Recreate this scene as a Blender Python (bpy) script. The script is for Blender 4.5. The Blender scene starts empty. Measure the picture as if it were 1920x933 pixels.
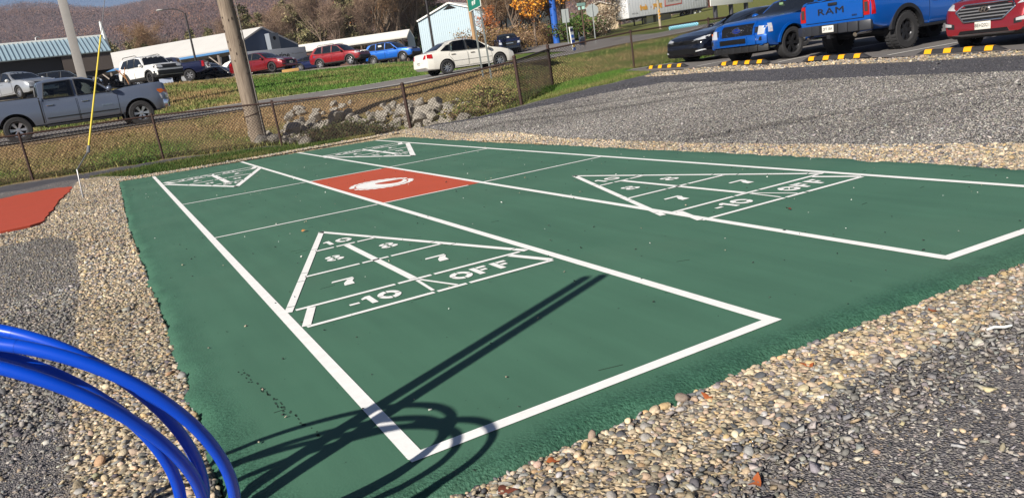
import bpy, bmesh, math, random
import numpy as np
from mathutils import Vector, Matrix
from mathutils.bvhtree import BVHTree
from mathutils.geometry import tessellate_polygon

random.seed(7)
RNG = np.random.RandomState(11)
SC = bpy.context.scene
COL = SC.collection
rad = math.radians

# ------------------------------------------------------------------ camera
cam_d = bpy.data.cameras.new('camera')
cam = bpy.data.objects.new('camera', cam_d)
COL.objects.link(cam)
cam_d.sensor_width = 36.0
cam_d.lens = 1466.4962 / 1920 * 36.0
cam_d.clip_start = 0.05
cam_d.clip_end = 6000
CAMP = (-0.7712, -2.6433, 1.3744)
_rx, _ry, _rz = 1.3365, 0.1371, -0.485
cam.matrix_world = (Matrix.Translation(CAMP) @ Matrix.Rotation(_rz, 4, 'Z')
                    @ Matrix.Rotation(_ry, 4, 'Y') @ Matrix.Rotation(_rx, 4, 'X'))
SC.camera = cam

# ------------------------------------------------------------------ world, sun, exposure
SUN_EL = rad(31.0)
SUN_DIR = Vector((-0.88 * math.cos(SUN_EL), -0.475 * math.cos(SUN_EL), math.sin(SUN_EL)))  # towards the sun
world = bpy.data.worlds.new('World')
SC.world = world
world.use_nodes = True
wn = world.node_tree
sky = wn.nodes.new('ShaderNodeTexSky')
sky.sky_type = 'NISHITA'
sky.sun_disc = False
sky.sun_elevation = SUN_EL
sky.sun_rotation = math.atan2(SUN_DIR.x, SUN_DIR.y)
sky.altitude = 1500
sky.air_density = 0.55
sky.dust_density = 0.15
wn.links.new(sky.outputs[0], wn.nodes['Background'].inputs[0])
wn.nodes['Background'].inputs[1].default_value = 0.05
sun_d = bpy.data.lights.new('sun', 'SUN')
sun_d.energy = 5.0
sun_d.angle = rad(0.53)
sun_d.color = (1.0, 0.93, 0.83)
sun = bpy.data.objects.new('sun', sun_d)
COL.objects.link(sun)
sun.rotation_euler = (-SUN_DIR).to_track_quat('-Z', 'Y').to_euler()
SC.view_settings.view_transform = 'Standard'
SC.view_settings.look = 'None'
SC.view_settings.gamma = 1.0
SC.view_settings.use_curve_mapping = False
SC.view_settings.exposure = 0.55
SC.cycles.use_denoising = True
SC.cycles.max_bounces = 6
SC.cycles.transparent_max_bounces = 12
SC.cycles.volume_bounces = 0


# ------------------------------------------------------------------ helpers
def S(r, g, b):
    """an 8-bit display colour as linear values"""
    return tuple(((c / 255 / 12.92) if c / 255 <= 0.04045 else ((c / 255 + 0.055) / 1.055) ** 2.4) for c in (r, g, b))


MATS = {}


def mat(name, color, rough=0.6, metal=0.0, var=0.0, vscale=8.0, var2=None, bump=0.0, bscale=60.0,
        attr=None, coat=0.0, spec=0.5, alpha=None, emit=None, stretch=None, detail=4.0):
    if name in MATS:
        return MATS[name]
    m = bpy.data.materials.new(name)
    m.use_nodes = True
    n = m.node_tree
    p = n.nodes['Principled BSDF']
    p.inputs['Roughness'].default_value = rough
    p.inputs['Metallic'].default_value = metal
    p.inputs['Specular IOR Level'].default_value = spec
    p.inputs['Coat Weight'].default_value = coat
    p.inputs['Coat Roughness'].default_value = 0.04
    tc = n.nodes.new('ShaderNodeTexCoord')
    src = tc.outputs['Object']
    if stretch:
        mp = n.nodes.new('ShaderNodeMapping')
        mp.inputs['Scale'].default_value = stretch
        n.links.new(src, mp.inputs[0])
        src = mp.outputs[0]
    col = None
    if attr:
        a = n.nodes.new('ShaderNodeAttribute')
        a.attribute_name = attr
        col = a.outputs['Color']
    if var > 0:
        nz = n.nodes.new('ShaderNodeTexNoise')
        nz.inputs['Scale'].default_value = vscale
        nz.inputs['Detail'].default_value = detail
        nz.inputs['Roughness'].default_value = 0.65
        n.links.new(src, nz.inputs['Vector'])
        mr = n.nodes.new('ShaderNodeMapRange')
        mr.inputs[1].default_value = 0.25
        mr.inputs[2].default_value = 0.75
        n.links.new(nz.outputs[0], mr.inputs[0])
        if var2 is not None:
            mx = n.nodes.new('ShaderNodeMix')
            mx.data_type = 'RGBA'
            mx.inputs[6].default_value = (*color, 1)
            mx.inputs[7].default_value = (*var2, 1)
            n.links.new(mr.outputs[0], mx.inputs[0])
            out = mx.outputs[2]
        else:
            mr.inputs[3].default_value = 1 - var
            mr.inputs[4].default_value = 1 + var
            mx = n.nodes.new('ShaderNodeMix')
            mx.data_type = 'RGBA'
            mx.blend_type = 'MULTIPLY'
            mx.inputs[0].default_value = 1.0
            mx.inputs[6].default_value = (*color, 1)
            if col is not None:
                n.links.new(col, mx.inputs[6])
            n.links.new(mr.outputs[0], mx.inputs[7])
            out = mx.outputs[2]
        n.links.new(out, p.inputs['Base Color'])
    elif col is not None:
        n.links.new(col, p.inputs['Base Color'])
    else:
        p.inputs['Base Color'].default_value = (*color, 1)
    if bump > 0:
        nb = n.nodes.new('ShaderNodeTexNoise')
        nb.inputs['Scale'].default_value = bscale
        nb.inputs['Detail'].default_value = 3.0
        n.links.new(src, nb.inputs['Vector'])
        bp = n.nodes.new('ShaderNodeBump')
        bp.inputs['Strength'].default_value = bump
        bp.inputs['Distance'].default_value = 0.02
        n.links.new(nb.outputs[0], bp.inputs['Height'])
        n.links.new(bp.outputs[0], p.inputs['Normal'])
    if emit:
        p.inputs['Emission Color'].default_value = (*emit[0], 1)
        p.inputs['Emission Strength'].default_value = emit[1]
    if alpha is not None:
        p.inputs['Alpha'].default_value = alpha
    MATS[name] = m
    return m


def tint_glass(name, color, mixv):
    """thin tinted window glass: partly see-through, glossy"""
    if name in MATS:
        return MATS[name]
    m = bpy.data.materials.new(name)
    m.use_nodes = True
    n = m.node_tree
    n.nodes.clear()
    o = n.nodes.new('ShaderNodeOutputMaterial')
    tr = n.nodes.new('ShaderNodeBsdfTransparent')
    tr.inputs[0].default_value = (*color, 1)
    gl = n.nodes.new('ShaderNodeBsdfGlossy')
    gl.inputs['Roughness'].default_value = 0.03
    fr = n.nodes.new('ShaderNodeFresnel')
    fr.inputs[0].default_value = 1.5
    ad = n.nodes.new('ShaderNodeMath')
    ad.operation = 'ADD'
    ad.inputs[1].default_value = mixv
    mx = n.nodes.new('ShaderNodeMixShader')
    n.links.new(fr.outputs[0], ad.inputs[0])
    n.links.new(ad.outputs[0], mx.inputs[0])
    n.links.new(tr.outputs[0], mx.inputs[1])
    n.links.new(gl.outputs[0], mx.inputs[2])
    n.links.new(mx.outputs[0], o.inputs[0])
    MATS[name] = m
    return m


def tag(o, label=None, cat=None, group=None, kind=None):
    if label:
        o['label'] = label
    if cat:
        o['category'] = cat
    if group:
        o['group'] = group
    if kind:
        o['kind'] = kind
    return o


def empty(name, loc=(0, 0, 0), rz=0.0):
    o = bpy.data.objects.new(name, None)
    o.empty_display_size = 0.2
    COL.objects.link(o)
    o.location = loc
    o.rotation_euler = (0, 0, rz)
    return o


def thing(name, label, cat, loc=(0, 0, 0), rz=0.0, group=None):
    return tag(empty(name, loc, rz), label, cat, group)


def link_mesh(name, me, mats, parent=None, smooth=False, angle=None):
    for m in (mats if isinstance(mats, (list, tuple)) else [mats]):
        me.materials.append(m)
    if smooth:
        me.shade_smooth()
        if angle:
            me.set_sharp_from_angle(angle=rad(angle))
    o = bpy.data.objects.new(name, me)
    COL.objects.link(o)
    if parent is not None:
        o.parent = parent
    return o


def np_mesh(name, V, F, mats, parent=None, smooth=False, colors=None, angle=None, fattr=None):
    """V (n,3); F list of index arrays: (k,3) and/or (k,4) arrays"""
    if not isinstance(F, (list, tuple)):
        F = [F]
    me = bpy.data.meshes.new(name)
    V = np.asarray(V, np.float32)
    loops = np.concatenate([f.ravel() for f in F]).astype(np.int32)
    tot = np.concatenate([np.full(len(f), f.shape[1], np.int32) for f in F])
    start = np.concatenate([[0], np.cumsum(tot)[:-1]]).astype(np.int32)
    me.vertices.add(len(V))
    me.vertices.foreach_set('co', V.ravel())
    me.loops.add(len(loops))
    me.loops.foreach_set('vertex_index', loops)
    me.polygons.add(len(tot))
    me.polygons.foreach_set('loop_start', start)
    me.polygons.foreach_set('loop_total', tot)
    if smooth:
        me.polygons.foreach_set('use_smooth', np.ones(len(tot), bool))
    me.update(calc_edges=True)
    if colors is not None:
        a = me.color_attributes.new('tone', 'FLOAT_COLOR', 'POINT')
        c = np.ones((len(V), 4), np.float32)
        c[:, :3] = colors
        a.data.foreach_set('color', c.ravel())
    if fattr:
        for k, v in fattr.items():
            a = me.attributes.new(k, 'FLOAT', 'POINT')
            a.data.foreach_set('value', np.asarray(v, np.float32))
    me.validate()
    return link_mesh(name, me, mats, parent, False, angle)


class MB:
    """collects boxes, bars, tubes and prisms; build() links them as one mesh object"""

    def __init__(self):
        self.v = []
        self.f = []
        self.m = []

    def add(self, vs, fs, mi=0):
        b = len(self.v)
        self.v += [tuple(v) for v in vs]
        self.f += [tuple(b + i for i in f) for f in fs]
        self.m += [mi] * len(fs)
        return self

    def box(self, c, s, M=None, mi=0):
        x, y, z = s[0] / 2, s[1] / 2, s[2] / 2
        vs = [Vector((i * x, j * y, k * z)) for k in (-1, 1) for j in (-1, 1) for i in (-1, 1)]
        if M is not None:
            vs = [M @ v for v in vs]
        vs = [v + Vector(c) for v in vs]
        return self.add(vs, [(0, 2, 3, 1), (4, 5, 7, 6), (0, 1, 5, 4), (2, 6, 7, 3), (0, 4, 6, 2), (1, 3, 7, 5)], mi)

    def bar(self, a, b, w, h, mi=0, up=(0, 0, 1)):
        a = Vector(a)
        b = Vector(b)
        d = (b - a).normalized()
        up = Vector(up)
        if abs(d.dot(up)) > 0.98:
            up = Vector((1, 0, 0))
        r = d.cross(up).normalized()
        u = r.cross(d)
        vs = [p + r * (i * w / 2) + u * (j * h / 2) for p in (a, b) for (i, j) in ((-1, -1), (1, -1), (1, 1), (-1, 1))]
        return self.add(vs, [(0, 3, 2, 1), (4, 5, 6, 7), (0, 1, 5, 4), (1, 2, 6, 5), (2, 3, 7, 6), (3, 0, 4, 7)], mi)

    def tube(self, pts, rads, n=10, mi=0, cap=True):
        pts = [Vector(p) for p in pts]
        if not isinstance(rads, (list, tuple)):
            rads = [rads] * len(pts)
        vs = []
        prev = None
        for i, p in enumerate(pts):
            t = (pts[min(i + 1, len(pts) - 1)] - pts[max(i - 1, 0)]).normalized()
            if prev is None:
                a = Vector((0, 0, 1)) if abs(t.z) < 0.9 else Vector((1, 0, 0))
                prev = t.cross(a).normalized()
            u = (prev - t * prev.dot(t)).normalized()
            prev = u
            w = t.cross(u)
            for k in range(n):
                an = 2 * math.pi * k / n
                vs.append(p + (u * math.cos(an) + w * math.sin(an)) * rads[i])
        fs = []
        for i in range(len(pts) - 1):
            for k in range(n):
                k2 = (k + 1) % n
                fs.append((i * n + k, i * n + k2, (i + 1) * n + k2, (i + 1) * n + k))
        if cap:
            fs.append(tuple(range(n))[::-1])
            fs.append(tuple((len(pts) - 1) * n + k for k in range(n)))
        return self.add(vs, fs, mi)

    def prism(self, poly, axis, a, b, mi=0):
        """poly in the two axes other than 'axis' (order x,y,z); extruded from a to b"""
        n = len(poly)

        def p(q, t):
            return (t, q[0], q[1]) if axis == 'x' else ((q[0], t, q[1]) if axis == 'y' else (q[0], q[1], t))
        vs = [p(q, a) for q in poly] + [p(q, b) for q in poly]
        fs = [tuple(range(n)), tuple(range(n, 2 * n))[::-1]]
        fs += [(i, n + i, n + (i + 1) % n, (i + 1) % n) for i in range(n)]
        return self.add(vs, fs, mi)

    def lathe(self, prof, n=24, axis='y', mi=0, close=False):
        """prof: (radius, offset along axis)"""
        vs = []
        for (r, h) in prof:
            for k in range(n):
                a = 2 * math.pi * k / n
                c, s = r * math.cos(a), r * math.sin(a)
                vs.append((c, h, s) if axis == 'y' else ((c, s, h) if axis == 'z' else (h, c, s)))
        fs = []
        m = len(prof)
        for i in range(m if close else m - 1):
            i2 = (i + 1) % m
            for k in range(n):
                k2 = (k + 1) % n
                fs.append((i * n + k, i * n + k2, i2 * n + k2, i2 * n + k))
        return self.add(vs, fs, mi)

    def sphere(self, c, r, n=10, m=6, mi=0):
        vs = []
        for j in range(m + 1):
            th = math.pi * j / m
            for k in range(n):
                a = 2 * math.pi * k / n
                vs.append((c[0] + r[0] * math.sin(th) * math.cos(a), c[1] + r[1] * math.sin(th) * math.sin(a), c[2] + r[2] * math.cos(th)))
        fs = [(j * n + k, (j + 1) * n + k, (j + 1) * n + (k + 1) % n, j * n + (k + 1) % n) for j in range(m) for k in range(n)]
        return self.add(vs, fs, mi)

    def bm(self):
        bm = bmesh.new()
        vs = [bm.verts.new(v) for v in self.v]
        for f, mi in zip(self.f, self.m):
            try:
                fc = bm.faces.new([vs[i] for i in f])
                fc.material_index = mi
            except ValueError:
                pass
        bmesh.ops.recalc_face_normals(bm, faces=bm.faces)
        return bm

    def build(self, name, mats, parent=None, smooth=False, angle=40, bevel=0.0, merge=False):
        bm = self.bm()
        if merge:
            bmesh.ops.remove_doubles(bm, verts=bm.verts, dist=1e-5)
        if bevel > 0:
            es = [e for e in bm.edges if len(e.link_faces) == 2 and e.calc_face_angle(0) > 0.6]
            bmesh.ops.bevel(bm, geom=es, offset=bevel, segments=2, affect='EDGES', profile=0.6, clamp_overlap=True)
        me = bpy.data.meshes.new(name)
        bm.to_mesh(me)
        bm.free()
        return link_mesh(name, me, mats, parent, smooth or bevel > 0, angle)


def text_mesh(txt, size, depth=0.004, sx=1.0, bold=0.0, spacing=1.0):
    """lettering as a mesh lying in the xy plane, centred on its width"""
    cu = bpy.data.curves.new('lettering', 'FONT')
    cu.body = txt
    cu.size = size
    cu.extrude = depth
    cu.offset = bold
    cu.align_x = 'CENTER'
    cu.align_y = 'CENTER'
    cu.space_character = spacing
    cu.resolution_u = 3
    o = bpy.data.objects.new('lettering', cu)
    COL.objects.link(o)
    bpy.context.view_layer.update()
    me = bpy.data.meshes.new_from_object(o.evaluated_get(bpy.context.evaluated_depsgraph_get()))
    bpy.data.objects.remove(o)
    if sx != 1.0:
        me.transform(Matrix.Diagonal((sx, 1, 1, 1)))
    me.materials.clear()
    return me


def lettering(txt, size, M, m, parent, name='lettering', **k):
    me = text_mesh(txt, size, **k)
    me.transform(M)
    return link_mesh(name, me, m, parent)


def copy_tree(o, parent=None):
    c = o.copy()
    COL.objects.link(c)
    c.parent = parent
    for ch in list(o.children):
        copy_tree(ch, c)
    return c

# ------------------------------------------------------------------ terrain
CX,CY=-0.7712,-2.6433
def zright(x,y):
    return np.clip(x-6.4,0,6.6)*np.clip(.065+.0038*(y-6.5),.03,.11)
PROF={
-60:[(0,-.03),(19,-.03),(24,.2),(30,.9),(38,1.1),(50,2.8),(60,3.2),(200,4)],
-14:[(0,-.03),(19,-.03),(21.5,.05),(23,.14),(26,.45),(28.6,.92),(29,1.03),(36.5,1.2),(38,1.25),(51,2.95),(54,3.2),(62,3.5),(90,3.6),(200,4)],
-5:[(0,-.03),(19,-.03),(21.5,.05),(23,.14),(26,.45),(28.6,.92),(29,1.03),(36.5,1.2),(38,1.25),(51,2.95),(54,3.2),(62,3.5),(90,3.6),(200,4)],
2.5:[(0,-.03),(19,-.03),(21.5,.08),(22.9,.15),(26,.5),(28.8,.95),(29.3,1.04),(36.7,1.2),(38.5,1.3),(50,2.9),(53,3.05),(60,3.2),(90,3.4),(200,4)],
10:[(0,-.03),(18.5,-.03),(20.5,.07),(22.3,.13),(24,.1),(26,.3),(28.8,.92),(29.8,1.02),(37,1.2),(39,1.3),(52,2.62),(56,2.9),(62,3.05),(90,3.2),(200,4)],
17:[(0,-.03),(18,-.03),(19.8,.08),(20.6,.1),(21.4,-.45),(23.3,-.5),(25.6,.15),(28,.7),(30.8,.98),(31.3,1.05),(38.5,1.2),(41,1.3),(55,2.36),(59,2.72),(64,2.75),(100,3.0),(200,4)],
24:[(0,-.03),(17.5,-.02),(19.5,.1),(20.6,.14),(21.5,-.15),(23.5,-.1),(28,.5),(32,.98),(34.3,1.19),(41.5,1.3),(45,1.35),(58,1.95),(62,2.2),(70,2.4),(110,2.8),(200,4)],
27:[(0,-.03),(12,-.0),(18,.13),(21.7,.2),(24,.3),(30,.85),(35.4,1.22),(36,1.27),(43,1.36),(60,1.6),(68,1.82),(80,2.3),(120,3),(200,4)],
}
for a,tail in {31:[(25.8,.36),(30,.7),(37.5,1.2),(38.5,1.28),(46,1.42),(54,1.65),(64,2.1),(79,2.5),(115,3.6),(150,4.2),(220,6)],
               35.5:[(26.6,.56),(32,.85),(41,1.4),(42,1.46),(50,1.65),(56,1.95),(68,2.2),(115,3.7),(150,5),(220,7)],
               42:[(29,.72),(34,.9),(47,1.7),(48,1.8),(56,2.0),(68,2.4),(115,4.15),(150,6),(220,8)],
               50:[(33,.8),(40,1.1),(60,2.4),(68,2.6),(90,4.0),(150,7),(220,9)],
               60:[(33,.8),(50,1.2),(90,3),(150,6),(220,8)],
               90:[(33,.6),(60,.8),(150,1.5),(220,3)],
               130:[(33,0.2),(60,.2),(150,1),(220,3)]}.items():
    L=[]
    t=np.radians(a)
    for r in np.arange(0,tail[0][0]-1.5,1.0):
        L.append((r,float(zright(CX+r*np.sin(t),CY+r*np.cos(t))-.03)))
    PROF[a]=L+tail
_AZ=np.arange(-90,135.01,.5)
_R=np.concatenate([np.arange(0,60,.25),np.geomspace(60,260,60)])
def _table():
    ks=sorted(PROF);cols=[]
    for k in ks:
        r,z=zip(*PROF[k]);cols.append(np.interp(_R,r,z))
    cols=np.array(cols);T=np.empty((len(_AZ),len(_R)))
    for j in range(len(_R)):T[:,j]=np.interp(_AZ,ks,cols[:,j])
    k=np.array([1,2,3,2,1])/9.
    P=np.pad(T,((0,0),(2,2)),'edge');T=sum(k[i]*P[:,i:i+T.shape[1]] for i in range(5))
    k=np.array([1,2,3,4,3,2,1])/16.
    P=np.pad(T,((3,3),(0,0)),'edge');T=sum(k[i]*P[i:i+T.shape[0]] for i in range(7))
    return T
_T=_table()
def gz(x,y):
    x=np.asarray(x,float);y=np.asarray(y,float)
    r=np.hypot(x-CX,y-CY);az=np.degrees(np.arctan2(x-CX,y-CY))
    back=np.abs(az)>134
    az=np.clip(az,-90,134.9)
    i=np.clip((az+90)/.5,0,len(_AZ)-1.001);i0=i.astype(int);fi=i-i0
    j=np.interp(r,_R,np.arange(len(_R)));j=np.clip(j,0,len(_R)-1.001);j0=j.astype(int);fj=j-j0
    z=(_T[i0,j0]*(1-fi)*(1-fj)+_T[i0+1,j0]*fi*(1-fj)+_T[i0,j0+1]*(1-fi)*fj+_T[i0+1,j0+1]*fi*fj)
    return z


def g1(x, y):
    return float(gz(np.array([x]), np.array([y]))[0])


def inpoly(x, y, poly):
    x = np.asarray(x)
    y = np.asarray(y)
    r = np.zeros(x.shape, bool)
    n = len(poly)
    for i in range(n):
        x0, y0 = poly[i]
        x1, y1 = poly[(i + 1) % n]
        if y0 == y1:
            continue
        c = ((y0 > y) != (y1 > y)) & (x < (x1 - x0) * (y - y0) / (y1 - y0) + x0)
        r ^= c
    return r


def polydist(x, y, poly):
    """distance to the outline"""
    d = np.full(np.shape(x), 1e9)
    n = len(poly)
    for i in range(n):
        ax, ay = poly[i]
        bx, by = poly[(i + 1) % n]
        vx, vy = bx - ax, by - ay
        L = vx * vx + vy * vy + 1e-12
        t = np.clip(((x - ax) * vx + (y - ay) * vy) / L, 0, 1)
        d = np.minimum(d, np.hypot(x - ax - t * vx, y - ay - t * vy))
    return d


def signed(x, y, poly):
    return np.where(inpoly(x, y, poly), -1, 1) * polydist(x, y, poly)


def vnoise(x, y, s, seed=0):
    """smooth value noise, 0..1"""
    r = np.random.RandomState(seed).rand(64, 64)
    u = np.asarray(x) / s
    v = np.asarray(y) / s
    i = np.floor(u).astype(int)
    j = np.floor(v).astype(int)
    f = u - i
    g = v - j
    f = f * f * (3 - 2 * f)
    g = g * g * (3 - 2 * g)
    a = r[i % 64, j % 64] * (1 - f) + r[(i + 1) % 64, j % 64] * f
    b = r[i % 64, (j + 1) % 64] * (1 - f) + r[(i + 1) % 64, (j + 1) % 64] * f
    return a * (1 - g) + b * g


def sstep(a, b, x):
    t = np.clip((x - a) / (b - a), 0, 1)
    return t * t * (3 - 2 * t)


COURT = [(-0.70, -0.27), (0.1, -0.33), (0.98, -0.26), (1.74, -0.24), (3.4, -0.26), (5.68, -0.28), (5.66, 1.05), (5.70, 3.1), (5.65, 6.7), (5.57, 11.1),
         (5.66, 15.9), (4.98, 16.02), (3.24, 16.45), (1.31, 16.76), (-0.70, 17.05), (-0.75, 8.85), (-0.68, 1.8)]
# bands of round pebbles round the court, by the stops, and round the red court
PEB = [[(-6.0, 10.9), (-2.42, 10.85), (-1.9, 10.95), (-1.8, 14.8), (-1.5, 18.9), (-1.0, 18.45), (-0.3, 17.5), (1.3, 17.05), (3.3, 16.72), (5.4, 16.25), (6.25, 16.3), (6.2, 10.0),
        (6.2, 5.6), (6.45, 3.2), (6.75, 1.6), (6.8, -0.5), (3.4, -0.72), (2.5, -0.68), (1.85, -0.62), (1.15, -0.72), (0.75, -0.92), (0.3, -1.05), (-0.6, -1.0), (-1.15, -0.5), (-1.22, 1.5),
        (-1.26, 3.7), (-1.26, 5.5), (-1.36, 8.3), (-1.65, 9.3), (-6.0, 9.4)],
       [(12.75, 3.0), (12.72, 5.5), (12.6, 10.0), (12.35, 12.6), (12.2, 14.6), (12.9, 15.0), (13.1, 13.5), (13.2, 9.0), (13.3, 3.0)]]
REDC = [(-6.5, 18.86), (-1.55, 18.86), (-1.66, 17.2), (-1.81, 14.82), (-1.86, 12.2), (-1.9, 11.3), (-2.05, 11.08), (-2.42, 10.98), (-6.5, 10.95)]
FENCE = [(-11.7, 20.4), (-8.65, 20.35), (-5.6, 20.3), (-2.55, 20.25), (0.5, 20.15), (3.45, 19.35), (6.35, 17.0), (9.2, 16.05), (11.9, 18.9), (14.55, 18.2), (17.3, 17.7), (20.2, 17.3), (23.2, 17.0), (26.2, 16.7)]
PATH = [(-14, 20.15), (-2.5, 20.0), (0.5, 19.95), (3.4, 19.1), (6.3, 16.75), (9.1, 15.75), (10.3, 15.6), (11.4, 15.0), (12.25, 14.6), (12.35, 12.6), (12.6, 10), (12.72, 5.5), (12.75, 2), (12.6, -6),
        (10.8, -6), (10.9, 2), (11.1, 5.5), (11.0, 9), (11.4, 12.6), (10.2, 13.6), (8.6, 14.5), (6.6, 15.75), (6.0, 16.3), (4.6, 17.4), (3.2, 18.45), (1.5, 19.2), (0.3, 19.3), (-1.3, 19.0), (-2, 18.95), (-14, 18.95)]
LAWN_STRIP = [(-1.3, 18.98), (0.3, 19.28), (1.5, 19.18), (3.2, 18.43), (4.6, 17.38), (5.3, 16.75), (5.0, 16.4), (3.3, 16.75), (1.3, 17.1), (-0.3, 17.55), (-1.0, 18.5)]
LAWN_RIGHT = [(9.3, 15.95), (10.4, 15.7), (11.5, 15.1), (12.3, 14.75), (12.95, 15.3), (13.2, 17.2), (14.5, 18.2), (11.9, 18.9)]


def rough(poly, step, amp, seed):
    """an outline cut finely and made uneven"""
    out = []
    n = len(poly)
    for i in range(n):
        a = np.array(poly[i])
        b = np.array(poly[(i + 1) % n])
        k = max(1, int(np.hypot(*(b - a)) / step))
        nrm = np.array([-(b - a)[1], (b - a)[0]]) / (np.hypot(*(b - a)) + 1e-9)
        for j in range(k):
            p = a + (b - a) * j / k
            w = (vnoise(p[0] * 1.0, p[1] * 1.0, 0.35, seed) - 0.5) * 2 * amp + (vnoise(p[0], p[1], 0.09, seed + 1) - 0.5) * 1.2 * amp
            out.append(tuple(p + nrm * float(w)))
    return out


# one sheet out to beyond the foot of the hill, finest near the camera
az_f = np.concatenate([np.arange(-180, -50, 4.0), np.arange(-50, -16, 1.0), np.arange(-16, 74, 0.28), np.arange(74, 110, 1.0), np.arange(110, 180, 4.0)])
rr_f = np.concatenate([np.linspace(0.02, 3, 30), np.arange(3.05, 10, .07), np.arange(10, 26, .12), np.arange(26, 62, .4), np.geomspace(62, 420, 60), np.geomspace(440, 3500, 25)])
AA, RR = np.meshgrid(np.radians(az_f), rr_f, indexing='ij')
GX = CX + RR * np.sin(AA)
GY = CY + RR * np.cos(AA)
GZ = gz(GX, GY)
under = signed(GX, GY, COURT)
GZ = np.where(under < 0.0, GZ - 0.06, GZ)
under = signed(GX, GY, REDC)
GZ = np.where(under < 0.0, GZ - 0.04, GZ)
bumpy = (vnoise(GX, GY, 0.7, 5) - .5) * .05 + (vnoise(GX, GY, 0.25, 6) - .5) * .03
far_w = sstep(17, 22, RR)
GZ = GZ + bumpy * far_w
na, nr = AA.shape
ii, jj = np.meshgrid(np.arange(na), np.arange(nr - 1), indexing='ij')
i2 = (ii + 1) % na
quads = np.stack([ii * nr + jj, i2 * nr + jj, i2 * nr + jj + 1, ii * nr + jj + 1], -1).reshape(-1, 4)
# zones: gravel (crushed stone), pebble, path (fine grey screenings), dry grass
fx, fy = GX.ravel(), GY.ravel()
wob = (vnoise(fx, fy, .5, 21) - .5) * .12 + (vnoise(fx, fy, .13, 22) - .5) * .07
peb = np.max([sstep(.06, -.06, signed(fx, fy, P) + wob) for P in PEB], axis=0)
pth = sstep(.05, -.05, signed(fx, fy, PATH) + wob * .6)
lawn = np.maximum(sstep(.06, -.06, signed(fx, fy, LAWN_STRIP) + wob), sstep(.06, -.06, signed(fx, fy, LAWN_RIGHT) + wob))
# everything on this side of the fence that is nothing else is crushed stone
near = [(-14, 20.2), (-2.5, 20.1), (0.5, 20.05), (3.4, 19.25), (6.3, 16.9), (9.15, 15.95), (11.2, 15.2), (13.2, 16.2), (14.2, 17.8), (30, 16), (40, -30), (-30, -30), (-30, 20.2)]
grv = sstep(.1, -.1, signed(fx, fy, near) + wob) * (1 - lawn)
dry = np.clip(vnoise(fx, fy, 2.2, 31) * .8 + vnoise(fx, fy, .6, 32) * .5 - .12, 0, 1)
rng_c = np.hypot(fx - CX, fy - CY)
azf = np.degrees(np.arctan2(fx - CX, fy - CY))
dry = np.where(rng_c < 22.5, dry * .25, dry)
bank = sstep(37, 39, rng_c) * (1 - sstep(60, 70, rng_c))
dry = np.clip(dry + .30 * sstep(25, 28, rng_c) * (1 - bank) * sstep(22, 14, azf) + .15 * sstep(14, 20, azf) * sstep(28, 24, azf) - .25 * sstep(29, 33, azf) - bank * (.42 * sstep(8, 11, azf) - .02), 0, 1)
dry = np.where(rng_c > 62, .28, dry)

gm = bpy.data.materials.new('ground_cover')
gm.use_nodes = True
nt = gm.node_tree
gp = nt.nodes['Principled BSDF']
gp.inputs['Roughness'].default_value = 0.95
gp.inputs['Specular IOR Level'].default_value = 0.15
gtc = nt.nodes.new('ShaderNodeTexCoord')


def gattr(n):
    a = nt.nodes.new('ShaderNodeAttribute')
    a.attribute_name = n
    return a.outputs['Fac']


def gmix(f, a, b, t='MIX'):
    m = nt.nodes.new('ShaderNodeMix')
    m.data_type = 'RGBA'
    m.blend_type = t
    for i, v in ((0, f), (6, a), (7, b)):
        if isinstance(v, tuple):
            m.inputs[i].default_value = (*v, 1)
        elif isinstance(v, (int, float)):
            m.inputs[i].default_value = v
        else:
            nt.links.new(v, m.inputs[i])
    return m.outputs[2]


def gnoise(scale, detail=3, lo=.3, hi=.7):
    n_ = nt.nodes.new('ShaderNodeTexNoise')
    n_.inputs['Scale'].default_value = scale
    n_.inputs['Detail'].default_value = detail
    nt.links.new(gtc.outputs['Object'], n_.inputs['Vector'])
    r_ = nt.nodes.new('ShaderNodeMapRange')
    r_.inputs[1].default_value = lo
    r_.inputs[2].default_value = hi
    nt.links.new(n_.outputs[0], r_.inputs[0])
    return r_.outputs[0]


def gstones(scale, ramp):
    v_ = nt.nodes.new('ShaderNodeTexVoronoi')
    v_.inputs['Scale'].default_value = scale
    nt.links.new(gtc.outputs['Object'], v_.inputs['Vector'])
    sp = nt.nodes.new('ShaderNodeSeparateColor')
    nt.links.new(v_.outputs['Color'], sp.inputs[0])
    cr = nt.nodes.new('ShaderNodeValToRGB')
    cr.color_ramp.interpolation = 'CONSTANT'
    el = cr.color_ramp.elements
    while len(el) < len(ramp):
        el.new(0.5)
    for e_, (p_, c_) in zip(el, ramp):
        e_.position = p_
        e_.color = (*c_, 1)
    nt.links.new(sp.outputs[0], cr.inputs[0])
    return cr.outputs[0], v_.outputs['Distance']


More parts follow.
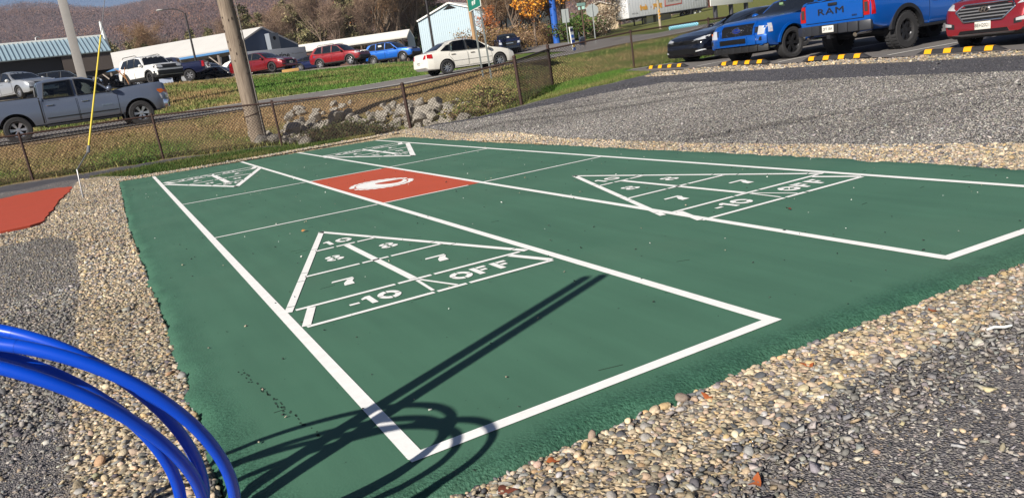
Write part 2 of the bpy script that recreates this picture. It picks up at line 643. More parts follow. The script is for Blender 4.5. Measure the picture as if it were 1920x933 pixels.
GRASS_G, GRASS_D = S(74, 84, 34), S(150, 124, 76)
grass_col = gmix(gattr('dry'), gmix(gnoise(9, 4), S(62, 88, 32), S(96, 118, 50)), gmix(gnoise(7, 4), S(130, 106, 74), S(172, 146, 108)))
grass_col = gmix(gmix(gnoise(60, 3), (.72, .72, .72), (1.25, 1.25, 1.25)), grass_col, grass_col) if False else gmix(1.0, grass_col, gmix(gnoise(45, 3), (.62, .62, .62), (1.2, 1.2, 1.2)), 'MULTIPLY')
slate, d1 = gstones(110, [(0, S(82, 82, 86)), (.16, S(112, 110, 113)), (.42, S(132, 129, 128)), (.62, S(98, 97, 101)), (.80, S(148, 144, 140)), (.95, S(150, 138, 122))])
slate = gmix(1.0, slate, gmix(gnoise(1.2, 4), (.78, .78, .80), (1.15, 1.12, 1.1)), 'MULTIPLY')
pebc, d2 = gstones(52, [(0, S(120, 110, 96)), (.2, S(168, 150, 122)), (.45, S(190, 172, 142)), (.65, S(136, 128, 116)), (.8, S(208, 192, 164)), (.93, S(92, 88, 86))])
pathc = gmix(gnoise(90, 2), S(76, 76, 83), S(102, 101, 106))
pathc = gmix(gnoise(2, 3), pathc, S(88, 88, 94))
gc = gmix(gattr('grv'), grass_col, slate)
gc = gmix(gattr('pth'), gc, pathc)
gc = gmix(gattr('peb'), gc, pebc)
nt.links.new(gc, gp.inputs['Base Color'])
gb = nt.nodes.new('ShaderNodeBump')
gb.inputs['Strength'].default_value = 0.7
gb.inputs['Distance'].default_value = 0.02
nt.links.new(gmix(gattr('peb'), gmix(gattr('grv'), gnoise(40, 4, 0, 1), d1), d2), gb.inputs['Height'])
nt.links.new(gb.outputs[0], gp.inputs['Normal'])
ground = np_mesh('ground', np.stack([GX, GY, GZ], -1).reshape(-1, 3), quads, gm, smooth=True,
                 fattr=dict(peb=peb, pth=pth * (1 - peb), grv=grv, dry=dry))
tag(ground, kind='structure')

# ------------------------------------------------------------------ painted court
cx0 = np.arange(-0.86, 5.86, 0.045)
cy0 = np.arange(-0.46, 17.3, 0.045)
CXg, CYg = np.meshgrid(cx0, cy0, indexing='ij')
sd = signed(CXg, CYg, COURT) + (vnoise(CXg, CYg, .35, 41) - .5) * .07 + (vnoise(CXg, CYg, .1, 42) - .5) * .05
edge_in = sstep(-.30, -.02, sd)
CZg = -.055 * sstep(-.06, .05, sd) + (RNG.rand(*CXg.shape) - .5) * .008 * edge_in - .008 * edge_in
keep = sd < .06
idx = -np.ones(CXg.shape, int)
a_, b_ = CXg.shape
Q = np.stack([np.arange(a_ * b_).reshape(a_, b_)[:-1, :-1], np.arange(a_ * b_).reshape(a_, b_)[1:, :-1], np.arange(a_ * b_).reshape(a_, b_)[1:, 1:], np.arange(a_ * b_).reshape(a_, b_)[:-1, 1:]], -1).reshape(-1, 4)
kq = keep.ravel()[Q].all(1)
Q = Q[kq]
used = np.unique(Q)
remap = np.zeros(a_ * b_, int)
remap[used] = np.arange(len(used))
cm = bpy.data.materials.new('green_court_paint')
cm.use_nodes = True
nt = cm.node_tree
gp = nt.nodes['Principled BSDF']
gtc = nt.nodes.new('ShaderNodeTexCoord')
gp.inputs['Roughness'].default_value = 0.62
gp.inputs['Specular IOR Level'].default_value = 0.35
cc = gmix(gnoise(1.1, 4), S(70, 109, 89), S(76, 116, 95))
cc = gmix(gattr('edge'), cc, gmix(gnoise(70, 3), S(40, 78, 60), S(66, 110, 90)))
mpn = nt.nodes.new('ShaderNodeMapping')
mpn.inputs['Scale'].default_value = (5.0, .5, 1)
mpn.inputs['Rotation'].default_value = (0, 0, .06)
nt.links.new(gtc.outputs['Object'], mpn.inputs[0])
rol = nt.nodes.new('ShaderNodeTexNoise')
rol.inputs['Scale'].default_value = 1.4
rol.inputs['Detail'].default_value = 5
nt.links.new(mpn.outputs[0], rol.inputs['Vector'])
rmr = nt.nodes.new('ShaderNodeMapRange')
rmr.inputs[1].default_value = .3
rmr.inputs[2].default_value = .7
rmr.inputs[3].default_value = .93
rmr.inputs[4].default_value = 1.07
nt.links.new(rol.outputs[0], rmr.inputs[0])
cc = gmix(1.0, cc, rmr.outputs[0], 'MULTIPLY')
dust = gnoise(.45, 6, .52, .8)
cc = gmix(gmix(1.0, dust, (.16, .16, .16), 'MULTIPLY'), cc, S(116, 132, 112))
pit = gnoise(34, 2, .745, .76)
cc = gmix(pit, cc, S(38, 58, 48))
nt.links.new(cc, gp.inputs['Base Color'])
gb = nt.nodes.new('ShaderNodeBump')
gb.inputs['Distance'].default_value = 0.012
ms = nt.nodes.new('ShaderNodeMath')
ms.operation = 'MULTIPLY_ADD'
ms.inputs[1].default_value = 0.7
ms.inputs[2].default_value = 0.06
nt.links.new(gattr('edge'), ms.inputs[0])
nt.links.new(ms.outputs[0], gb.inputs['Strength'])
nt.links.new(gnoise(85, 3, 0, 1), gb.inputs['Height'])
nt.links.new(gb.outputs[0], gp.inputs['Normal'])
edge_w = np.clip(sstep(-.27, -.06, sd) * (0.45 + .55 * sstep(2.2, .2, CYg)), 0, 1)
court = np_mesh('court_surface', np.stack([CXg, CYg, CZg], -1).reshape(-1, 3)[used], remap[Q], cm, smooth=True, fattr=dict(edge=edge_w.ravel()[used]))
tag(court, kind='structure')

redm = mat('terracotta_court_paint', S(182, 74, 48), .6, var=.06, vscale=2.0, bump=.15, bscale=120)
rp = rough(REDC, .12, .03, 50)
rb = bmesh.new()
f = rb.faces.new([rb.verts.new((x, y, .0)) for x, y in rp])
bmesh.ops.triangulate(rb, faces=[f])
r_ = bmesh.ops.extrude_face_region(rb, geom=rb.faces[:])
for v in [g for g in r_['geom'] if isinstance(g, bmesh.types.BMVert)]:
    v.co.z = -.08
bmesh.ops.recalc_face_normals(rb, faces=rb.faces)
me = bpy.data.meshes.new('red_court')
rb.to_mesh(me)
rb.free()
tag(link_mesh('red_court', me, redm), kind='structure')

# ------------------------------------------------------------------ painted markings
white = mat('white_court_paint', S(246, 246, 244), .6, var=.07, vscale=14, bump=.08, bscale=150)
ZL = 0.0035


class Paint:
    def __init__(self):
        self.m = MB()

    def quad(self, a, b, c, d, z=ZL):
        self.m.add([(*p, z) for p in (a, b, c, d)], [(0, 1, 2, 3)])

    def line(self, a, b, w, z=ZL):
        a = np.array(a, float)
        b = np.array(b, float)
        t = (b - a) / np.hypot(*(b - a))
        n_ = np.array([-t[1], t[0]]) * w / 2
        k = max(1, int(np.hypot(*(b - a)) / .6))
        for i in range(k):
            p, q = a + (b - a) * i / k, a + (b - a) * (i + 1) / k
            self.quad(p - n_, q - n_, q + n_, p + n_, z)

    def poly(self, pts, z=ZL):
        self.m.add([(*p, z) for p in pts], [tuple(range(len(pts)))])

    def ring(self, fn, c, ro, ri, a0, a1, n=16, z=ZL):
        for i in range(n):
            p, q = a0 + (a1 - a0) * i / n, a0 + (a1 - a0) * (i + 1) / n
            self.quad(*[fn(c[0] + r[0] * math.cos(t), c[1] + r[1] * math.sin(t)) for r, t in ((ro, p), (ro, q), (ri, q), (ri, p))], z=z)

    def build(self, name, m=None):
        o = self.m.build(name, m or white)
        tag(o, kind='structure')
        return o


W_ = 0.066
pl = Paint()
LL, LR, RL, RRt = [(-.016, -.03), (.012, 16.62)], [(1.862, .036), (1.905, 16.47)], [(3.17, .026), (3.185, 16.24)], [(4.99, -.01), (4.985, 15.8)]
for L in (LL, LR, RL, RRt):
    pl.line(L[0], L[1], W_)
pl.line((-.046, -.026), (1.895, .04), W_, ZL + .0006)
pl.line((3.14, .026), (5.02, -.01), W_, ZL + .0006)
# dead lines across
for (xa, ya), (xb, yb) in (((.02, 6.136), (1.828, 6.07)), ((1.9, 6.068), (2.99, 6.054)), ((3.2, 6.054), (4.95, 6.085)), ((.02, 9.905), (1.84, 9.738)), ((1.92, 9.73), (3.06, 9.62)), ((3.2, 9.61), (4.95, 9.545))):
    pl.line((xa, ya), (xb, yb) , .030 + .0022 * ya, ZL + .0003)
pl.build('court_lines')

ft = .3048
w = 1.83


def triangle(A, name, far=1.0):
    A = np.array(A)

    def fn(u, v):
        q = np.array([u, v, 1.]) @ A
        return (q[0], q[1])
    p = Paint()
    yo, y7, y8, y10, ya = 6.5 * ft, 8 * ft, 11 * ft, 14 * ft, 17 * ft
    half = lambda v: (w / 2) * (ya - v) / (ya - y7)
    zz = ZL + .0009
    L = lambda a, b, wd: p.line(fn(*a), fn(*b), wd * far, zz)

    def dash(v, hw, cuts, wd=.042):
        """a cross line broken by narrow stencil bridges"""
        xs = [-hw] + cuts + [hw]
        for i in range(0, len(xs) - 1):
            a, b = xs[i] + (.012 if i else 0), xs[i + 1] - (.012 if i < len(xs) - 2 else 0)
            L((w / 2 + a, v), (w / 2 + b, v), wd)
    dash(yo, w / 2 - .02, [-.02, .22])
    dash(y7, w / 2 - .05, [-.14, .14])
    dash(y8, half(y8) - .02, [-.13, .12])
    dash(y10, half(y10) - .02, [-.1, .1])
    # sloping sides with stencil bridges
    for s in (-1, 1):
        pts = [(w / 2 + s * half(v), v) for v in (y7 - .02, y7 + .12, y8 - .12, y8 + .14, y10 + .1, ya)]
        for a, b in zip(pts[:-1], pts[1:]):
            a = np.array(a)
            b = np.array(b)
            t = (b - a) / np.hypot(*(b - a)) * .006
            L(a + t, b - (t if b[1] < ya - .01 else -t * 4), .055)
        L((w / 2 + s * (w / 2 - .15), y7 - .03), (w / 2 + s * (w / 2 - .02), yo + .02), .055)
    L((w / 2, y7 + .03), (w / 2, y10 - .03), .055)
    L((w / 2, y7 - .04), (w / 2 - .02, yo + .05), .024)
    L((w / 2 + .02, y7 - .04), (w / 2 + .15, yo + .03), .024)

    def glyph(ch, x, y, sc=1.0, fx=1.0):
        """stencil numerals, height .26, lower left at x,y"""
        h = .25 * sc
        g = lambda u, v: fn(x + u * sc * fx * .53, y + v * sc * .84)
        if ch == '0' or ch == 'O':
            for a0 in (0, 1):
                for b0 in (0, 1):
                    s0 = math.pi * a0 + math.pi / 2 * b0
                    p.ring(g, (.15, .125), (.15, .125), (.075, .058), s0 + .07, s0 + math.pi / 2 - .07, 8, zz)
            return .33
        if ch == '8':
            for cy, r1, r2 in ((.066, .105, .068), (.186, .092, .062)):
                for s0 in (-math.pi / 2, math.pi / 2):
                    p.ring(g, (.11, cy), (r1, r2), (r1 * .42, r2 * .38), s0 + .14, s0 + math.pi - .14, 12, zz)
            return .24
        if ch == '1':
            p.poly([g(.055, 0), g(.135, 0), g(.135, .25), g(.075, .25), g(.0, .205), g(.0, .165), g(.055, .175)], zz)
            return .17
        if ch == '7':
            p.poly([g(0, .2), g(.02, .25), g(.235, .25), g(.235, .2)], zz)
            p.poly([g(.235, .19), g(.19, .11), g(.18, .0), g(.075, .0), g(.095, .09), g(.16, .19)], zz)
            return .26
        if ch == 'F':
            p.poly([g(0, 0), g(.085, 0), g(.085, .25), g(0, .25)], zz)
            p.poly([g(.1, .195), g(.235, .195), g(.235, .25), g(.1, .25)], zz)
            p.poly([g(.1, .1), g(.19, .1), g(.19, .155), g(.1, .155)], zz)
            return .26
        if ch == '-':
            p.poly([g(0, .09), g(.13, .09), g(.13, .135), g(0, .135)], zz)
            return .2
    for ch, x in (('-', .36), ('1', .462), ('0', .565), ('O', 1.107), ('F', 1.29), ('F', 1.455)):
        glyph(ch, x, yo + .132)
    glyph('7', .427, y7 + .325, 1.0, 1.4)
    glyph('7', 1.19, y7 + .325, 1.0, 1.4)
    glyph('8', .60, y8 + .34, 1.0, 1.35)
    glyph('8', 1.09, y8 + .34, 1.0, 1.35)
    glyph('1', .775, y10 + .14, .95)
    glyph('0', .885, y10 + .14, .95)
    return p.build(name)


triangle([[.9707, .0004], [-.0004, .9602], [.0295, .0964]], 'scoring_triangle')
triangle([[1.0026, -.001], [-.033, .9684], [3.1675, .0619]], 'scoring_triangle')
triangle([[-1.0, .0222], [.0006, -1.0616], [1.90, 16.54]], 'scoring_triangle', 1.7)
triangle([[-.97, .06], [-.01, -1.03], [4.95, 15.95]], 'scoring_triangle', 1.7)
# red square with a white oval emblem
pq = Paint()
pq.quad((1.882, 6.085), (3.148, 6.07), (3.15, 9.60), (1.89, 9.715), .0015)
pq.build('red_court_square', mat('terracotta_square_paint', S(190, 82, 52), .6, var=.05, vscale=2.0, bump=.1, bscale=120))
em = Paint()
ex, ey = .43, .50
rot_ = lambda u, v: (2.447 + u * .985 + v * .05, 7.78 - u * .17 + v * .985)


def lobes(r0, amp, n, ph=0.0, off=(0, 0), m_=120, sx_=1.0):
    return [rot_(off[0] + sx_ * ex * (r0 + amp * abs(math.sin(n * t / 2 + ph)) + .015 * random.random()) * math.cos(t), off[1] + ey * (r0 + amp * abs(math.sin(n * t / 2 + ph)) + .015 * random.random()) * math.sin(t)) for t in [2 * math.pi * k / m_ for k in range(m_)]]


# scalloped rim (a closed band), a thin gap, then the filled figure with its open bowl at the right
outer = lobes(.94, .07, 26)
inner = [rot_(ex * .84 * math.cos(2 * math.pi * k / 120), ey * .84 * math.sin(2 * math.pi * k / 120)) for k in range(120)]
for k in range(120):
    a = 2 * math.pi * k / 120
    if .04 < a < .20 or math.pi - .02 < a < math.pi + .16:
        continue
    k2 = (k + 1) % 120
    em.quad(outer[k], outer[k2], inner[k2], inner[k])
disc = [(ex * .80 * math.cos(2 * math.pi * k / 96), ey * .80 * math.sin(2 * math.pi * k / 96)) for k in range(96)]
hole = [(.15 + .17 * math.cos(2 * math.pi * k / 96) * (1.0 if math.cos(2 * math.pi * k / 96) > 0 else 1.25),   .035 + .17 * math.sin(2 * math.pi * k / 96) + .05 * math.cos(4 * math.pi * k / 96)) for k in range(96)]
for k in range(96):
    k2 = (k + 1) % 96
    em.quad(rot_(*disc[k]), rot_(*disc[k2]), rot_(*hole[k2]), rot_(*hole[k]), ZL + .0004)
em.build('court_emblem')

# ------------------------------------------------------------------ loose stone
def stones(name, pts, size, flat, pal, lod, zoff, m, seed, tilt=.35):
    """many separate stones as one uncountable mass"""
    r = np.random.RandomState(seed)
    n = len(pts)
    if lod == 2:
        bm = bmesh.new()
        bmesh.ops.create_icosphere(bm, subdivisions=2, radius=1.0)
    elif lod == 1:
        bm = bmesh.new()
        bmesh.ops.create_icosphere(bm, subdivisions=1, radius=1.0)
    elif lod == 3:
        bm = bmesh.new()
        tv = [bm.verts.new(v) for v in ((1, 0, -.5), (-.6, .9, -.5), (-.6, -.9, -.5), (.1, .1, .9))]
        for q in ((0, 1, 3), (1, 2, 3), (2, 0, 3), (0, 2, 1)):
            bm.faces.new([tv[i] for i in q])
        bm.verts.index_update()
    else:
        bm = bmesh.new()
        bmesh.ops.create_cube(bm, size=1.5)
    U = np.array([v.co[:] for v in bm.verts])
    bm.verts.ensure_lookup_table()
    F = np.array([[v.index for v in f.verts] for f in bm.faces])
    bm.free()
    k = len(U)
    s = size * np.exp(r.randn(n) * .32)
    sx = s * (1 + .35 * r.rand(n))
    sy = s * (.75 + .3 * r.rand(n))
    sz = s * flat * (.7 + .6 * r.rand(n))
    an = r.rand(n) * 6.283
    t1 = r.randn(n) * tilt
    t2 = r.randn(n) * tilt
    P = U[None] * np.stack([sx, sy, sz], -1)[:, None]
    P = P * (1 + (r.rand(n, k, 1) - .5) * (.22 if lod in (1, 2) else .7))
    x, y, z = P[..., 0], P[..., 1], P[..., 2]
    y, z = y * np.cos(t1)[:, None] - z * np.sin(t1)[:, None], y * np.sin(t1)[:, None] + z * np.cos(t1)[:, None]
    x, z = x * np.cos(t2)[:, None] - z * np.sin(t2)[:, None], x * np.sin(t2)[:, None] + z * np.cos(t2)[:, None]
    x, y = x * np.cos(an)[:, None] - y * np.sin(an)[:, None], x * np.sin(an)[:, None] + y * np.cos(an)[:, None]
    zb = gz(pts[:, 0], pts[:, 1]) + zoff + r.rand(n) * s * .8
    V = np.stack([x + pts[:, 0:1], y + pts[:, 1:2], z + zb[:, None]], -1).reshape(-1, 3)
    FF = (F[None] + (np.arange(n) * k)[:, None, None]).reshape(-1, F.shape[1])
    pal = np.array(pal)
    c = pal[r.randint(len(pal), size=n)] * np.exp(r.randn(n, 1) * .18) * (.78 + .42 * vnoise(pts[:, 0] + pts[:, 1] * .3, pts[:, 1] * 1.0, 1.3, 17)[:, None]) * (1 + r.randn(n, 3) * .03)
    if name == 'crushed_stone':
        for tr0, tr1, tw_ in (((6.6, 13.6), (11.0, 8.2), .16), ((7.4, 14.3), (11.0, 10.0), .13), ((6.5, 6.0), (10.8, 3.5), .14)):
            dd_ = polydist(pts[:, 0], pts[:, 1], [tr0, tr1])
            c *= (1 - .34 * sstep(tw_ * 1.6, tw_ * .5, dd_ + (vnoise(pts[:, 0], pts[:, 1], .5, 44) - .5) * .2))[:, None]
    c = np.repeat(np.clip(c, 0, 1), k, axis=0)
    return tag(np_mesh(name, V, FF, m, smooth=lod in (1, 2), colors=c), kind='stuff')


def scatter(poly, dens, seed, rmin=0, rmax=99, view=True, avoid=()):
    r = np.random.RandomState(seed)
    xs = [p[0] for p in poly]
    ys = [p[1] for p in poly]
    n = int((max(xs) - min(xs)) * (max(ys) - min(ys)) * dens)
    x = r.uniform(min(xs), max(xs), n)
    y = r.uniform(min(ys), max(ys), n)
    k = inpoly(x, y, poly)
    rr = np.hypot(x - CX, y - CY)
    k &= (rr >= rmin) & (rr < rmax)
    if view:
        az = np.degrees(np.arctan2(x - CX, y - CY))
        k &= ((az > -18) & (az < 68)) | (rr < 3.6) & (az < 100) & (az > -60)
    for P in avoid:
        k &= ~inpoly(x, y, P)
    return np.stack([x[k], y[k]], -1)


stone_m = mat('loose_stone', (1, 1, 1), .75, attr='tone', var=.22, vscale=70, bump=.25, bscale=160, spec=.3)
PPAL = [S(176, 158, 132), S(186, 170, 144), S(164, 150, 128), S(198, 184, 160), S(146, 136, 120), S(152, 148, 144), S(118, 114, 110), S(98, 96, 98), S(180, 156, 118), S(172, 150, 132), S(134, 126, 110), S(168, 164, 158), S(86, 86, 90), S(158, 146, 124), S(170, 156, 134)]
SPAL = [S(124, 122, 122), S(136, 133, 130), S(106, 104, 107), S(150, 146, 141), S(92, 90, 92), S(128, 124, 119), S(164, 159, 150), S(158, 144, 120), S(114, 110, 106), S(136, 135, 137), S(132, 128, 124), S(118, 115, 113), S(150, 140, 126)]
P0 = PEB[0]
court_in = [(x, y) for x, y in COURT]
pts = scatter(P0, 12000, 1, 0, 3.8, avoid=[court_in, REDC])
stones('pebble_border', pts, .0078, .55, PPAL, 2, -.012, stone_m, 2)
pts = scatter(P0, 2600, 3, 0, 3.8, avoid=[court_in, REDC])
stones('pebble_border', pts, .0098, .5, PPAL, 2, -.006, stone_m, 4)
pts = scatter(P0, 8500, 31, 3.8, 8, avoid=[court_in, REDC])
stones('pebble_border', pts, .0095, .6, PPAL, 1, -.010, stone_m, 32)
pts = scatter(P0, 5600, 5, 8, 24, avoid=[court_in, REDC])
stones('pebble_border', pts, .0108, .62, PPAL, 1, -.006, stone_m, 6)
pts = scatter(PEB[1], 2600, 7, 0, 40)
stones('pebble_border', pts, .014, .65, PPAL, 0, -.004, stone_m, 8)
GRV_N = [(-7, -4), (7.2, -4), (7.2, 16.5), (-7, 11)]
pts = scatter(GRV_N, 20000, 9, 0, 4.2, avoid=[court_in, P0])
stones('crushed_stone', pts, .0046, .4, SPAL, 0, -.008, stone_m, 10, .5)
pts = scatter(GRV_N, 600, 11, 0, 5, avoid=[court_in, P0])
stones('crushed_stone', pts, .0084, .30, SPAL + [S(166, 162, 156)], 0, -.002, stone_m, 12, .35)
pts = scatter(GRV_N, 22, 61, 0, 5, avoid=[court_in, P0])
stones('crushed_stone', pts, .0135, .28, SPAL + PPAL[:4], 0, .0, stone_m, 62, .3)
pts = scatter(GRV_N, 6500, 63, 4.2, 8, avoid=[court_in, P0])
stones('crushed_stone', pts, .0085, .42, SPAL, 0, -.006, stone_m, 64, .5)
# a scatter of slate flakes strayed into the pebbles and the other way round
pts = scatter([(.5, -1.05), (3.6, -.85), (3.6, -.55), (.5, -.72)], 1600, 65, 0, 6)
stones('crushed_stone', pts, .009, .35, SPAL, 0, .004, stone_m, 66, .35)
pts = scatter([(.3, -1.6), (4.5, -1.5), (4.5, -.7), (.3, -.95)], 90, 67, 0, 6)
stones('pebble_border', pts, .0092, .5, PPAL, 1, .0, stone_m, 68)
GRV_RI = [(6.2, -3), (11.0, -3), (11.15, 5.5), (11.0, 9), (11.3, 12.6), (10.2, 13.7), (8.4, 14.7), (6.3, 16.0)]
pts = scatter(GRV_RI, 3200, 13, 0, 40, avoid=[P0])
LPAL = [S(144, 141, 138), S(130, 128, 126), S(154, 150, 146), S(114, 112, 113), S(164, 160, 154), S(98, 96, 98), S(138, 133, 126)]
stones('crushed_stone', pts, .0122, .36, LPAL, 3, -.002, stone_m, 14, .36)
pts = scatter(GRV_RI, 40, 93, 0, 40, avoid=[P0])
stones('crushed_stone', pts, .015, .4, LPAL, 0, -.003, stone_m, 94, .4)
pts = scatter([(10.9, -2), (12.6, -2), (12.7, 5.5), (12.55, 10), (12.3, 14.4), (10.5, 15.4), (9.2, 15.6), (6.6, 16.5), (6.6, 15.8), (8.6, 14.6), (10.2, 13.6), (11.4, 12.6), (11.1, 9), (11.1, 5)], 1100, 95, 0, 40, avoid=[P0])
stones('path_screenings', pts, .010, .45, [S(78, 78, 84), S(92, 92, 98), S(66, 66, 72), S(108, 106, 108)], 3, -.004, stone_m, 96, .6)
pts = scatter([(-7, 3), (-1.2, 3), (-1.3, 9.4), (-7, 9.4)], 5000, 15, 8, 16, avoid=[P0])
stones('crushed_stone', pts, .0085, .45, SPAL, 3, .0, stone_m, 16, .5)
# specks of grit on the paint
pts = scatter([(-.6, -.1), (5.5, -.1), (5.5, 15.6), (-.6, 15.6)], 5, 20)
grit_m = mat('grit', (1, 1, 1), .8, attr='tone')
stones('court_grit', pts, .0045, .5, [S(220, 220, 214), S(60, 70, 62), S(40, 50, 45), S(160, 150, 130), S(50, 60, 55)], 0, .033, grit_m, 21)

# ------------------------------------------------------------------ vehicles
TYRE = mat('tyre_rubber', S(44, 44, 46), .85, var=.2, vscale=30)
DARKT = mat('black_trim', S(30, 31, 34), .55)
WELL = mat('wheel_well', S(14, 14, 15), .95)
CHROME = mat('chrome', (.75, .75, .77), .12, 1.0)
ALLOY = mat('alloy_silver', (.62, .62, .64), .28, .85)
BLKRIM = mat('black_rim', S(56, 57, 61), .32, .6)
LAMP = mat('lamp_glass', (.75, .77, .8), .08, .45, coat=1.0)
LAMPD = mat('smoked_lamp', S(60, 62, 68), .1, .2, coat=1.0)
REDL = mat('red_lens', S(170, 16, 18), .12, coat=1.0)
AMBER = mat('amber_lens', S(220, 110, 20), .2, coat=.6)
GRILLE = mat('grille_black', S(16, 16, 18), .45)
GLASS = mat('dark_window_glass', S(24, 28, 34), .04, spec=.8, coat=.5)
TINT = tint_glass('tinted_window_glass', (.46, .52, .52), .04)
SEAM = mat('door_gap', S(18, 18, 20), .9)
PLATE = mat('plate_white', S(214, 212, 204), .5)
INK = mat('ink_black', S(22, 22, 24), .6)
REDINK = mat('ink_red', S(176, 40, 34), .6)


def paint(name, c, metal=.25, rough=.32):
    return mat(name, c, rough, metal, coat=1.0)


PAINTS = dict(
    slate=paint('slate_grey_car_paint', S(108, 118, 137), .4), silver=paint('silver_car_paint', S(176, 180, 186), .5), white=paint('white_car_paint', S(222, 222, 220), 0, .3),
    cream=paint('cream_white_car_paint', S(230, 227, 218), 0, .3), red=paint('red_car_paint', S(132, 14, 24), .2), darkred=paint('ruby_red_car_paint', S(118, 8, 20), .3),
    winered=paint('wine_red_car_paint', S(140, 34, 42), .4), sky=paint('bright_blue_car_paint', S(14, 96, 190), .3), blue=paint('lightning_blue_car_paint', S(4, 84, 172), .3),
    hydro=paint('hydro_blue_car_paint', S(4, 92, 186), .3), navy=paint('navy_car_paint', S(14, 24, 62), .4), black=paint('black_car_paint', S(10, 12, 22), .1, .15), dnavy=paint('dark_blue_car_paint', S(14, 30, 76), .3))


def interp(pts, x):
    return float(np.interp(x, [p[0] for p in pts], [p[1] for p in pts]))


def bool_cut(o, cutters):
    for c in cutters:
        md = o.modifiers.new('cut', 'BOOLEAN')
        md.operation = 'DIFFERENCE'
        md.solver = 'EXACT'
        md.object = c
    bpy.context.view_layer.update()
    me = bpy.data.meshes.new_from_object(o.evaluated_get(bpy.context.evaluated_depsgraph_get()))
    for md in list(o.modifiers):
        o.modifiers.remove(md)
    old = o.data
    o.data = me
    me.name = old.name
    for c in cutters:
        bpy.data.objects.remove(c)
    me.shade_smooth()
    me.set_sharp_from_angle(angle=rad(32))


SEC = [(0, 0), (.6, 0), (.86, .005), (.95, .05), (.982, .16), (.997, .34), (1.0, .5), (.993, .66), (.975, .8), (.95, .9), (.91, .965), (.83, .992), (.6, 1.0), (.3, 1.008), (0, 1.012)]


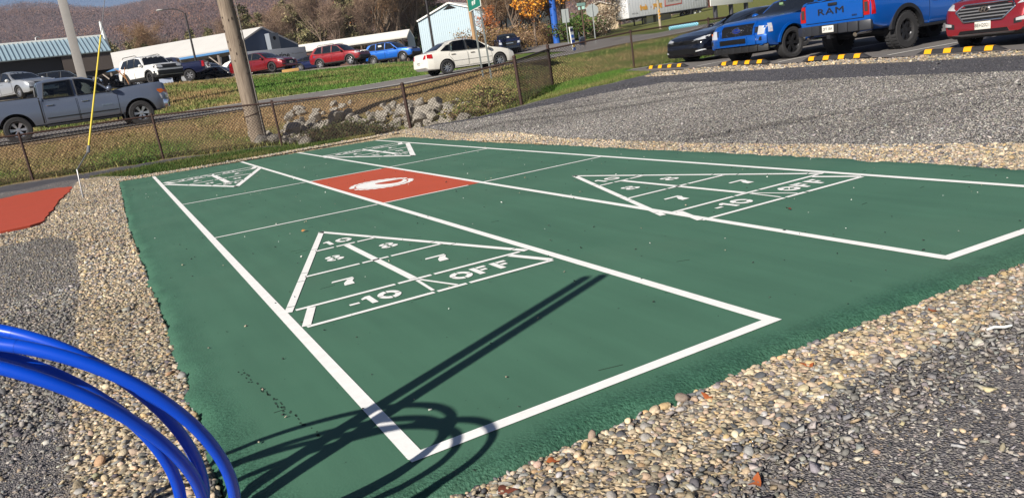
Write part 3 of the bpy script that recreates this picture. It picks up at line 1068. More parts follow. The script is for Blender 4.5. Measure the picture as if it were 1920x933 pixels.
class Car:
    """lofted body, greenhouse and surface-fitted parts; local +x is forward, origin on the ground between the axles"""

    def __init__(self, name, label, cat, sp, loc, az, scale=1.0, group=None):
        self.sp = sp
        self.root = thing(name, label, cat, loc, rad(90 - az), group)
        self.root.scale = (scale,) * 3
        self.paint = PAINTS[sp['paint']]
        self.zk = zk = sp.get('zk', 1.0)
        if zk != 1.0:
            for k_ in ('top', 'bot', 'gh'):
                sp[k_] = [(a_, b_ * zk) for a_, b_ in sp[k_]]
            sp['win'] = [[(a_, b_ * zk) for a_, b_ in q_] for q_ in sp['win']]
            sp['gz'] = tuple(v_ * zk for v_ in sp['gz'])
        self.W = sp['W']
        self.body()
        self.green()
        self.bvh()
        self.cut()
        self.wheels()

    def hw(self, x):
        return self.W / 2 * interp(self.sp['plan'], x)

    def body(self):
        sp = self.sp
        x0, x1 = sp['top'][0][0], sp['top'][-1][0]
        xs = sorted(set([round(p[0], 3) for p in sp['top']] + [round(p[0], 3) for p in sp['bot'] if x0 <= p[0] <= x1] + [round(p[0], 3) for p in sp['plan'] if x0 <= p[0] <= x1] + [round(float(v), 3) for v in np.linspace(x0, x1, 34)]))
        ring = [(-a, b) for a, b in SEC[::-1]][:-1] + SEC  # right top .. bottom .. left top
        n = len(ring)
        m = MB()
        V = []
        for x in xs:
            zt, zb, h = interp(sp['top'], x), interp(sp['bot'], x), self.hw(x)
            for (a, b) in ring:
                b2 = min(b, 1.0)
                V.append((x, a * h, zb + (zt - zb) * b2 + (b - b2) * 1.2 * (1 if zt - zb > .3 else 0)))
        F = []
        for i in range(len(xs) - 1):
            for k in range(n - 1):
                F.append((i * n + k, i * n + k + 1, (i + 1) * n + k + 1, (i + 1) * n + k))
            F.append((i * n + n - 1, i * n, (i + 1) * n, (i + 1) * n + n - 1))
        F.append(tuple(range(n)))
        F.append(tuple((len(xs) - 1) * n + k for k in range(n))[::-1])
        m.add(V, F)
        bm = m.bm()
        bmesh.ops.remove_doubles(bm, verts=bm.verts, dist=1e-4)
        clad = sp.get('clad', 0)
        for f in bm.faces:
            c = f.calc_center_median()
            if c.z < clad or (c.z < .25 and abs(f.normal.z) > .7 and f.normal.z < 0):
                f.material_index = 2
        me = bpy.data.meshes.new('body')
        bm.to_mesh(me)
        bm.free()
        self.b = link_mesh('body', me, [self.paint, WELL, sp.get('cladmat', DARKT)], self.root, True, 32)

    def ys(self, z):
        sp = self.sp
        z0, z1 = sp['gz']
        t = min(max((z - z0) / (z1 - z0), 0), 1)
        return sp['gw'][0] + (sp['gw'][1] - sp['gw'][0]) * (t ** 1.25)

    def green(self):
        sp = self.sp
        gh = sp['gh']
        out = []
        for i in range(len(gh) - 1):
            a, b = gh[i], gh[i + 1]
            k = max(1, int(math.hypot(b[0] - a[0], b[1] - a[1]) / .12))
            out += [(a[0] + (b[0] - a[0]) * j / k, a[1] + (b[1] - a[1]) * j / k) for j in range(k)]
        out.append(gh[-1])
        fr = [-1, -.985, -.93, -.8, -.45, 0, .45, .8, .93, .985, 1]
        n = len(fr)
        zmax = max(p[1] for p in gh)
        V = []
        xm = sum(p[0] for p in gh) / len(gh)
        for (x, z) in out:
            y = self.ys(z)
            for f in fr:
                drop = .075 * abs(f) ** 3.2
                V.append((x - (drop * .8 if z < zmax - .12 else 0) * (1 if x > xm else -1), f * y, z - drop * (1 if z > zmax - .12 else .25)))
        F = []
        N = len(out)
        for i in range(N):
            i2 = (i + 1) % N
            for k in range(n - 1):
                F.append((i * n + k, i * n + k + 1, i2 * n + k + 1, i2 * n + k))
        F.append(tuple(i * n for i in range(N)))
        F.append(tuple(i * n + n - 1 for i in range(N))[::-1])
        m = MB()
        m.add(V, F)
        self.g = m.build('roof', [self.paint, SEAM], self.root, True, 32)

    def bvh(self):
        vs, fs = [], []
        for o in (self.b, self.g):
            b = len(vs)
            vs += [v.co.copy() for v in o.data.vertices]
            fs += [[b + i for i in p.vertices] for p in o.data.polygons]
        self.tree = BVHTree.FromPolygons(vs, fs)

    def cut(self):
        sp = self.sp
        m = MB()
        for ax in sp['axles']:
            for s in (-1, 1):
                mm = MB()
                pr = [(ax + sp['arch'] * math.cos(t), sp['wr'] + sp['arch'] * math.sin(t)) for t in np.linspace(0, 2 * math.pi, 37)[:-1]]
                y0, y1 = sorted((s * (self.W / 2 - .34), s * (self.W / 2 + .2)))
                m.prism(pr, 'y', y0, y1, 1)
        c = m.build('cutter', [self.paint, WELL])
        c.matrix_world = self.root.matrix_world
        c.parent = self.root
        bool_cut(self.b, [c])
        if sp.get('see'):
            m = MB()
            for poly in sp['win']:
                m.prism(poly, 'y', -1.2, 1.2, 1)
            c = m.build('cutter', [self.paint, SEAM], self.root)
            bool_cut(self.g, [c])

    def cast(self, axis, a, b):
        if axis != 'top':
            b = b * self.zk
        if axis == 'front':
            o, d = Vector((6, a, b)), Vector((-1, 0, 0))
        elif axis == 'rear':
            o, d = Vector((-6, a, b)), Vector((1, 0, 0))
        elif axis == 'top':
            o, d = Vector((a, b, 6)), Vector((0, 0, -1))
        else:
            s = 1 if axis == 'left' else -1
            o, d = Vector((a, s * 4, b)), Vector((0, -s, 0))
        hit = self.tree.ray_cast(o, d)
        if hit[0] is None:
            near = self.tree.find_nearest(o + d * 4.2)
            return near[0], -d
        return hit[0], -d

    def patch(self, name, axis, poly, m, off=.008, parent=None, step=.14):
        """a panel laid on the bodywork: outline in the two axes seen along 'axis'"""
        bm = bmesh.new()
        bv = [bm.verts.new((p[0], p[1], 0)) for p in poly]
        for t in tessellate_polygon([[Vector((p[0], p[1], 0)) for p in poly]]):
            try:
                bm.faces.new([bv[i] for i in t])
            except ValueError:
                pass
        for _ in range(5):
            es = [e for e in bm.edges if e.calc_length() > step]
            if not es:
                break
            bmesh.ops.subdivide_edges(bm, edges=es, cuts=1)
            bmesh.ops.triangulate(bm, faces=bm.faces)
        d = None
        hits = []
        for v in bm.verts:
            p, d = self.cast(axis, v.co.x, v.co.y)
            hits.append((v, p))
        if axis in ('front', 'rear'):
            ext = max(p.dot(d) for v, p in hits)
            lim = .32 if name not in ('windscreen', 'rear_screen') else 2.0
            for v, p in hits:
                sh = p.dot(d) - (ext - lim)
                if sh < 0:
                    p -= d * sh
        for v, p in hits:
            v.co = p + d * off
        bnd = [e for e in bm.edges if e.is_boundary]
        r = bmesh.ops.extrude_edge_only(bm, edges=bnd)
        for v in [g for g in r['geom'] if isinstance(g, bmesh.types.BMVert)]:
            v.co -= d * (off + .012)
        bmesh.ops.recalc_face_normals(bm, faces=bm.faces)
        c = sum((f.normal.dot(d) * f.calc_area() for f in bm.faces))
        if c < 0:
            bmesh.ops.reverse_faces(bm, faces=bm.faces)
        me = bpy.data.meshes.new(name)
        bm.to_mesh(me)
        bm.free()
        return link_mesh(name, me, m, parent or self.root, True, 40)

    def wheels(self):
        sp = self.sp
        R, wd, rr = sp['wr'], sp['tw'], sp['rim']
        yo = self.W / 2 - .015
        tm = MB().lathe([(rr * .98, -wd / 2 + .02), (rr + .02, -wd / 2), (R - .03, -wd / 2), (R - .005, -wd / 2 + .025), (R, -wd / 4), (R, wd / 4), (R - .005, wd / 2 - .025), (R - .03, wd / 2), (rr + .02, wd / 2), (rr * .98, wd / 2 - .02), (rr * .9, 0)], 36, close=True)
        if sp.get('lugs'):
            for k in range(30):
                a = 2 * math.pi * k / 30
                for s in (-1, 1):
                    M = Matrix.Rotation(-a, 3, 'Y')
                    tm.box(M @ Vector((R + .004, s * wd * .3, 0)), (.022, wd * .36, .05), M)
        ro_ = max(wd / 2 - .062, .04)
        rm = MB()
        rm.lathe([(rr, .0), (rr, ro_ + .005), (rr - .02, ro_ + .012), (rr - .035, ro_ - .015), (rr - .04, -.05)], 36)
        ns = sp['spokes']
        for k in range(ns):
            a = 2 * math.pi * k / ns
            for o in ((-.11, .11) if sp.get('twin') else (0,)):
                a2 = a + o
                p0 = Vector((.05 * math.cos(a), ro_ - .01, .05 * math.sin(a)))
                p1 = Vector(((rr - .02) * math.cos(a2), ro_, (rr - .02) * math.sin(a2)))
                rm.bar(p0, p1, sp.get('spw', .06), .03, up=(0, 1, 0))
        rm.lathe([(.001, ro_ + .012), (.06, ro_ + .008), (.07, ro_ - .02)], 16)
        bm = MB().lathe([(rr - .02, -.03), (.001, -.03)], 24)
        th = tm.bm()
        first = None
        for ax in sp['axles']:
            for s in (-1, 1):
                wroot = empty('wheel', (ax, s * (yo - wd / 2), R), 0 if s > 0 else math.pi)
                wroot.parent = self.root
                if first is None:
                    t = tm.build('tyre', TYRE, wroot, True, 35)
                    r = rm.build('rim', sp.get('rimmat', ALLOY), wroot, True, 30)
                    d = bm.build('brake_disc', WELL, wroot)
                    first = (t, r, d)
                else:
                    for q in first:
                        c = q.copy()
                        COL.objects.link(c)
                        c.parent = wroot

    # --- fittings
    def windows(self):
        sp = self.sp
        gl = TINT if sp.get('see') else GLASS
        for poly in sp['win']:
            for s in ('left', 'right'):
                self._pane('side_window', poly, 1 if s == 'left' else -1, gl)

    def _pane(self, name, poly, s, gl):
        m = MB()
        n = len(poly)
        cx_ = sum(p[0] for p in poly) / n
        cz_ = sum(p[1] for p in poly) / n
        m.add([(x, s * (self.ys(z) + .010), z) for x, z in poly], [tuple(range(n)) if s < 0 else tuple(range(n))[::-1]], 0)
        big = [(cx_ + (x - cx_) * 1 + math.copysign(.028, x - cx_), cz_ + (z - cz_) + math.copysign(.022, z - cz_)) for x, z in poly]
        k = len(m.v)
        vv = [(x, s * (self.ys(z) + .006), z) for x, z in big] + [(x, s * (self.ys(z) + .0105), z) for x, z in poly] + [(x, s * (self.ys(z) - .02), z) for x, z in big]
        fs = []
        for i in range(n):
            j = (i + 1) % n
            fs += [(i, j, n + j, n + i), (i, j, 2 * n + j, 2 * n + i)]
        m.add(vv, fs, 1)
        return m.build(name, [gl, DARKT], self.root)

    def shield(self):
        """windscreen and rear screen on the sloping ends of the greenhouse"""
        sp = self.sp
        for nm, (xa, za), (xb, zb), axis in (('windscreen', *sp['ws'], 'front'), ('rear_screen', *sp['rs'], 'rear')):
            ya, yb = self.ys(za * self.zk) * .93, self.ys(zb * self.zk) * .88
            self.patch(nm, axis, [(-ya, za), (ya, za), (yb, zb), (-yb, zb)], GLASS, .012)

    def doors(self):
        sp = self.sp
        for poly in sp['doors']:
            for s in ('left', 'right'):
                n = len(poly)
                cx_ = sum(p[0] for p in poly) / n
                cz_ = sum(p[1] for p in poly) / n
                big = [(x + math.copysign(.012, x - cx_), z + math.copysign(.012, z - cz_)) for x, z in poly]
                d = self.patch('door', s, poly, self.paint, .010)
                self.patch('door_gap', s, big, SEAM, .004, d)
                hx, hz = min(p[0] for p in poly) + .2, max(p[1] for p in poly) - sp.get('hdl', .1)
                p, dd = self.cast(s, hx, hz)
                MB().box(p + dd * .03, (.2, .03, .035)).build('handle', sp.get('hmat', self.paint), d, bevel=.01)
        for s in ('left', 'right'):
            p, dd = self.cast(s, sp['mir'][0], sp['mir'][1])
            m = MB()
            m.sphere(p + dd * .14 + Vector((0, 0, .03)), (.09, .11, .085), 12, 8)
            m.bar(p - dd * .03 - Vector((0, 0, .02)), p + dd * .1, .06, .05)
            m.build('mirror', sp.get('mirmat', self.paint), self.root, True, 50)

    def plate(self, axis, z, txt, band=None):
        s = 1 if axis == 'front' else -1
        p, d = self.cast(axis, 0, z)
        pl_ = MB().box(p + d * .02, (.012, .31, .155)).build('licence_plate', PLATE, self.root, bevel=.004)
        M = Matrix.Translation(p + d * .03) @ Matrix(((0, 0, s, 0), (s, 0, 0, 0), (0, 1, 0, 0), (0, 0, 0, 1)))
        lettering(txt, .095, M, INK, pl_, sx=.85, depth=.001)
        return pl_


def basic(c):
    c.windows()
    c.shield()
    c.doors()
    return c


def mirror(poly):
    return [(-a, b) for a, b in poly][::-1]


# --- specs -----------------------------------------------------------
def sedan(**k):
    s = dict(W=1.75, axles=(1.31, -1.31), wr=.315, tw=.205, rim=.215, arch=.365, spokes=9, spw=.035,
             plan=[(-2.30, .80), (-2.2, .9), (-1.9, .965), (-1.2, 1), (1.2, 1), (1.8, .96), (2.08, .88), (2.19, .74)],
             top=[(-2.30, .60), (-2.27, .82), (-2.2, .98), (-2.0, 1.03), (-1.6, 1.04), (-1.2, .98), (0.8, .93), (1.05, .95), (1.5, .87), (1.9, .75), (2.1, .63), (2.19, .48)],
             bot=[(-2.30, .40), (-2.15, .28), (-1.0, .2), (1.0, .2), (1.9, .2), (2.19, .27)],
             gh=[(1.12, .90), (.42, 1.33), (.15, 1.43), (-.35, 1.48), (-.8, 1.46), (-1.15, 1.38), (-1.85, 1.02), (-1.85, .85), (1.12, .85)],
             gz=(.95, 1.46), gw=(.80, .56),
             win=[[(.78, .97), (.36, 1.26), (.1, 1.36), (-.18, 1.39), (-.2, .98)], [(-.3, .98), (-.28, 1.39), (-.75, 1.37), (-.95, 1.3), (-1.02, 1.0)], [(-1.1, 1.02), (-1.03, 1.27), (-1.2, 1.22), (-1.48, 1.05)]],
             ws=((1.05, .96), (.25, 1.40)), rs=((-1.8, 1.08), (-1.2, 1.36)),
             doors=[[(.9, .34), (.93, .6), (.86, .88), (-.22, .91), (-.22, .3), (.8, .3)], [(-.27, .3), (-.27, .91), (-1.1, .93), (-1.16, .8), (-1.0, .6), (-.92, .3)]],
             mir=(.72, .93), paint='cream')
    s.update(k)
    return s


def suv(**k):
    s = dict(W=1.81, axles=(1.31, -1.31), wr=.345, tw=.215, rim=.225, arch=.41, spokes=5, spw=.09, clad=.42,
             plan=[(-2.2, .84), (-2.1, .93), (-1.8, .98), (-1.2, 1), (1.3, 1), (1.8, .97), (2.05, .9), (2.17, .78)],
             top=[(-2.2, .8), (-2.17, 1.02), (-2.0, 1.10), (-.8, 1.06), (.8, 1.03), (1.0, 1.06), (1.6, 1.02), (1.95, .93), (2.1, .82), (2.17, .6)],
             bot=[(-2.2, .5), (-2.05, .38), (-1.0, .27), (1.0, .27), (1.9, .3), (2.17, .42)],
             gh=[(1.05, 1.0), (.38, 1.52), (.1, 1.62), (-.6, 1.66), (-1.5, 1.62), (-1.72, 1.55), (-2.08, 1.08), (-2.08, .95), (1.05, .95)],
             gz=(1.05, 1.64), gw=(.83, .64),
             win=[[(.74, 1.08), (.3, 1.46), (-.1, 1.54), (-.14, 1.09)], [(-.24, 1.09), (-.22, 1.55), (-.9, 1.55), (-.95, 1.1)], [(-1.05, 1.11), (-1.03, 1.54), (-1.4, 1.51), (-1.72, 1.2), (-1.6, 1.14)]],
             ws=((1.0, 1.08), (.2, 1.58)), rs=((-2.05, 1.15), (-1.78, 1.52)),
             doors=[[(.86, .45), (.92, .7), (.86, 1.0), (-.16, 1.02), (-.16, .45)], [(-.21, .45), (-.21, 1.02), (-1.08, 1.04), (-1.12, .9), (-.92, .62), (-.86, .45)]],
             mir=(.72, 1.06), paint='red', mirmat=DARKT)
    s.update(k)
    return s


def pickup(**k):
    s = dict(W=2.03, axles=(1.82, -1.82), wr=.405, tw=.265, rim=.25, arch=.50, spokes=6, spw=.05, twin=True, clad=.40,
             plan=[(-3.03, .93), (-2.95, .965), (-2.7, .985), (-1.5, 1), (1.9, 1), (2.4, .985), (2.68, .93), (2.78, .84)],
             top=[(-3.03, 1.22), (-2.98, 1.345), (-.98, 1.33), (-.95, 1.22), (-.6, 1.2), (.95, 1.2), (1.15, 1.26), (1.5, 1.33), (2.3, 1.36), (2.6, 1.36), (2.72, 1.31), (2.78, 1.05), (2.80, .62)],
             bot=[(-3.03, .62), (-2.6, .5), (-1.4, .42), (1.2, .42), (2.4, .42), (2.78, .5)],
             gh=[(1.25, 1.16), (.62, 1.72), (.35, 1.83), (-.1, 1.87), (-.7, 1.87), (-1.0, 1.8), (-1.06, 1.7), (-1.12, 1.2), (-1.12, 1.1), (1.25, 1.1)],
             gz=(1.2, 1.86), gw=(.96, .72),
             win=[[(.98, 1.25), (.55, 1.65), (.3, 1.73), (.06, 1.75), (.06, 1.26)], [(-.07, 1.26), (-.07, 1.75), (-.8, 1.73), (-.92, 1.27)]],
             ws=((1.2, 1.27), (.45, 1.78)), rs=((-1.12, 1.36), (-1.05, 1.72)),
             doors=[[(1.18, .5), (1.2, 1.1), (1.06, 1.17), (.02, 1.17), (.02, .47), (1.1, .47)], [(-.03, .47), (-.03, 1.17), (-1.0, 1.17), (-1.0, .47)]],
             mir=(1.0, 1.3), paint='slate', hdl=.13)
    s.update(k)
    return s


def front_set(c, head, grille, fog=None, gm_=None, lampm=None):
    for s in (-1, 1):
        q = [(s * y, z) for y, z in head]
        c.patch('headlight', 'front', q, lampm or LAMP, .012, step=.08)
        if fog:
            c.patch('fog_lamp', 'front', [(s * y, z) for y, z in fog], DARKT, .008, step=.1)
    return c.patch('grille', 'front', grille, gm_ or GRILLE, .010, step=.1)


def bars(c, y0, y1, zs, m, parent, axis='front', t=.02, off=.022):
    mb = MB()
    for z in zs:
        pts = [c.cast(axis, y, z) for y in np.linspace(y0, y1, 9)]
        pts = [p + d * off for p, d in pts]
        for a, b in zip(pts[:-1], pts[1:]):
            mb.bar(a, b, .02, t)
    return mb.build('slat', m, parent)


def arch_trim(c, m, wd=.05):
    sp = c.sp
    for ax in sp['axles']:
        for s in (-1, 1):
            mb = MB()
            n = 18
            vs = []
            for i in range(n + 1):
                t = rad(6) + (math.pi - rad(12)) * i / n
                for r_, o in ((sp['arch'] - .012, -.06), (sp['arch'] - .012, .022), (sp['arch'] + wd, .012), (sp['arch'] + wd, -.06)):
                    x, z = ax + r_ * math.cos(t), sp['wr'] + r_ * math.sin(t)
                    hw_ = c.hw(x)
                    vs.append((x, s * (hw_ + o), z))
            fs = [(i * 4 + k, i * 4 + (k + 1) % 4, (i + 1) * 4 + (k + 1) % 4, (i + 1) * 4 + k) for i in range(n) for k in range(4)]
            fs += [(0, 1, 2, 3), (n * 4 + 3, n * 4 + 2, n * 4 + 1, n * 4)]
            mb.add(vs, fs)
            mb.build('wheel_arch', m, c.root, True, 40)


def tail_set(c, poly, m=REDL):
    for s in (-1, 1):
        c.patch('taillight', 'rear', [(s * y, z) for y, z in poly], m, .012, step=.08)


def text_on(c, axis, a, z, txt, size, m, parent=None, name='lettering', off=.02, sx=1.0, bold=0.0, depth=.006, spacing=1.0):
    p, d = c.cast(axis, a, z)
    if axis in ('front', 'rear'):
        s = 1 if axis == 'front' else -1
        R_ = Matrix(((0, 0, s, 0), (s, 0, 0, 0), (0, 1, 0, 0), (0, 0, 0, 1)))
    else:
        s = 1 if axis == 'left' else -1
        R_ = Matrix(((-s, 0, 0, 0), (0, 0, s, 0), (0, 1, 0, 0), (0, 0, 0, 1)))
    return lettering(txt, size, Matrix.Translation(p + d * off) @ R_, m, parent or c.root, name, sx=sx, bold=bold, depth=depth, spacing=spacing)


def emblem(c, axis, z, ry, rz, m_rim, m_in, txt=None, off=.03):
    p, d = c.cast(axis, 0, z)
    mb = MB()
    n = 24
    for r_, o, mi in ((1.0, 0, 0), (.80, .008, 1)):
        ring = [(p.x + d.x * (off + o), ry * r_ * math.cos(2 * math.pi * i / n), z * c.zk + rz * r_ * math.sin(2 * math.pi * i / n)) for i in range(n)]
        back = [(x - d.x * (off), y, zz) for x, y, zz in ring]
        mb.add(ring + back, [tuple(range(n))] + [(i, (i + 1) % n, n + (i + 1) % n, n + i) for i in range(n)], mi)
    e = mb.build('emblem', [m_rim, m_in], c.root)
    if txt:
        s = 1 if axis == 'front' else -1
        M = Matrix.Translation(Vector((p.x + d.x * (off + .012), 0, z * c.zk))) @ Matrix(((0, 0, s, 0), (s, 0, 0, 0), (0, 1, 0, 0), (0, 0, 0, 1)))
        lettering(txt, rz * 1.25, M, CHROME, e, sx=1.1, depth=.002)
    return e


def at_ground(x, y, dz=0.0):
    return (x, y, g1(x, y) + dz)


def from_wheels(rear, front, side, half):
    """centre and heading of a vehicle from its two near wheels; side = +1 when they are its left wheels"""
    rx, ry = rear
    fx_, fy_ = front
    d = Vector((fx_ - rx, fy_ - ry)).normalized()
    left = Vector((-d.y, d.x))
    m = Vector(((rx + fx_) / 2, (ry + fy_) / 2)) - left * side * half
    return (m.x, m.y), math.degrees(math.atan2(d.x, d.y))


# grey crew-cab pickup driving along the road, driver inside
(px_, py_), az_ = from_wheels((-3.09, 26.75), (.55, 27.1), -1, .87)
c = basic(Car('pickup_truck', 'slate grey crew cab pickup driving along the road with a driver inside', 'pickup truck', pickup(see=True, paint='slate', hmat=CHROME), (px_, py_, 1.03), az_, 1.0))
front_set(c, [(.62, .98), (.97, .98), (.99, 1.12), (.66, 1.12)], [(-.6, .84), (.6, .84), (.6, 1.1), (-.6, 1.1)], lampm=AMBER)
for s in (-1, 1):
    c.patch('headlight', 'front', [(s * .62, .80), (s * .97, .80), (s * .98, .95), (s * .62, .95)], LAMP, .012, step=.08)
bars(c, -.95, .95, (.965,), CHROME, c.root, t=.05)
mb = MB()
for a, b in zip(np.linspace(-1.0, 1.0, 9)[:-1], np.linspace(-1.0, 1.0, 9)[1:]):
    pa, pb = [2.80 - .16 * abs(v) ** 3 for v in (a, b)]
    mb.bar((pa, a, .62), (pb, b, .62), .14, .26)
mb.build('bumper', CHROME, c.root, bevel=.02)
MB().box((-3.08, 0, .62), (.16, 1.9, .2)).build('bumper', CHROME, c.root, bevel=.03)
tail_set(c, [(.80, .9), (.93, .9), (.93, 1.3), (.80, 1.3)])
MB().box((-2.0, 0, 1.335), (1.95, 1.62, .03)).build('bed_liner', DARKT, c.root)
for s in ('left', 'right'):
    c.patch('belt_trim', s, [(1.15, .62), (1.15, .65), (-.95, .65), (-.95, .62)], DARKT, .018)
    text_on(c, s, .85, .82, 'SILVERADO', .06, CHROME, off=.016)
    sgn = 1 if s == 'left' else -1
    MB().box((.1, sgn * .95, .40), (2.2, .14, .06)).build('running_board', DARKT, c.root, bevel=.02)
    for ax in (1.29, -1.29 - .0):
        MB().box((ax if ax > 0 else -2.36, sgn * .93, .36), (.03, .2, .28)).build('mud_flap', DARKT, c.root)
# bed / cab gap and tail shapes
for s in ('left', 'right'):
    c.patch('cab_gap', s, [(-1.08, .5), (-1.045, .5), (-1.045, 1.3), (-1.08, 1.3)], SEAM, .006)
truck_grey = c

# the driver: head, neck, shoulders and arms reaching the wheel, seat below the window line
drv = thing('person', 'driver in dark clothes sitting at the wheel of the grey pickup', 'person', (px_, py_, 1.03), rad(90 - az_))
body_v = [((.12, 0, .80), .17), ((.10, 0, 1.0), .17), ((.08, 0, 1.2), .18), ((.07, 0, 1.34), .14), ((.08, 0, 1.43), .06), ((.10, 0, 1.5), .07), ((.11, 0, 1.58), .105), ((.10, 0, 1.66), .085),
          ((.10, .2, 1.33), .075), ((.30, .27, 1.13), .055), ((.55, .16, 1.2), .042), ((.62, .13, 1.22), .045), ((.10, -.2, 1.33), .075), ((.30, -.27, 1.13), .055), ((.55, -.16, 1.2), .042), ((.62, -.13, 1.22), .045),
          ((.35, .12, .76), .1), ((.62, .13, .86), .075), ((.78, .13, .5), .055), ((.35, -.12, .76), .1), ((.62, -.13, .86), .075), ((.78, -.13, .5), .055)]
body_e = [(0, 1), (1, 2), (2, 3), (3, 4), (4, 5), (5, 6), (6, 7), (3, 8), (8, 9), (9, 10), (10, 11), (3, 12), (12, 13), (13, 14), (14, 15), (0, 16), (16, 17), (17, 18), (0, 19), (19, 20), (20, 21)]


def skin_body(name, vs, es, m, parent, off=(0, 0, 0)):
    me = bpy.data.meshes.new(name)
    me.from_pydata([tuple(Vector(p) + Vector(off)) for p, r in vs], es, [])
    o = bpy.data.objects.new(name, me)
    COL.objects.link(o)
    sk = o.modifiers.new('skin', 'SKIN')
    for v, (p, r) in zip(me.skin_vertices[0].data, vs):
        v.radius = (r, r)
    me.skin_vertices[0].data[0].use_root = True
    sb = o.modifiers.new('sub', 'SUBSURF')
    sb.levels = 2
    bpy.context.view_layer.update()
    m2 = bpy.data.meshes.new_from_object(o.evaluated_get(bpy.context.evaluated_depsgraph_get()))
    bpy.data.objects.remove(o)
    m2.materials.clear()
    return link_mesh(name, m2, m, parent, True)


CLOTH = mat('dark_jacket', S(34, 36, 44), .85)
SKINM = mat('skin', S(168, 124, 100), .6)
skin_body('body', body_v, body_e, CLOTH, drv, (.1, -.42, -.03))
hm = MB()
hm.sphere((.22, -.42, 1.56), (.085, .075, .115), 14, 10)
hm.sphere((.31, -.42, 1.545), (.018, .014, .02), 8, 6)
hm.sphere((.21, -.495, 1.55), (.02, .012, .03), 8, 6)
hm.sphere((.21, -.345, 1.55), (.02, .012, .03), 8, 6)
hm.build('face', SKINM, drv, True, 60)
MB().sphere((.195, -.42, 1.6), (.1, .09, .105), 14, 10).build('hair', mat('dark_hair', S(30, 24, 20), .8), drv, True, 60)
MB().tube([(.62 + .1 * math.sin(a) * .35, -.42 + .19 * math.cos(a), 1.2 + .19 * math.sin(a)) for a in np.linspace(0, 2 * math.pi, 21)], .016, 6, cap=False).build('steering_wheel', DARKT, truck_grey.root, True)

# white sedan on the road
(px_, py_), az_ = from_wheels((13.2, 30.05), (15.83, 30.05), -1, .76)
white_sedan_pos = (px_, py_)
c = basic(Car('sedan', 'cream white four door sedan on the road behind the green sign posts', 'car', sedan(see=True, paint='cream', hmat=mat('grey_handle', S(130, 124, 112), .4)), (px_, py_, 1.235), az_ , 1.0))
front_set(c, [(.45, .60), (.78, .66), (.80, .78), (.5, .74)], [(-.4, .42), (.4, .42), (.42, .58), (-.42, .58)])
tail_set(c, [(.52, .76), (.84, .76), (.86, .95), (.62, .93)])
c.plate('rear', .62, '2AJ 418')
for s in ('left', 'right'):
    c.patch('belt_trim', s, [(.9, .52), (.9, .535), (-1.0, .545), (-1.0, .53)], SEAM, .014)
    c.patch('taillight', s, [(-2.2, .78), (-1.95, .84), (-1.98, .94), (-2.18, .95)], REDL, .01, step=.08)


def by_front_wheel(wx, wy, az, wb, half, side=-1):
    """vehicle centre from the ground contact of its near front wheel"""
    d = Vector((math.sin(rad(az)), math.cos(rad(az))))
    left = Vector((-d.y, d.x))
    m = Vector((wx, wy)) - d * (wb / 2) - left * side * half
    return (m.x, m.y, g1(m.x, m.y) + .02)


LOT = 'cars for sale on the bank top'
# red square-backed SUV
c = basic(Car('suv', 'red SUV with silver wheels on the bank top left of the blue SUV', 'car', suv(paint='red', hmat=None or PAINTS['red']), by_front_wheel(16.3, 54.75, 138, 2.62, .8), 138, group=LOT))
g = front_set(c, [(.5, .8), (.86, .78), (.88, .94), (.52, .95)], [(-.46, .8), (.46, .8), (.46, .95), (-.46, .95)], [(.5, .52), (.74, .52), (.74, .62), (.5, .62)], DARKT)
MB_ = MB()
for k in range(7):
    p, d = c.cast('front', -.39 + .13 * k, .875)
    MB_.bar(p + d * .02 + Vector((0, 0, -.06)), p + d * .02 + Vector((0, 0, .06)), .05, .02)
MB_.build('grille_bar', CHROME, g)
c.patch('lower_bumper', 'front', [(-.8, .42), (.8, .42), (.84, .62), (-.84, .62)], DARKT, .02)
tail_set(c, [(.66, .85), (.86, .85), (.86, 1.12), (.7, 1.1)])
arch_trim(c, DARKT)
for s in ('left', 'right'):
    c.patch('fuel_cap', s, [(-1.75, .88), (-1.62, .88), (-1.62, .98), (-1.75, .98)], CHROME, .012) if s == 'right' else None
    y = c.ys(1.6) * (1 if s == 'left' else -1)
    MB().tube([(-1.4, y, 1.62), (-1.3, y, 1.68), (-.1, y, 1.68), (.05, y, 1.63)], .018, 6).build('roof_rail', DARKT, c.root, True)
# bright blue SUV
c = basic(Car('suv', 'bright blue SUV with silver wheels on the bank top beside the white sedan', 'car', suv(paint='sky', spokes=10, spw=.04), by_front_wheel(20.9, 56.2, 138, 2.62, .8), 138, group=LOT))
front_set(c, [(.48, .84), (.86, .84), (.88, .95), (.5, .95)], [(-.46, .84), (.46, .84), (.46, .94), (-.46, .94)], [(.5, .55), (.74, .55), (.74, .64), (.5, .64)])
c.patch('lower_bumper', 'front', [(-.8, .42), (.8, .42), (.84, .6), (-.84, .6)], DARKT, .02)
tail_set(c, [(.6, .95), (.86, .95), (.86, 1.1), (.6, 1.08)])
arch_trim(c, DARKT)
for s in (-1, 1):
    MB().box((-.6, s * (c.ys(1.35) + .014), 1.32), (.3, .004, .22)).build('price_sticker', PLATE, c.root)
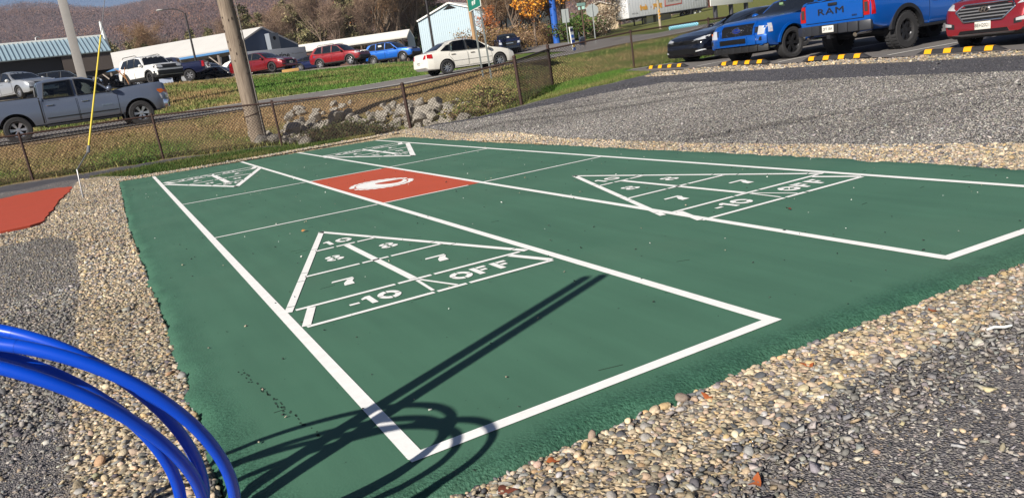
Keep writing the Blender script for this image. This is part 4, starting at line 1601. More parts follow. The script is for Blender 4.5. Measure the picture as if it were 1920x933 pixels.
# red sedan
c = basic(Car('sedan', 'ruby red sedan with dark wheels on the bank top, half behind the utility pole', 'car', sedan(paint='darkred', W=1.85, axles=(1.42, -1.42), rimmat=BLKRIM, wr=.335, arch=.385, spokes=5, spw=.07,
          top=[(-2.42, .62), (-2.38, .86), (-2.3, 1.02), (-2.1, 1.07), (-1.7, 1.08), (-1.2, 1.0), (0.8, .95), (1.05, .97), (1.6, .92), (2.1, .8), (2.3, .68), (2.4, .5)],
          plan=[(-2.42, .80), (-2.3, .9), (-1.9, .965), (-1.2, 1), (1.4, 1), (2.0, .96), (2.28, .88), (2.4, .72)],
          bot=[(-2.42, .4), (-2.2, .28), (-1.0, .2), (1.0, .2), (2.1, .2), (2.4, .27)]), by_front_wheel(10.35, 53.1, 141, 2.84, .82), 141, group=LOT))
g = front_set(c, [(.5, .7), (.84, .74), (.86, .84), (.52, .78)], [(-.44, .42), (.44, .42), (.5, .6), (.42, .7), (-.42, .7), (-.5, .6)], [(.55, .36), (.8, .38), (.8, .46), (.55, .43)])
c.plate('front', .5, '110')
tail_set(c, [(.5, .82), (.88, .82), (.88, .96), (.5, .94)])
# white small square SUV
c = basic(Car('suv', 'white boxy SUV with black bumper on the bank top above the grey pickup bonnet', 'car', suv(paint='white', axles=(1.285, -1.285), rimmat=BLKRIM, clad=.5,
          gh=[(.95, 1.0), (.52, 1.55), (.3, 1.64), (-.6, 1.68), (-1.6, 1.66), (-1.85, 1.6), (-2.05, 1.08), (-2.05, .95), (.95, .95)], gw=(.84, .70),
          top=[(-2.1, .8), (-2.09, 1.02), (-2.0, 1.10), (-.8, 1.08), (.8, 1.06), (1.0, 1.1), (1.7, 1.08), (2.0, 1.0), (2.1, .85), (2.13, .6)], ws=((.98, 1.1), (.42, 1.58)), mirmat=PAINTS['white']),
          by_front_wheel(2.55, 50.2, 154, 2.57, .8), 154, 1.06, group=LOT))
g = front_set(c, [(.46, .82), (.7, .82), (.74, .9), (.7, .98), (.46, .98), (.42, .9)], [(-.82, .78), (.82, .78), (.86, .9), (.8, 1.0), (-.8, 1.0), (-.86, .9)], None, DARKT)
c.patch('lower_bumper', 'front', [(-.86, .42), (.86, .42), (.88, .68), (-.88, .68)], DARKT, .03)
tail_set(c, [(.66, .85), (.86, .85), (.86, 1.12), (.7, 1.1)])
arch_trim(c, DARKT, .07)
for s in (-1, 1):
    y = c.ys(1.6) * s
    MB().tube([(-1.5, y, 1.66), (-1.4, y, 1.73), (-.1, y, 1.72), (.1, y, 1.66)], .02, 6).build('roof_rail', DARKT, c.root, True)
# silver sedan at the left
c = basic(Car('sedan', 'silver sedan on the bank top, above the grey pickup bed', 'car', sedan(paint='silver', W=1.83, axles=(1.39, -1.39), mirmat=PAINTS['white'],
          top=[(-2.42, .62), (-2.38, .86), (-2.3, 1.0), (-2.1, 1.05), (-1.7, 1.06), (-1.2, 1.0), (0.8, .95), (1.05, .97), (1.6, .92), (2.1, .8), (2.3, .66), (2.4, .48)],
          plan=[(-2.42, .80), (-2.3, .9), (-1.9, .965), (-1.2, 1), (1.4, 1), (2.0, .96), (2.28, .88), (2.4, .72)],
          bot=[(-2.42, .4), (-2.2, .28), (-1.0, .2), (1.0, .2), (2.1, .2), (2.4, .27)]), by_front_wheel(-4.35, 50.75, 147, 2.78, .8), 147, 1.08, group=LOT))
front_set(c, [(.45, .66), (.84, .72), (.86, .84), (.62, .82)], [(-.42, .5), (.42, .5), (.46, .72), (-.46, .72)], [(.5, .36), (.78, .4), (.78, .5), (.5, .44)])
tail_set(c, [(.5, .82), (.88, .82), (.88, .96), (.5, .94)])
# dark vehicles between the cars and the sheds
c = basic(Car('suv', 'dark SUV seen over the grey pickup roof, beside the silver sedan', 'car', suv(paint='black'), (-2.15, 59.6, g1(-2.15, 59.6)), 96, group=LOT))
tail_set(c, [(.66, .85), (.86, .85), (.86, 1.12), (.7, 1.1)])
front_set(c, [(.5, .8), (.86, .78), (.88, .94), (.52, .95)], [(-.46, .8), (.46, .8), (.46, .95), (-.46, .95)])
c = basic(Car('suv', 'dark SUV parked far behind the white boxy SUV, before the open shed', 'car', suv(paint='black', mirmat=PAINTS['white']), (1.95, 72.5, g1(1.95, 72.5)), 165, group=LOT))
front_set(c, [(.5, .8), (.86, .78), (.88, .94), (.52, .95)], [(-.46, .8), (.46, .8), (.46, .95), (-.46, .95)])
c.plate('front', .62, '418')
c = basic(Car('pickup_truck', 'dark navy pickup with its red taillight towards the lamp post', 'pickup truck', pickup(paint='navy'), (4.0, 57.4, g1(4, 57.4)), -72, .93, group=LOT))
front_set(c, [(.62, .8), (.97, .8), (.99, 1.1), (.66, 1.1)], [(-.6, .7), (.6, .7), (.6, 1.1), (-.6, 1.1)])
tail_set(c, [(.78, .9), (.93, .9), (.93, 1.3), (.78, 1.3)])
for s in ('left', 'right'):
    c.patch('taillight', s, [(-3.0, .9), (-2.82, .9), (-2.84, 1.3), (-2.98, 1.3)], REDL, .012, step=.1)
c = basic(Car('sedan', 'silver roofed sedan beyond the dark navy pickup, under the open shed', 'car', sedan(paint='silver'), (7.4, 62.5, g1(7.4, 62.5)), 140, .95, group=LOT))
front_set(c, [(.45, .60), (.78, .66), (.80, .78), (.5, .74)], [(-.4, .42), (.4, .42), (.42, .58), (-.42, .58)])
c = basic(Car('sedan', 'black sedan low on the bank edge, in front of the silver roofed sedan', 'car', sedan(paint='black'), (7.6, 58.0, g1(7.6, 58) - .35), 120, .85, group=LOT))
front_set(c, [(.45, .60), (.78, .66), (.80, .78), (.5, .74)], [(-.4, .42), (.4, .42), (.42, .58), (-.42, .58)])
c = basic(Car('race_car', 'white and blue race car numbered 25, left of the utility pole', 'race car', sedan(paint='white', win=[[(.6, .98), (.3, 1.26), (-.5, 1.36), (-.9, 1.0)]]), (9.7, 60.3, g1(9.7, 60.3) - .1), 150, 1.0, group=LOT))
text_on(c, 'right', .9, .62, '25', .42, INK, name='race_number')
lettering('25', .6, Matrix.Translation((1.5, 0, .93)) @ Matrix.Rotation(rad(10), 4, 'Y') @ Matrix.Rotation(rad(90), 4, 'Z'), INK, c.root, 'race_number', depth=.01)
c.patch('blue_skirt', 'front', [(-.75, .28), (.75, .28), (.78, .48), (-.78, .48)], PAINTS['dnavy'], .015)
c = basic(Car('sedan', 'dark blue sedan with a crumpled front, between the red sedan and the red SUV', 'car', sedan(paint='dnavy',
          top=[(-2.30, .60), (-2.27, .82), (-2.2, .98), (-2.0, 1.03), (-1.6, 1.04), (-1.2, .98), (0.8, .93), (1.05, 1.0), (1.25, 1.12), (1.4, .9), (1.6, 1.02), (1.8, .8), (2.0, .72)],
          plan=[(-2.30, .80), (-2.2, .9), (-1.9, .965), (-1.2, 1), (1.1, 1), (1.5, .93), (1.8, .8), (2.0, .6)], zk=.74), (15.0, 59.0, g1(15.0, 59.0)), 112, group=LOT))
c.patch('torn_bumper', 'front', [(-.6, .3), (.55, .3), (.5, .7), (-.5, .66)], DARKT, .03)
# navy pickup coming out of the side street
c = basic(Car('pickup_truck', 'navy blue pickup facing the camera at the junction beyond the white sedan', 'pickup truck', pickup(paint='navy', rimmat=BLKRIM), (31.9, 59.9, g1(31.9, 57.5) + .02), 202, .98))
front_set(c, [(.66, .88), (.97, .9), (.98, 1.08), (.7, 1.06)], [(-.58, .72), (.58, .72), (.62, 1.08), (-.62, 1.08)], None, GRILLE)
c.patch('bumper', 'front', [(-.9, .5), (.9, .5), (.92, .7), (-.92, .7)], PAINTS['black'], .03)
bars(c, -.3, .3, (.93,), CHROME, c.root, t=.06)
MB().box((.92, .1, 1.5), (.02, .2, .12)).build('windscreen_sticker', PLATE, c.root)

# --- the car park at the right
PARK = 'vehicles backed up to the rubber parking stops'
sc_ = .95
c = basic(Car('sports_coupe', 'black sports coupe at the far end of the car park, beside the blue pickup', 'car', sedan(paint='black', W=1.9, axles=(1.405, -1.405), wr=.34, arch=.375, spokes=5, spw=.07, twin=True, rimmat=BLKRIM, tw=.25,
          top=[(-2.4, .6), (-2.36, .86), (-2.25, 1.0), (-1.7, 1.02), (-1.2, .98), (.2, .92), (.75, .95), (1.2, .93), (1.8, .84), (2.15, .74), (2.33, .62), (2.38, .45)],
          plan=[(-2.4, .82), (-2.3, .92), (-1.7, 1), (-1.0, 1), (.6, .95), (1.3, 1), (1.8, .985), (2.15, .93), (2.3, .85), (2.38, .74)],
          bot=[(-2.4, .4), (-2.2, .25), (-1, .17), (1, .17), (2.1, .17), (2.38, .2)],
          gh=[(.85, .9), (.0, 1.26), (-.3, 1.33), (-.8, 1.34), (-1.3, 1.25), (-1.95, 1.0), (-1.95, .86), (.85, .86)], gz=(.93, 1.33), gw=(.8, .55),
          win=[[(.5, .97), (.02, 1.2), (-.3, 1.26), (-.75, 1.27), (-.8, .98)], [(-.9, .99), (-.86, 1.25), (-1.2, 1.2), (-1.35, 1.05)]], ws=((.78, .96), (-.1, 1.28)), rs=((-1.85, 1.05), (-1.3, 1.24)),
          doors=[[(.72, .34), (.76, .6), (.7, .87), (-.85, .9), (-.85, .3), (.6, .3)]], mir=(.5, .93)), (16.9, 15.7, g1(15.5, 15.6)), -88, 1.0, group=PARK))
g = front_set(c, [(.42, .6), (.84, .64), (.88, .74), (.5, .665)], [(-.74, .53), (.74, .53), (.8, .655), (-.8, .655)])
c.patch('lower_grille', 'front', [(-.62, .27), (.62, .27), (.7, .42), (-.7, .42)], GRILLE, .012)
for s in (-1, 1):
    c.patch('splitter_light', 'front', [(s * .62, .31), (s * .86, .34), (s * .84, .37), (s * .62, .345)], LAMP, .018, step=.1)
    c.patch('side_marker', 'left' if s > 0 else 'right', [(1.93, .56), (1.99, .56), (1.98, .72), (1.93, .72)], AMBER, .014, step=.1)
bars(c, -.66, .66, (.57, .6, .63), DARKT, g, t=.008)
MB().box((2.42, 0, .62), (.02, .16, .045)).build('emblem', BLKRIM, c.root, bevel=.01)

c = basic(Car('pickup_truck', 'lightning blue pickup facing the court with an oval badge on its black grille', 'pickup truck', pickup(paint='blue', rimmat=BLKRIM, spokes=6, twin=True, rim=.265, wr=.39, arch=.47, clad=.28, zk=.87, mirmat=PAINTS['blue'],
          top=[(-3.03, 1.22), (-2.98, 1.345), (-.98, 1.33), (-.95, 1.22), (-.6, 1.2), (.95, 1.2), (1.15, 1.27), (1.6, 1.29), (2.3, 1.25), (2.58, 1.17), (2.70, 1.05), (2.76, .6)],
          plan=[(-3.03, .93), (-2.95, .965), (-2.7, .985), (-1.5, 1), (1.9, 1), (2.45, .99), (2.68, .95), (2.76, .90)]),
          (15.95, 12.30, g1(14.3, 12.3)), -90, sc_, group=PARK))
g = front_set(c, [(.72, .80), (.93, .80), (.95, 1.02), (.76, 1.04)], [(-.56, .8), (.56, .8), (.56, 1.13), (-.56, 1.13)], None)
fr = MB()
loop = [(-.60, .78), (.60, .78), (.62, 1.0), (.60, 1.16), (-.60, 1.16), (-.62, 1.0)]
for a, b in zip(loop, loop[1:] + loop[:1]):
    pa, da = c.cast('front', *a)
    pb, db = c.cast('front', *b)
    fr.bar(pa + da * .02, pb + db * .02, .05, .06)
fr.build('grille_surround', PAINTS['blue'], c.root, bevel=.012)
for s in (-1, 1):
    c.patch('headlight_recess', 'front', [(s * .62, .86), (s * .72, .86), (s * .74, 1.02), (s * .62, 1.02)], DARKT, .01, step=.1)
    c.patch('side_marker', 'left' if s > 0 else 'right', [(2.5, .84), (2.62, .84), (2.6, 1.08), (2.5, 1.08)], LAMP, .014, step=.1)
    c.patch('fog_lamp', 'front', [(s * .62, .62), (s * .88, .64), (s * .88, .74), (s * .62, .72)], DARKT, .05, step=.1)
    c.patch('fog_lamp', 'front', [(s * .72, .65), (s * .8, .65), (s * .8, .71), (s * .72, .71)], LAMP, .06, step=.1)
    MB().box((2.82, s * .5, .40), (.06, .035, .09)).build('tow_hook', DARKT, c.root, bevel=.01)
mb = MB()
ys_ = np.linspace(-.96, .96, 9)
for a, b in zip(ys_[:-1], ys_[1:]):
    xa, xb = [2.83 - .22 * abs(v) ** 4 for v in (a, b)]
    mb.bar((xa, a, .575), (xb, b, .575), .14, .22)
mb.build('bumper', PAINTS['blue'], c.root, bevel=.02)
MB().box((2.905, 0, .585), (.02, .92, .12)).build('bumper_grille', GRILLE, c.root, bevel=.01)
mb = MB()
for a, b in zip(ys_[:-1], ys_[1:]):
    xa, xb = [2.80 - .22 * abs(v) ** 4 for v in (a, b)]
    mb.bar((xa, a, .375), (xb, b, .375), .1, .17)
mb.build('air_dam', DARKT, c.root, bevel=.02)
mb = MB()
rs_ = np.random.RandomState(3)
for k in range(60):
    y, z = rs_.uniform(-.5, .54), rs_.uniform(.83, 1.1)
    if rs_.rand() > (y + .6):
        continue
    p, d = c.cast('front', y, z)
    mb.sphere(p + d * .014, (.008, .011, .011), 5, 4)
mb.build('grille_stud', CHROME, g)
emblem(c, 'front', .97, .165, .075, CHROME, mat('badge_blue', S(14, 44, 120), .3), 'Ford')
arch_trim(c, PAINTS['blue'], .045)
for s in ('left', 'right'):
    text_on(c, s, 1.22, 1.06, 'F-150', .085, REDINK, off=.016, name='badge')
    MB().box((-.2, (1 if s == 'left' else -1) * .93, .40), (2.9, .16, .06)).build('running_board', ALLOY, c.root, bevel=.02)
    c.patch('wheel_liner', s, [(1.36, .45), (1.42, .45), (1.42, .8), (1.36, .8)], mat('primer_grey', S(150, 146, 138), .8), .004)
MB().box((.80, -.30, 1.40), (.02, .12, .06)).build('windscreen_sticker', mat('green_sticker', S(120, 150, 110), .5), c.root)

c = basic(Car('pickup_truck', 'blue off-road pickup backed in with its tailgate towards the court', 'pickup truck', pickup(paint='hydro', rimmat=BLKRIM, spokes=6, twin=False, spw=.09, rim=.235, wr=.415, tw=.3, arch=.52, lugs=True, clad=.42, zk=.91,
          bot=[(-3.03, .72), (-2.6, .6), (-1.4, .5), (1.2, .5), (2.4, .5), (2.78, .56)],
          top=[(-3.03, 1.40), (-2.98, 1.46), (-.98, 1.44), (-.95, 1.3), (-.6, 1.28), (.95, 1.28), (1.15, 1.34), (1.5, 1.35), (2.3, 1.3), (2.62, 1.2), (2.74, 1.0), (2.78, .7)],
          gh=[(1.25, 1.2), (.62, 1.80), (.35, 1.92), (-.1, 1.96), (-.7, 1.96), (-1.0, 1.9), (-1.06, 1.8), (-1.12, 1.25), (-1.12, 1.15), (1.25, 1.15)], gz=(1.28, 1.95),
          win=[[(.98, 1.33), (.55, 1.73), (.3, 1.81), (.06, 1.84), (.06, 1.34)], [(-.07, 1.34), (-.07, 1.84), (-.8, 1.82), (-.92, 1.35)]],
          doors=[[(1.18, .58), (1.2, 1.18), (1.06, 1.25), (.02, 1.25), (.02, .55), (1.1, .55)], [(-.03, .55), (-.03, 1.25), (-1.0, 1.25), (-1.0, .55)]]),
          (16.75, 9.95, g1(15, 9.8)), 88, sc_, group=PARK))
tail_set(c, [(.79, .96), (.935, .96), (.935, 1.36), (.79, 1.36)], REDL)
for s in (-1, 1):
    c.patch('lamp_core', 'rear', [(s * .82, 1.05), (s * .90, 1.05), (s * .90, 1.27), (s * .82, 1.27)], LAMPD, .024, step=.1)
    c.patch('taillight', 'left' if s > 0 else 'right', [(-3.0, .96), (-2.9, .96), (-2.92, 1.36), (-2.99, 1.36)], REDL, .012, step=.1)
tg = c.patch('tailgate', 'rear', [(-.77, .92), (.77, .92), (.77, 1.42), (-.77, 1.42)], PAINTS['hydro'], .022)
c.patch('tailgate_gap', 'rear', [(-.785, .905), (.785, .905), (.785, 1.43), (-.785, 1.43)], SEAM, .008, tg)
text_on(c, 'rear', .06, 1.17, 'RAM', .20, DARKT, tg, off=.034, sx=1.7, bold=.0, depth=.006, spacing=1.15)
text_on(c, 'rear', -.56, 1.0, '4X4', .06, DARKT, tg, off=.03, sx=1.3)
MB().box((-3.07, 0, 1.22), (.03, .24, .06)).build('handle', DARKT, tg, bevel=.01)
mb = MB()
for a, b in zip(ys_[:-1], ys_[1:]):
    xa, xb = [-3.12 + .16 * abs(v) ** 4 for v in (a, b)]
    mb.bar((xa, a, .665), (xb, b, .665), .22, .22)
bp = mb.build('bumper', mat('grey_bumper', S(58, 60, 66), .4, .3), c.root, bevel=.03)
MB().box((-3.245, 0, .665), (.02, .5, .2)).build('plate_recess', DARKT, bp, bevel=.01)
M = Matrix.Translation((-3.266, 0, .675)) @ Matrix(((0, 0, -1, 0), (-1, 0, 0, 0), (0, 1, 0, 0), (0, 0, 0, 1)))
lp = MB().box((-3.258, 0, .675), (.012, .31, .15)).build('licence_plate', PLATE, c.root, bevel=.004)
lettering('2FT 3B4', .085, M, INK, lp, sx=.85, depth=.001)
MB().box((-3.15, 0, .50), (.2, .09, .09)).build('hitch', DARKT, c.root)
for s in (-1, 1):
    MB().tube([(-2.6, s * .62, .52), (-3.05, s * .62, .51), (-3.16, s * .64, .48)], .05, 12).build('tailpipe', CHROME, c.root, True)
    MB().box((-.1, s * .95, .46), (2.7, .16, .06)).build('running_board', DARKT, c.root, bevel=.02)
MB().tube([(-1.9, -.9, .44), (-1.9, .9, .44)], .09, 10).build('rear_axle', DARKT, c.root, True)
arch_trim(c, DARKT, .075)
front_set(c, [(.62, .9), (.97, .9), (.99, 1.1), (.66, 1.1)], [(-.6, .8), (.6, .8), (.6, 1.1), (-.6, 1.1)])
MB().box((-2.0, 0, 1.32), (1.95, 1.62, .03)).build('bed_liner', DARKT, c.root)

c = basic(Car('suv', 'wine red SUV with a slatted grille at the near end of the car park', 'car', suv(paint='winered', W=1.88, axles=(1.35, -1.35), clad=.40, wr=.36,
          top=[(-2.3, .8), (-2.27, 1.02), (-2.1, 1.12), (-.8, 1.08), (.8, 1.06), (1.0, 1.09), (1.6, 1.06), (2.0, .99), (2.2, .88), (2.31, .64)],
          plan=[(-2.3, .84), (-2.2, .93), (-1.8, .98), (-1.2, 1), (1.4, 1), (1.9, .975), (2.15, .92), (2.31, .80)],
          bot=[(-2.3, .5), (-2.05, .38), (-1.0, .27), (1.0, .27), (2.0, .25), (2.31, .34)]), (16.0, 6.6, g1(14.4, 6.6) - .02), -92, .93, group=PARK))
g = front_set(c, [(.6, .83), (.86, .86), (.9, .99), (.72, .95)], [(-.36, .60), (.36, .60), (.56, .80), (.46, .90), (-.46, .90), (-.56, .80)], [(.58, .47), (.84, .5), (.84, .64), (.58, .56)], GRILLE)
for s in (-1, 1):
    c.patch('fog_lamp', 'front', [(s * .63, .52), (s * .79, .53), (s * .79, .6), (s * .63, .57)], LAMP, .025, step=.1)
loop = [(-.38, .59), (.38, .59), (.58, .80), (.47, .915), (-.47, .915), (-.58, .80)]
fr = MB()
for a, b in zip(loop, loop[1:] + loop[:1]):
    pa, da = c.cast('front', *a)
    pb, db = c.cast('front', *b)
    fr.bar(pa + da * .02, pb + db * .02, .03, .03)
fr.build('grille_surround', CHROME, c.root, bevel=.008)
for z, hw_ in ((.66, .42), (.72, .47), (.78, .53), (.84, .5)):
    bars(c, -hw_, hw_, (z,), ALLOY, g, t=.022, off=.02)
e = emblem(c, 'front', .80, .105, .06, CHROME, GRILLE, None, .05)
p, d = c.cast('front', 0, .80)
M = Matrix.Translation((p.x + .068, 0, .80)) @ Matrix(((0, 0, 1, 0), (1, .35, 0, 0), (0, 1, 0, 0), (0, 0, 0, 1)))
lettering('H', .105, M, CHROME, e, sx=1.3, depth=.004, bold=.004)
c.plate('front', .50, '8EH2021')
c.patch('lower_grille', 'front', [(-.5, .35), (.5, .35), (.46, .42), (-.46, .42)], GRILLE, .012)
c.patch('skid_plate', 'front', [(-.5, .30), (.5, .30), (.62, .345), (-.62, .345)], ALLOY, .02)
tail_set(c, [(.66, .85), (.86, .85), (.86, 1.12), (.7, 1.1)])

# ------------------------------------------------------------------ roads and parking
def ribbon(name, near_, far_, m, dz=.03, nx=10, step=.8, thick=.0):
    """a strip between two edge lines draped on the ground sheet"""
    near_ = [np.array(p, float) for p in near_]
    far_ = [np.array(p, float) for p in far_]

    def resample(L, n):
        d = np.concatenate([[0], np.cumsum([np.hypot(*(b - a)) for a, b in zip(L[:-1], L[1:])])])
        t = np.linspace(0, d[-1], n)
        A = np.array(L)
        return np.stack([np.interp(t, d, A[:, 0]), np.interp(t, d, A[:, 1])], -1)
    tot = sum(np.hypot(*(b - a)) for a, b in zip(near_[:-1], near_[1:]))
    n = int(tot / step) + 2
    A, B = resample(near_, n), resample(far_, n)
    t = np.linspace(0, 1, nx)[None, :, None]
    P = A[:, None] * (1 - t) + B[:, None] * t
    Z = gz(P[..., 0], P[..., 1]) + dz
    V = np.concatenate([P, Z[..., None]], -1).reshape(-1, 3)
    i, j = np.meshgrid(np.arange(n - 1), np.arange(nx - 1), indexing='ij')
    F = np.stack([i * nx + j, i * nx + j + 1, (i + 1) * nx + j + 1, (i + 1) * nx + j], -1).reshape(-1, 4)[:, ::-1]
    # skirts hide the small step to the ground
    if thick:
        pass
    return tag(np_mesh(name, V, F, m, smooth=True), kind='structure')


ASPH = mat('road_asphalt', S(118, 114, 112), .9, var=.10, vscale=3.0, bump=.3, bscale=120)
ASPH2 = mat('car_park_asphalt', S(108, 104, 102), .9, var=.10, vscale=2.5, bump=.3, bscale=120)
LOTG = mat('lot_gravel', S(140, 132, 120), .95, var=.25, vscale=6.0, bump=.4, bscale=60)
ROADP = mat('road_line_paint', S(224, 222, 214), .7, var=.08, vscale=5)
SHOULD = mat('brown_road_shoulder', S(120, 100, 78), .95, var=.2, vscale=9.0, bump=.4, bscale=60)


def polar(az, r):
    return (CX + r * math.sin(rad(az)), CY + r * math.cos(rad(az)))


ne = [polar(-45, 40), polar(-25, 31.0), polar(-14, 29.3), polar(-5, 29.1), polar(3, 29.5), polar(10, 30.1), polar(17, 31.6), polar(24, 34.4), polar(27, 36.0), polar(31, 38.6), polar(35.5, 42.2), polar(42, 48.2), polar(50, 60.5), polar(58, 80)]
fe = [polar(-45, 50), polar(-25, 38.5), polar(-14, 36.8), polar(-5, 36.6), polar(3, 36.9), polar(10, 37.5), polar(17, 39.0), polar(24, 42), polar(27, 43.5), polar(31, 46.2), polar(35.5, 50.2), polar(42, 56.6), polar(50, 69), polar(58, 90)]


def between(A, B, t):
    return [(a[0] + (b[0] - a[0]) * t, a[1] + (b[1] - a[1]) * t) for a, b in zip(A, B)]


ribbon('road_shoulder', between(ne, fe, -.07), between(ne, fe, 1.04), SHOULD, .02)
ribbon('road', ne, fe, ASPH, .045)
ribbon('road_edge_line', between(ne, fe, .045), between(ne, fe, .07), ROADP, .062, 3)
ribbon('road_edge_line', between(ne, fe, .93), between(ne, fe, .96), ROADP, .062, 3)
# side street running away from the junction
s1 = [(23.5, 36.0), (27.5, 46), (31.5, 58), (37, 76), (47, 110)]
s2 = [(31.5, 38.2), (33.8, 46), (37.5, 58), (43.5, 76), (54, 110)]
ribbon('side_street', s1, s2, ASPH, .052)
# dealer's lot on the bank top
ribbon('dealer_lot', [polar(-20, 52.5), polar(-5, 52.5), polar(3, 52), polar(10, 54), polar(17, 57.5), polar(23, 61)], [polar(-20, 150), polar(-5, 150), polar(3, 150), polar(10, 150), polar(17, 110), polar(23, 100)], LOTG, .03, 40, 1.5)
# car park by the court
ribbon('car_park', [(13.28, -6), (13.28, 2), (13.22, 9), (13.15, 13.0), (12.98, 15.2), (13.05, 16.9)], [(29, -6), (29, 2), (29, 9), (27, 13), (25, 15.2), (22.5, 16.9)], ASPH2, .028, 18, .6)
m = MB()
for (x0, y0), (x1, y1) in (((13.35, 16.75), (18.6, 16.4)), ((13.45, 13.95), (18.6, 13.85)), ((13.45, 11.1), (18.8, 11.2)), ((13.5, 8.25), (19.0, 8.25)), ((13.5, 5.1), (19.0, 5.1))):
    for k in range(10):
        a = (x0 + (x1 - x0) * k / 10, y0 + (y1 - y0) * k / 10)
        b = (x0 + (x1 - x0) * (k + 1) / 10, y0 + (y1 - y0) * (k + 1) / 10)
        m.add([(p[0], p[1] + o, g1(*p) + .034) for p, o in ((a, -.05), (b, -.05), (b, .05), (a, .05))], [(0, 1, 2, 3)])
tag(m.build('bay_lines', ROADP), kind='structure')

RUB = mat('black_rubber', S(40, 40, 44), .8, var=.12, vscale=20)
YEL = mat('yellow_reflective', S(236, 168, 20), .5)


def stop_proto():
    r = thing('parking_stop', '', 'parking stop', (0, 0, 0), 0, 'rubber parking stops')
    L = 1.72
    prof = [(-.075, 0), (.075, 0), (.05, .07), (.03, .082), (-.03, .082), (-.05, .07)]
    m = MB()
    secs = [(-L / 2, .15), (-L / 2 + .16, 1), (L / 2 - .16, 1), (L / 2, .15)]
    n = len(prof)
    V = [(a, y, max(z * s, 0)) for y, s in secs for a, z in prof]
    F = [(i * n + k, i * n + (k + 1) % n, (i + 1) * n + (k + 1) % n, (i + 1) * n + k) for i in range(3) for k in range(n)]
    F += [tuple(range(n)), tuple(3 * n + k for k in range(n))[::-1]]
    m.add(V, F)
    b = m.build('stop_body', RUB, r, bevel=.006)
    for k in range(4):
        y = -.60 + .40 * k
        q = MB()
        pr = [(.0785, .004), (.0535, .0735), (.032, .0865), (-.032, .0865), (-.0535, .0735), (-.0785, .004)]
        V = [(a, y + d, z) for d in (-.075, .075) for a, z in pr]
        q.add(V, [(i, i + 1, 6 + i + 1, 6 + i) for i in range(5)])
        q.build('reflective_band', YEL, r)
    return r


sp0 = stop_proto()
for i, (x, y, lab) in enumerate([(13.55, 15.35, 'rubber parking stop with yellow bands in front of the black sports coupe'), (13.3, 12.1, 'rubber parking stop with yellow bands under the front of the lightning blue pickup'),
                                 (13.28, 9.35, 'rubber parking stop with yellow bands behind the tailgate of the off-road pickup'), (13.5, 6.75, 'rubber parking stop with yellow bands in front of the wine red SUV')]):
    o = sp0 if i == 0 else copy_tree(sp0)
    o['label'] = lab
    o.location = (x, y, g1(x, y) + .03)
    o.rotation_euler = (rad(1.0), 0, rad((2, 0, -1, -2)[i]))

# ------------------------------------------------------------------ chain-link fence
RUST = mat('brown_coated_steel', S(66, 48, 42), .6, .3, var=.25, vscale=12)
WIRE = mat('fence_wire', S(62, 52, 46), .6, .3)
fr_ = thing('chain_link_fence', 'low brown chain-link fence running along the grass between the court and the road', 'fence', (0, 0, 0))
FT = []
for i, (x, y) in enumerate(FENCE):
    z = g1(x, y)
    h = 1.2
    FT.append(Vector((x, y, z)))
    big = i in (6, 7, 8)
    m = MB()
    rr_ = .046 if big else .032
    # the court slab itself is a touch out of level, so plumb posts lean against it
    lean = Vector((-.030, .004, 1)) if i < 8 else Vector((-.012, 0, 1))
    top = Vector((x, y, z)) + lean * (h + (.07 if big else .0))
    m.tube([(x, y, z - .15), top], rr_, 10)
    m.sphere(top, (rr_ * 1.25, rr_ * 1.25, rr_ * .9), 8, 5)
    m.build('post', RUST, fr_, True, 50)
for i in range(len(FT) - 1):
    a, b = FT[i], FT[i + 1]
    la = Vector((-.030, .004, 1)) if i < 8 else Vector((-.012, 0, 1))
    lb = Vector((-.030, .004, 1)) if i + 1 < 8 else Vector((-.012, 0, 1))
    ta, tb = a + la * 1.16, b + lb * 1.16
    m = MB()
    m.tube([ta, tb], .024, 8)
    m.build('top_rail', RUST, fr_, True, 50)
    L = (b - a).length
    H = 1.14
    m = MB()
    sp_ = .062
    wt_ = .0016 if i == 7 else .0042
    e = (b - a).normalized()
    nrm = e.cross(Vector((0, 0, 1))).normalized()

    def W(u, v):
        p = a.lerp(b, u / L)
        q = ta.lerp(tb, u / L)
        return p.lerp(q, min((v + .03) / 1.16, 1.03))
    n = int((L + H) / (sp_ * 1.414)) + 1
    for s in (0, 1):
        for k in range(n):
            c0 = k * sp_ * 1.414
            u0, v0 = (c0, 0) if c0 <= L else (L, c0 - L)
            u1, v1 = (c0 - H, H) if c0 >= H else (0, c0)
            if s:
                u0, u1 = L - u0, L - u1
            m.bar(W(u0, v0), W(u1, v1), 0.0085, .0085, up=tuple(nrm))
    # twisted tips above the rail
    for k in range(int(L / .088)):
        u = .044 + k * .088
        m.bar(W(u, H), W(u + .012, H + .055), .007, .007, up=tuple(nrm))
    m.build('wire_mesh', WIRE, fr_)

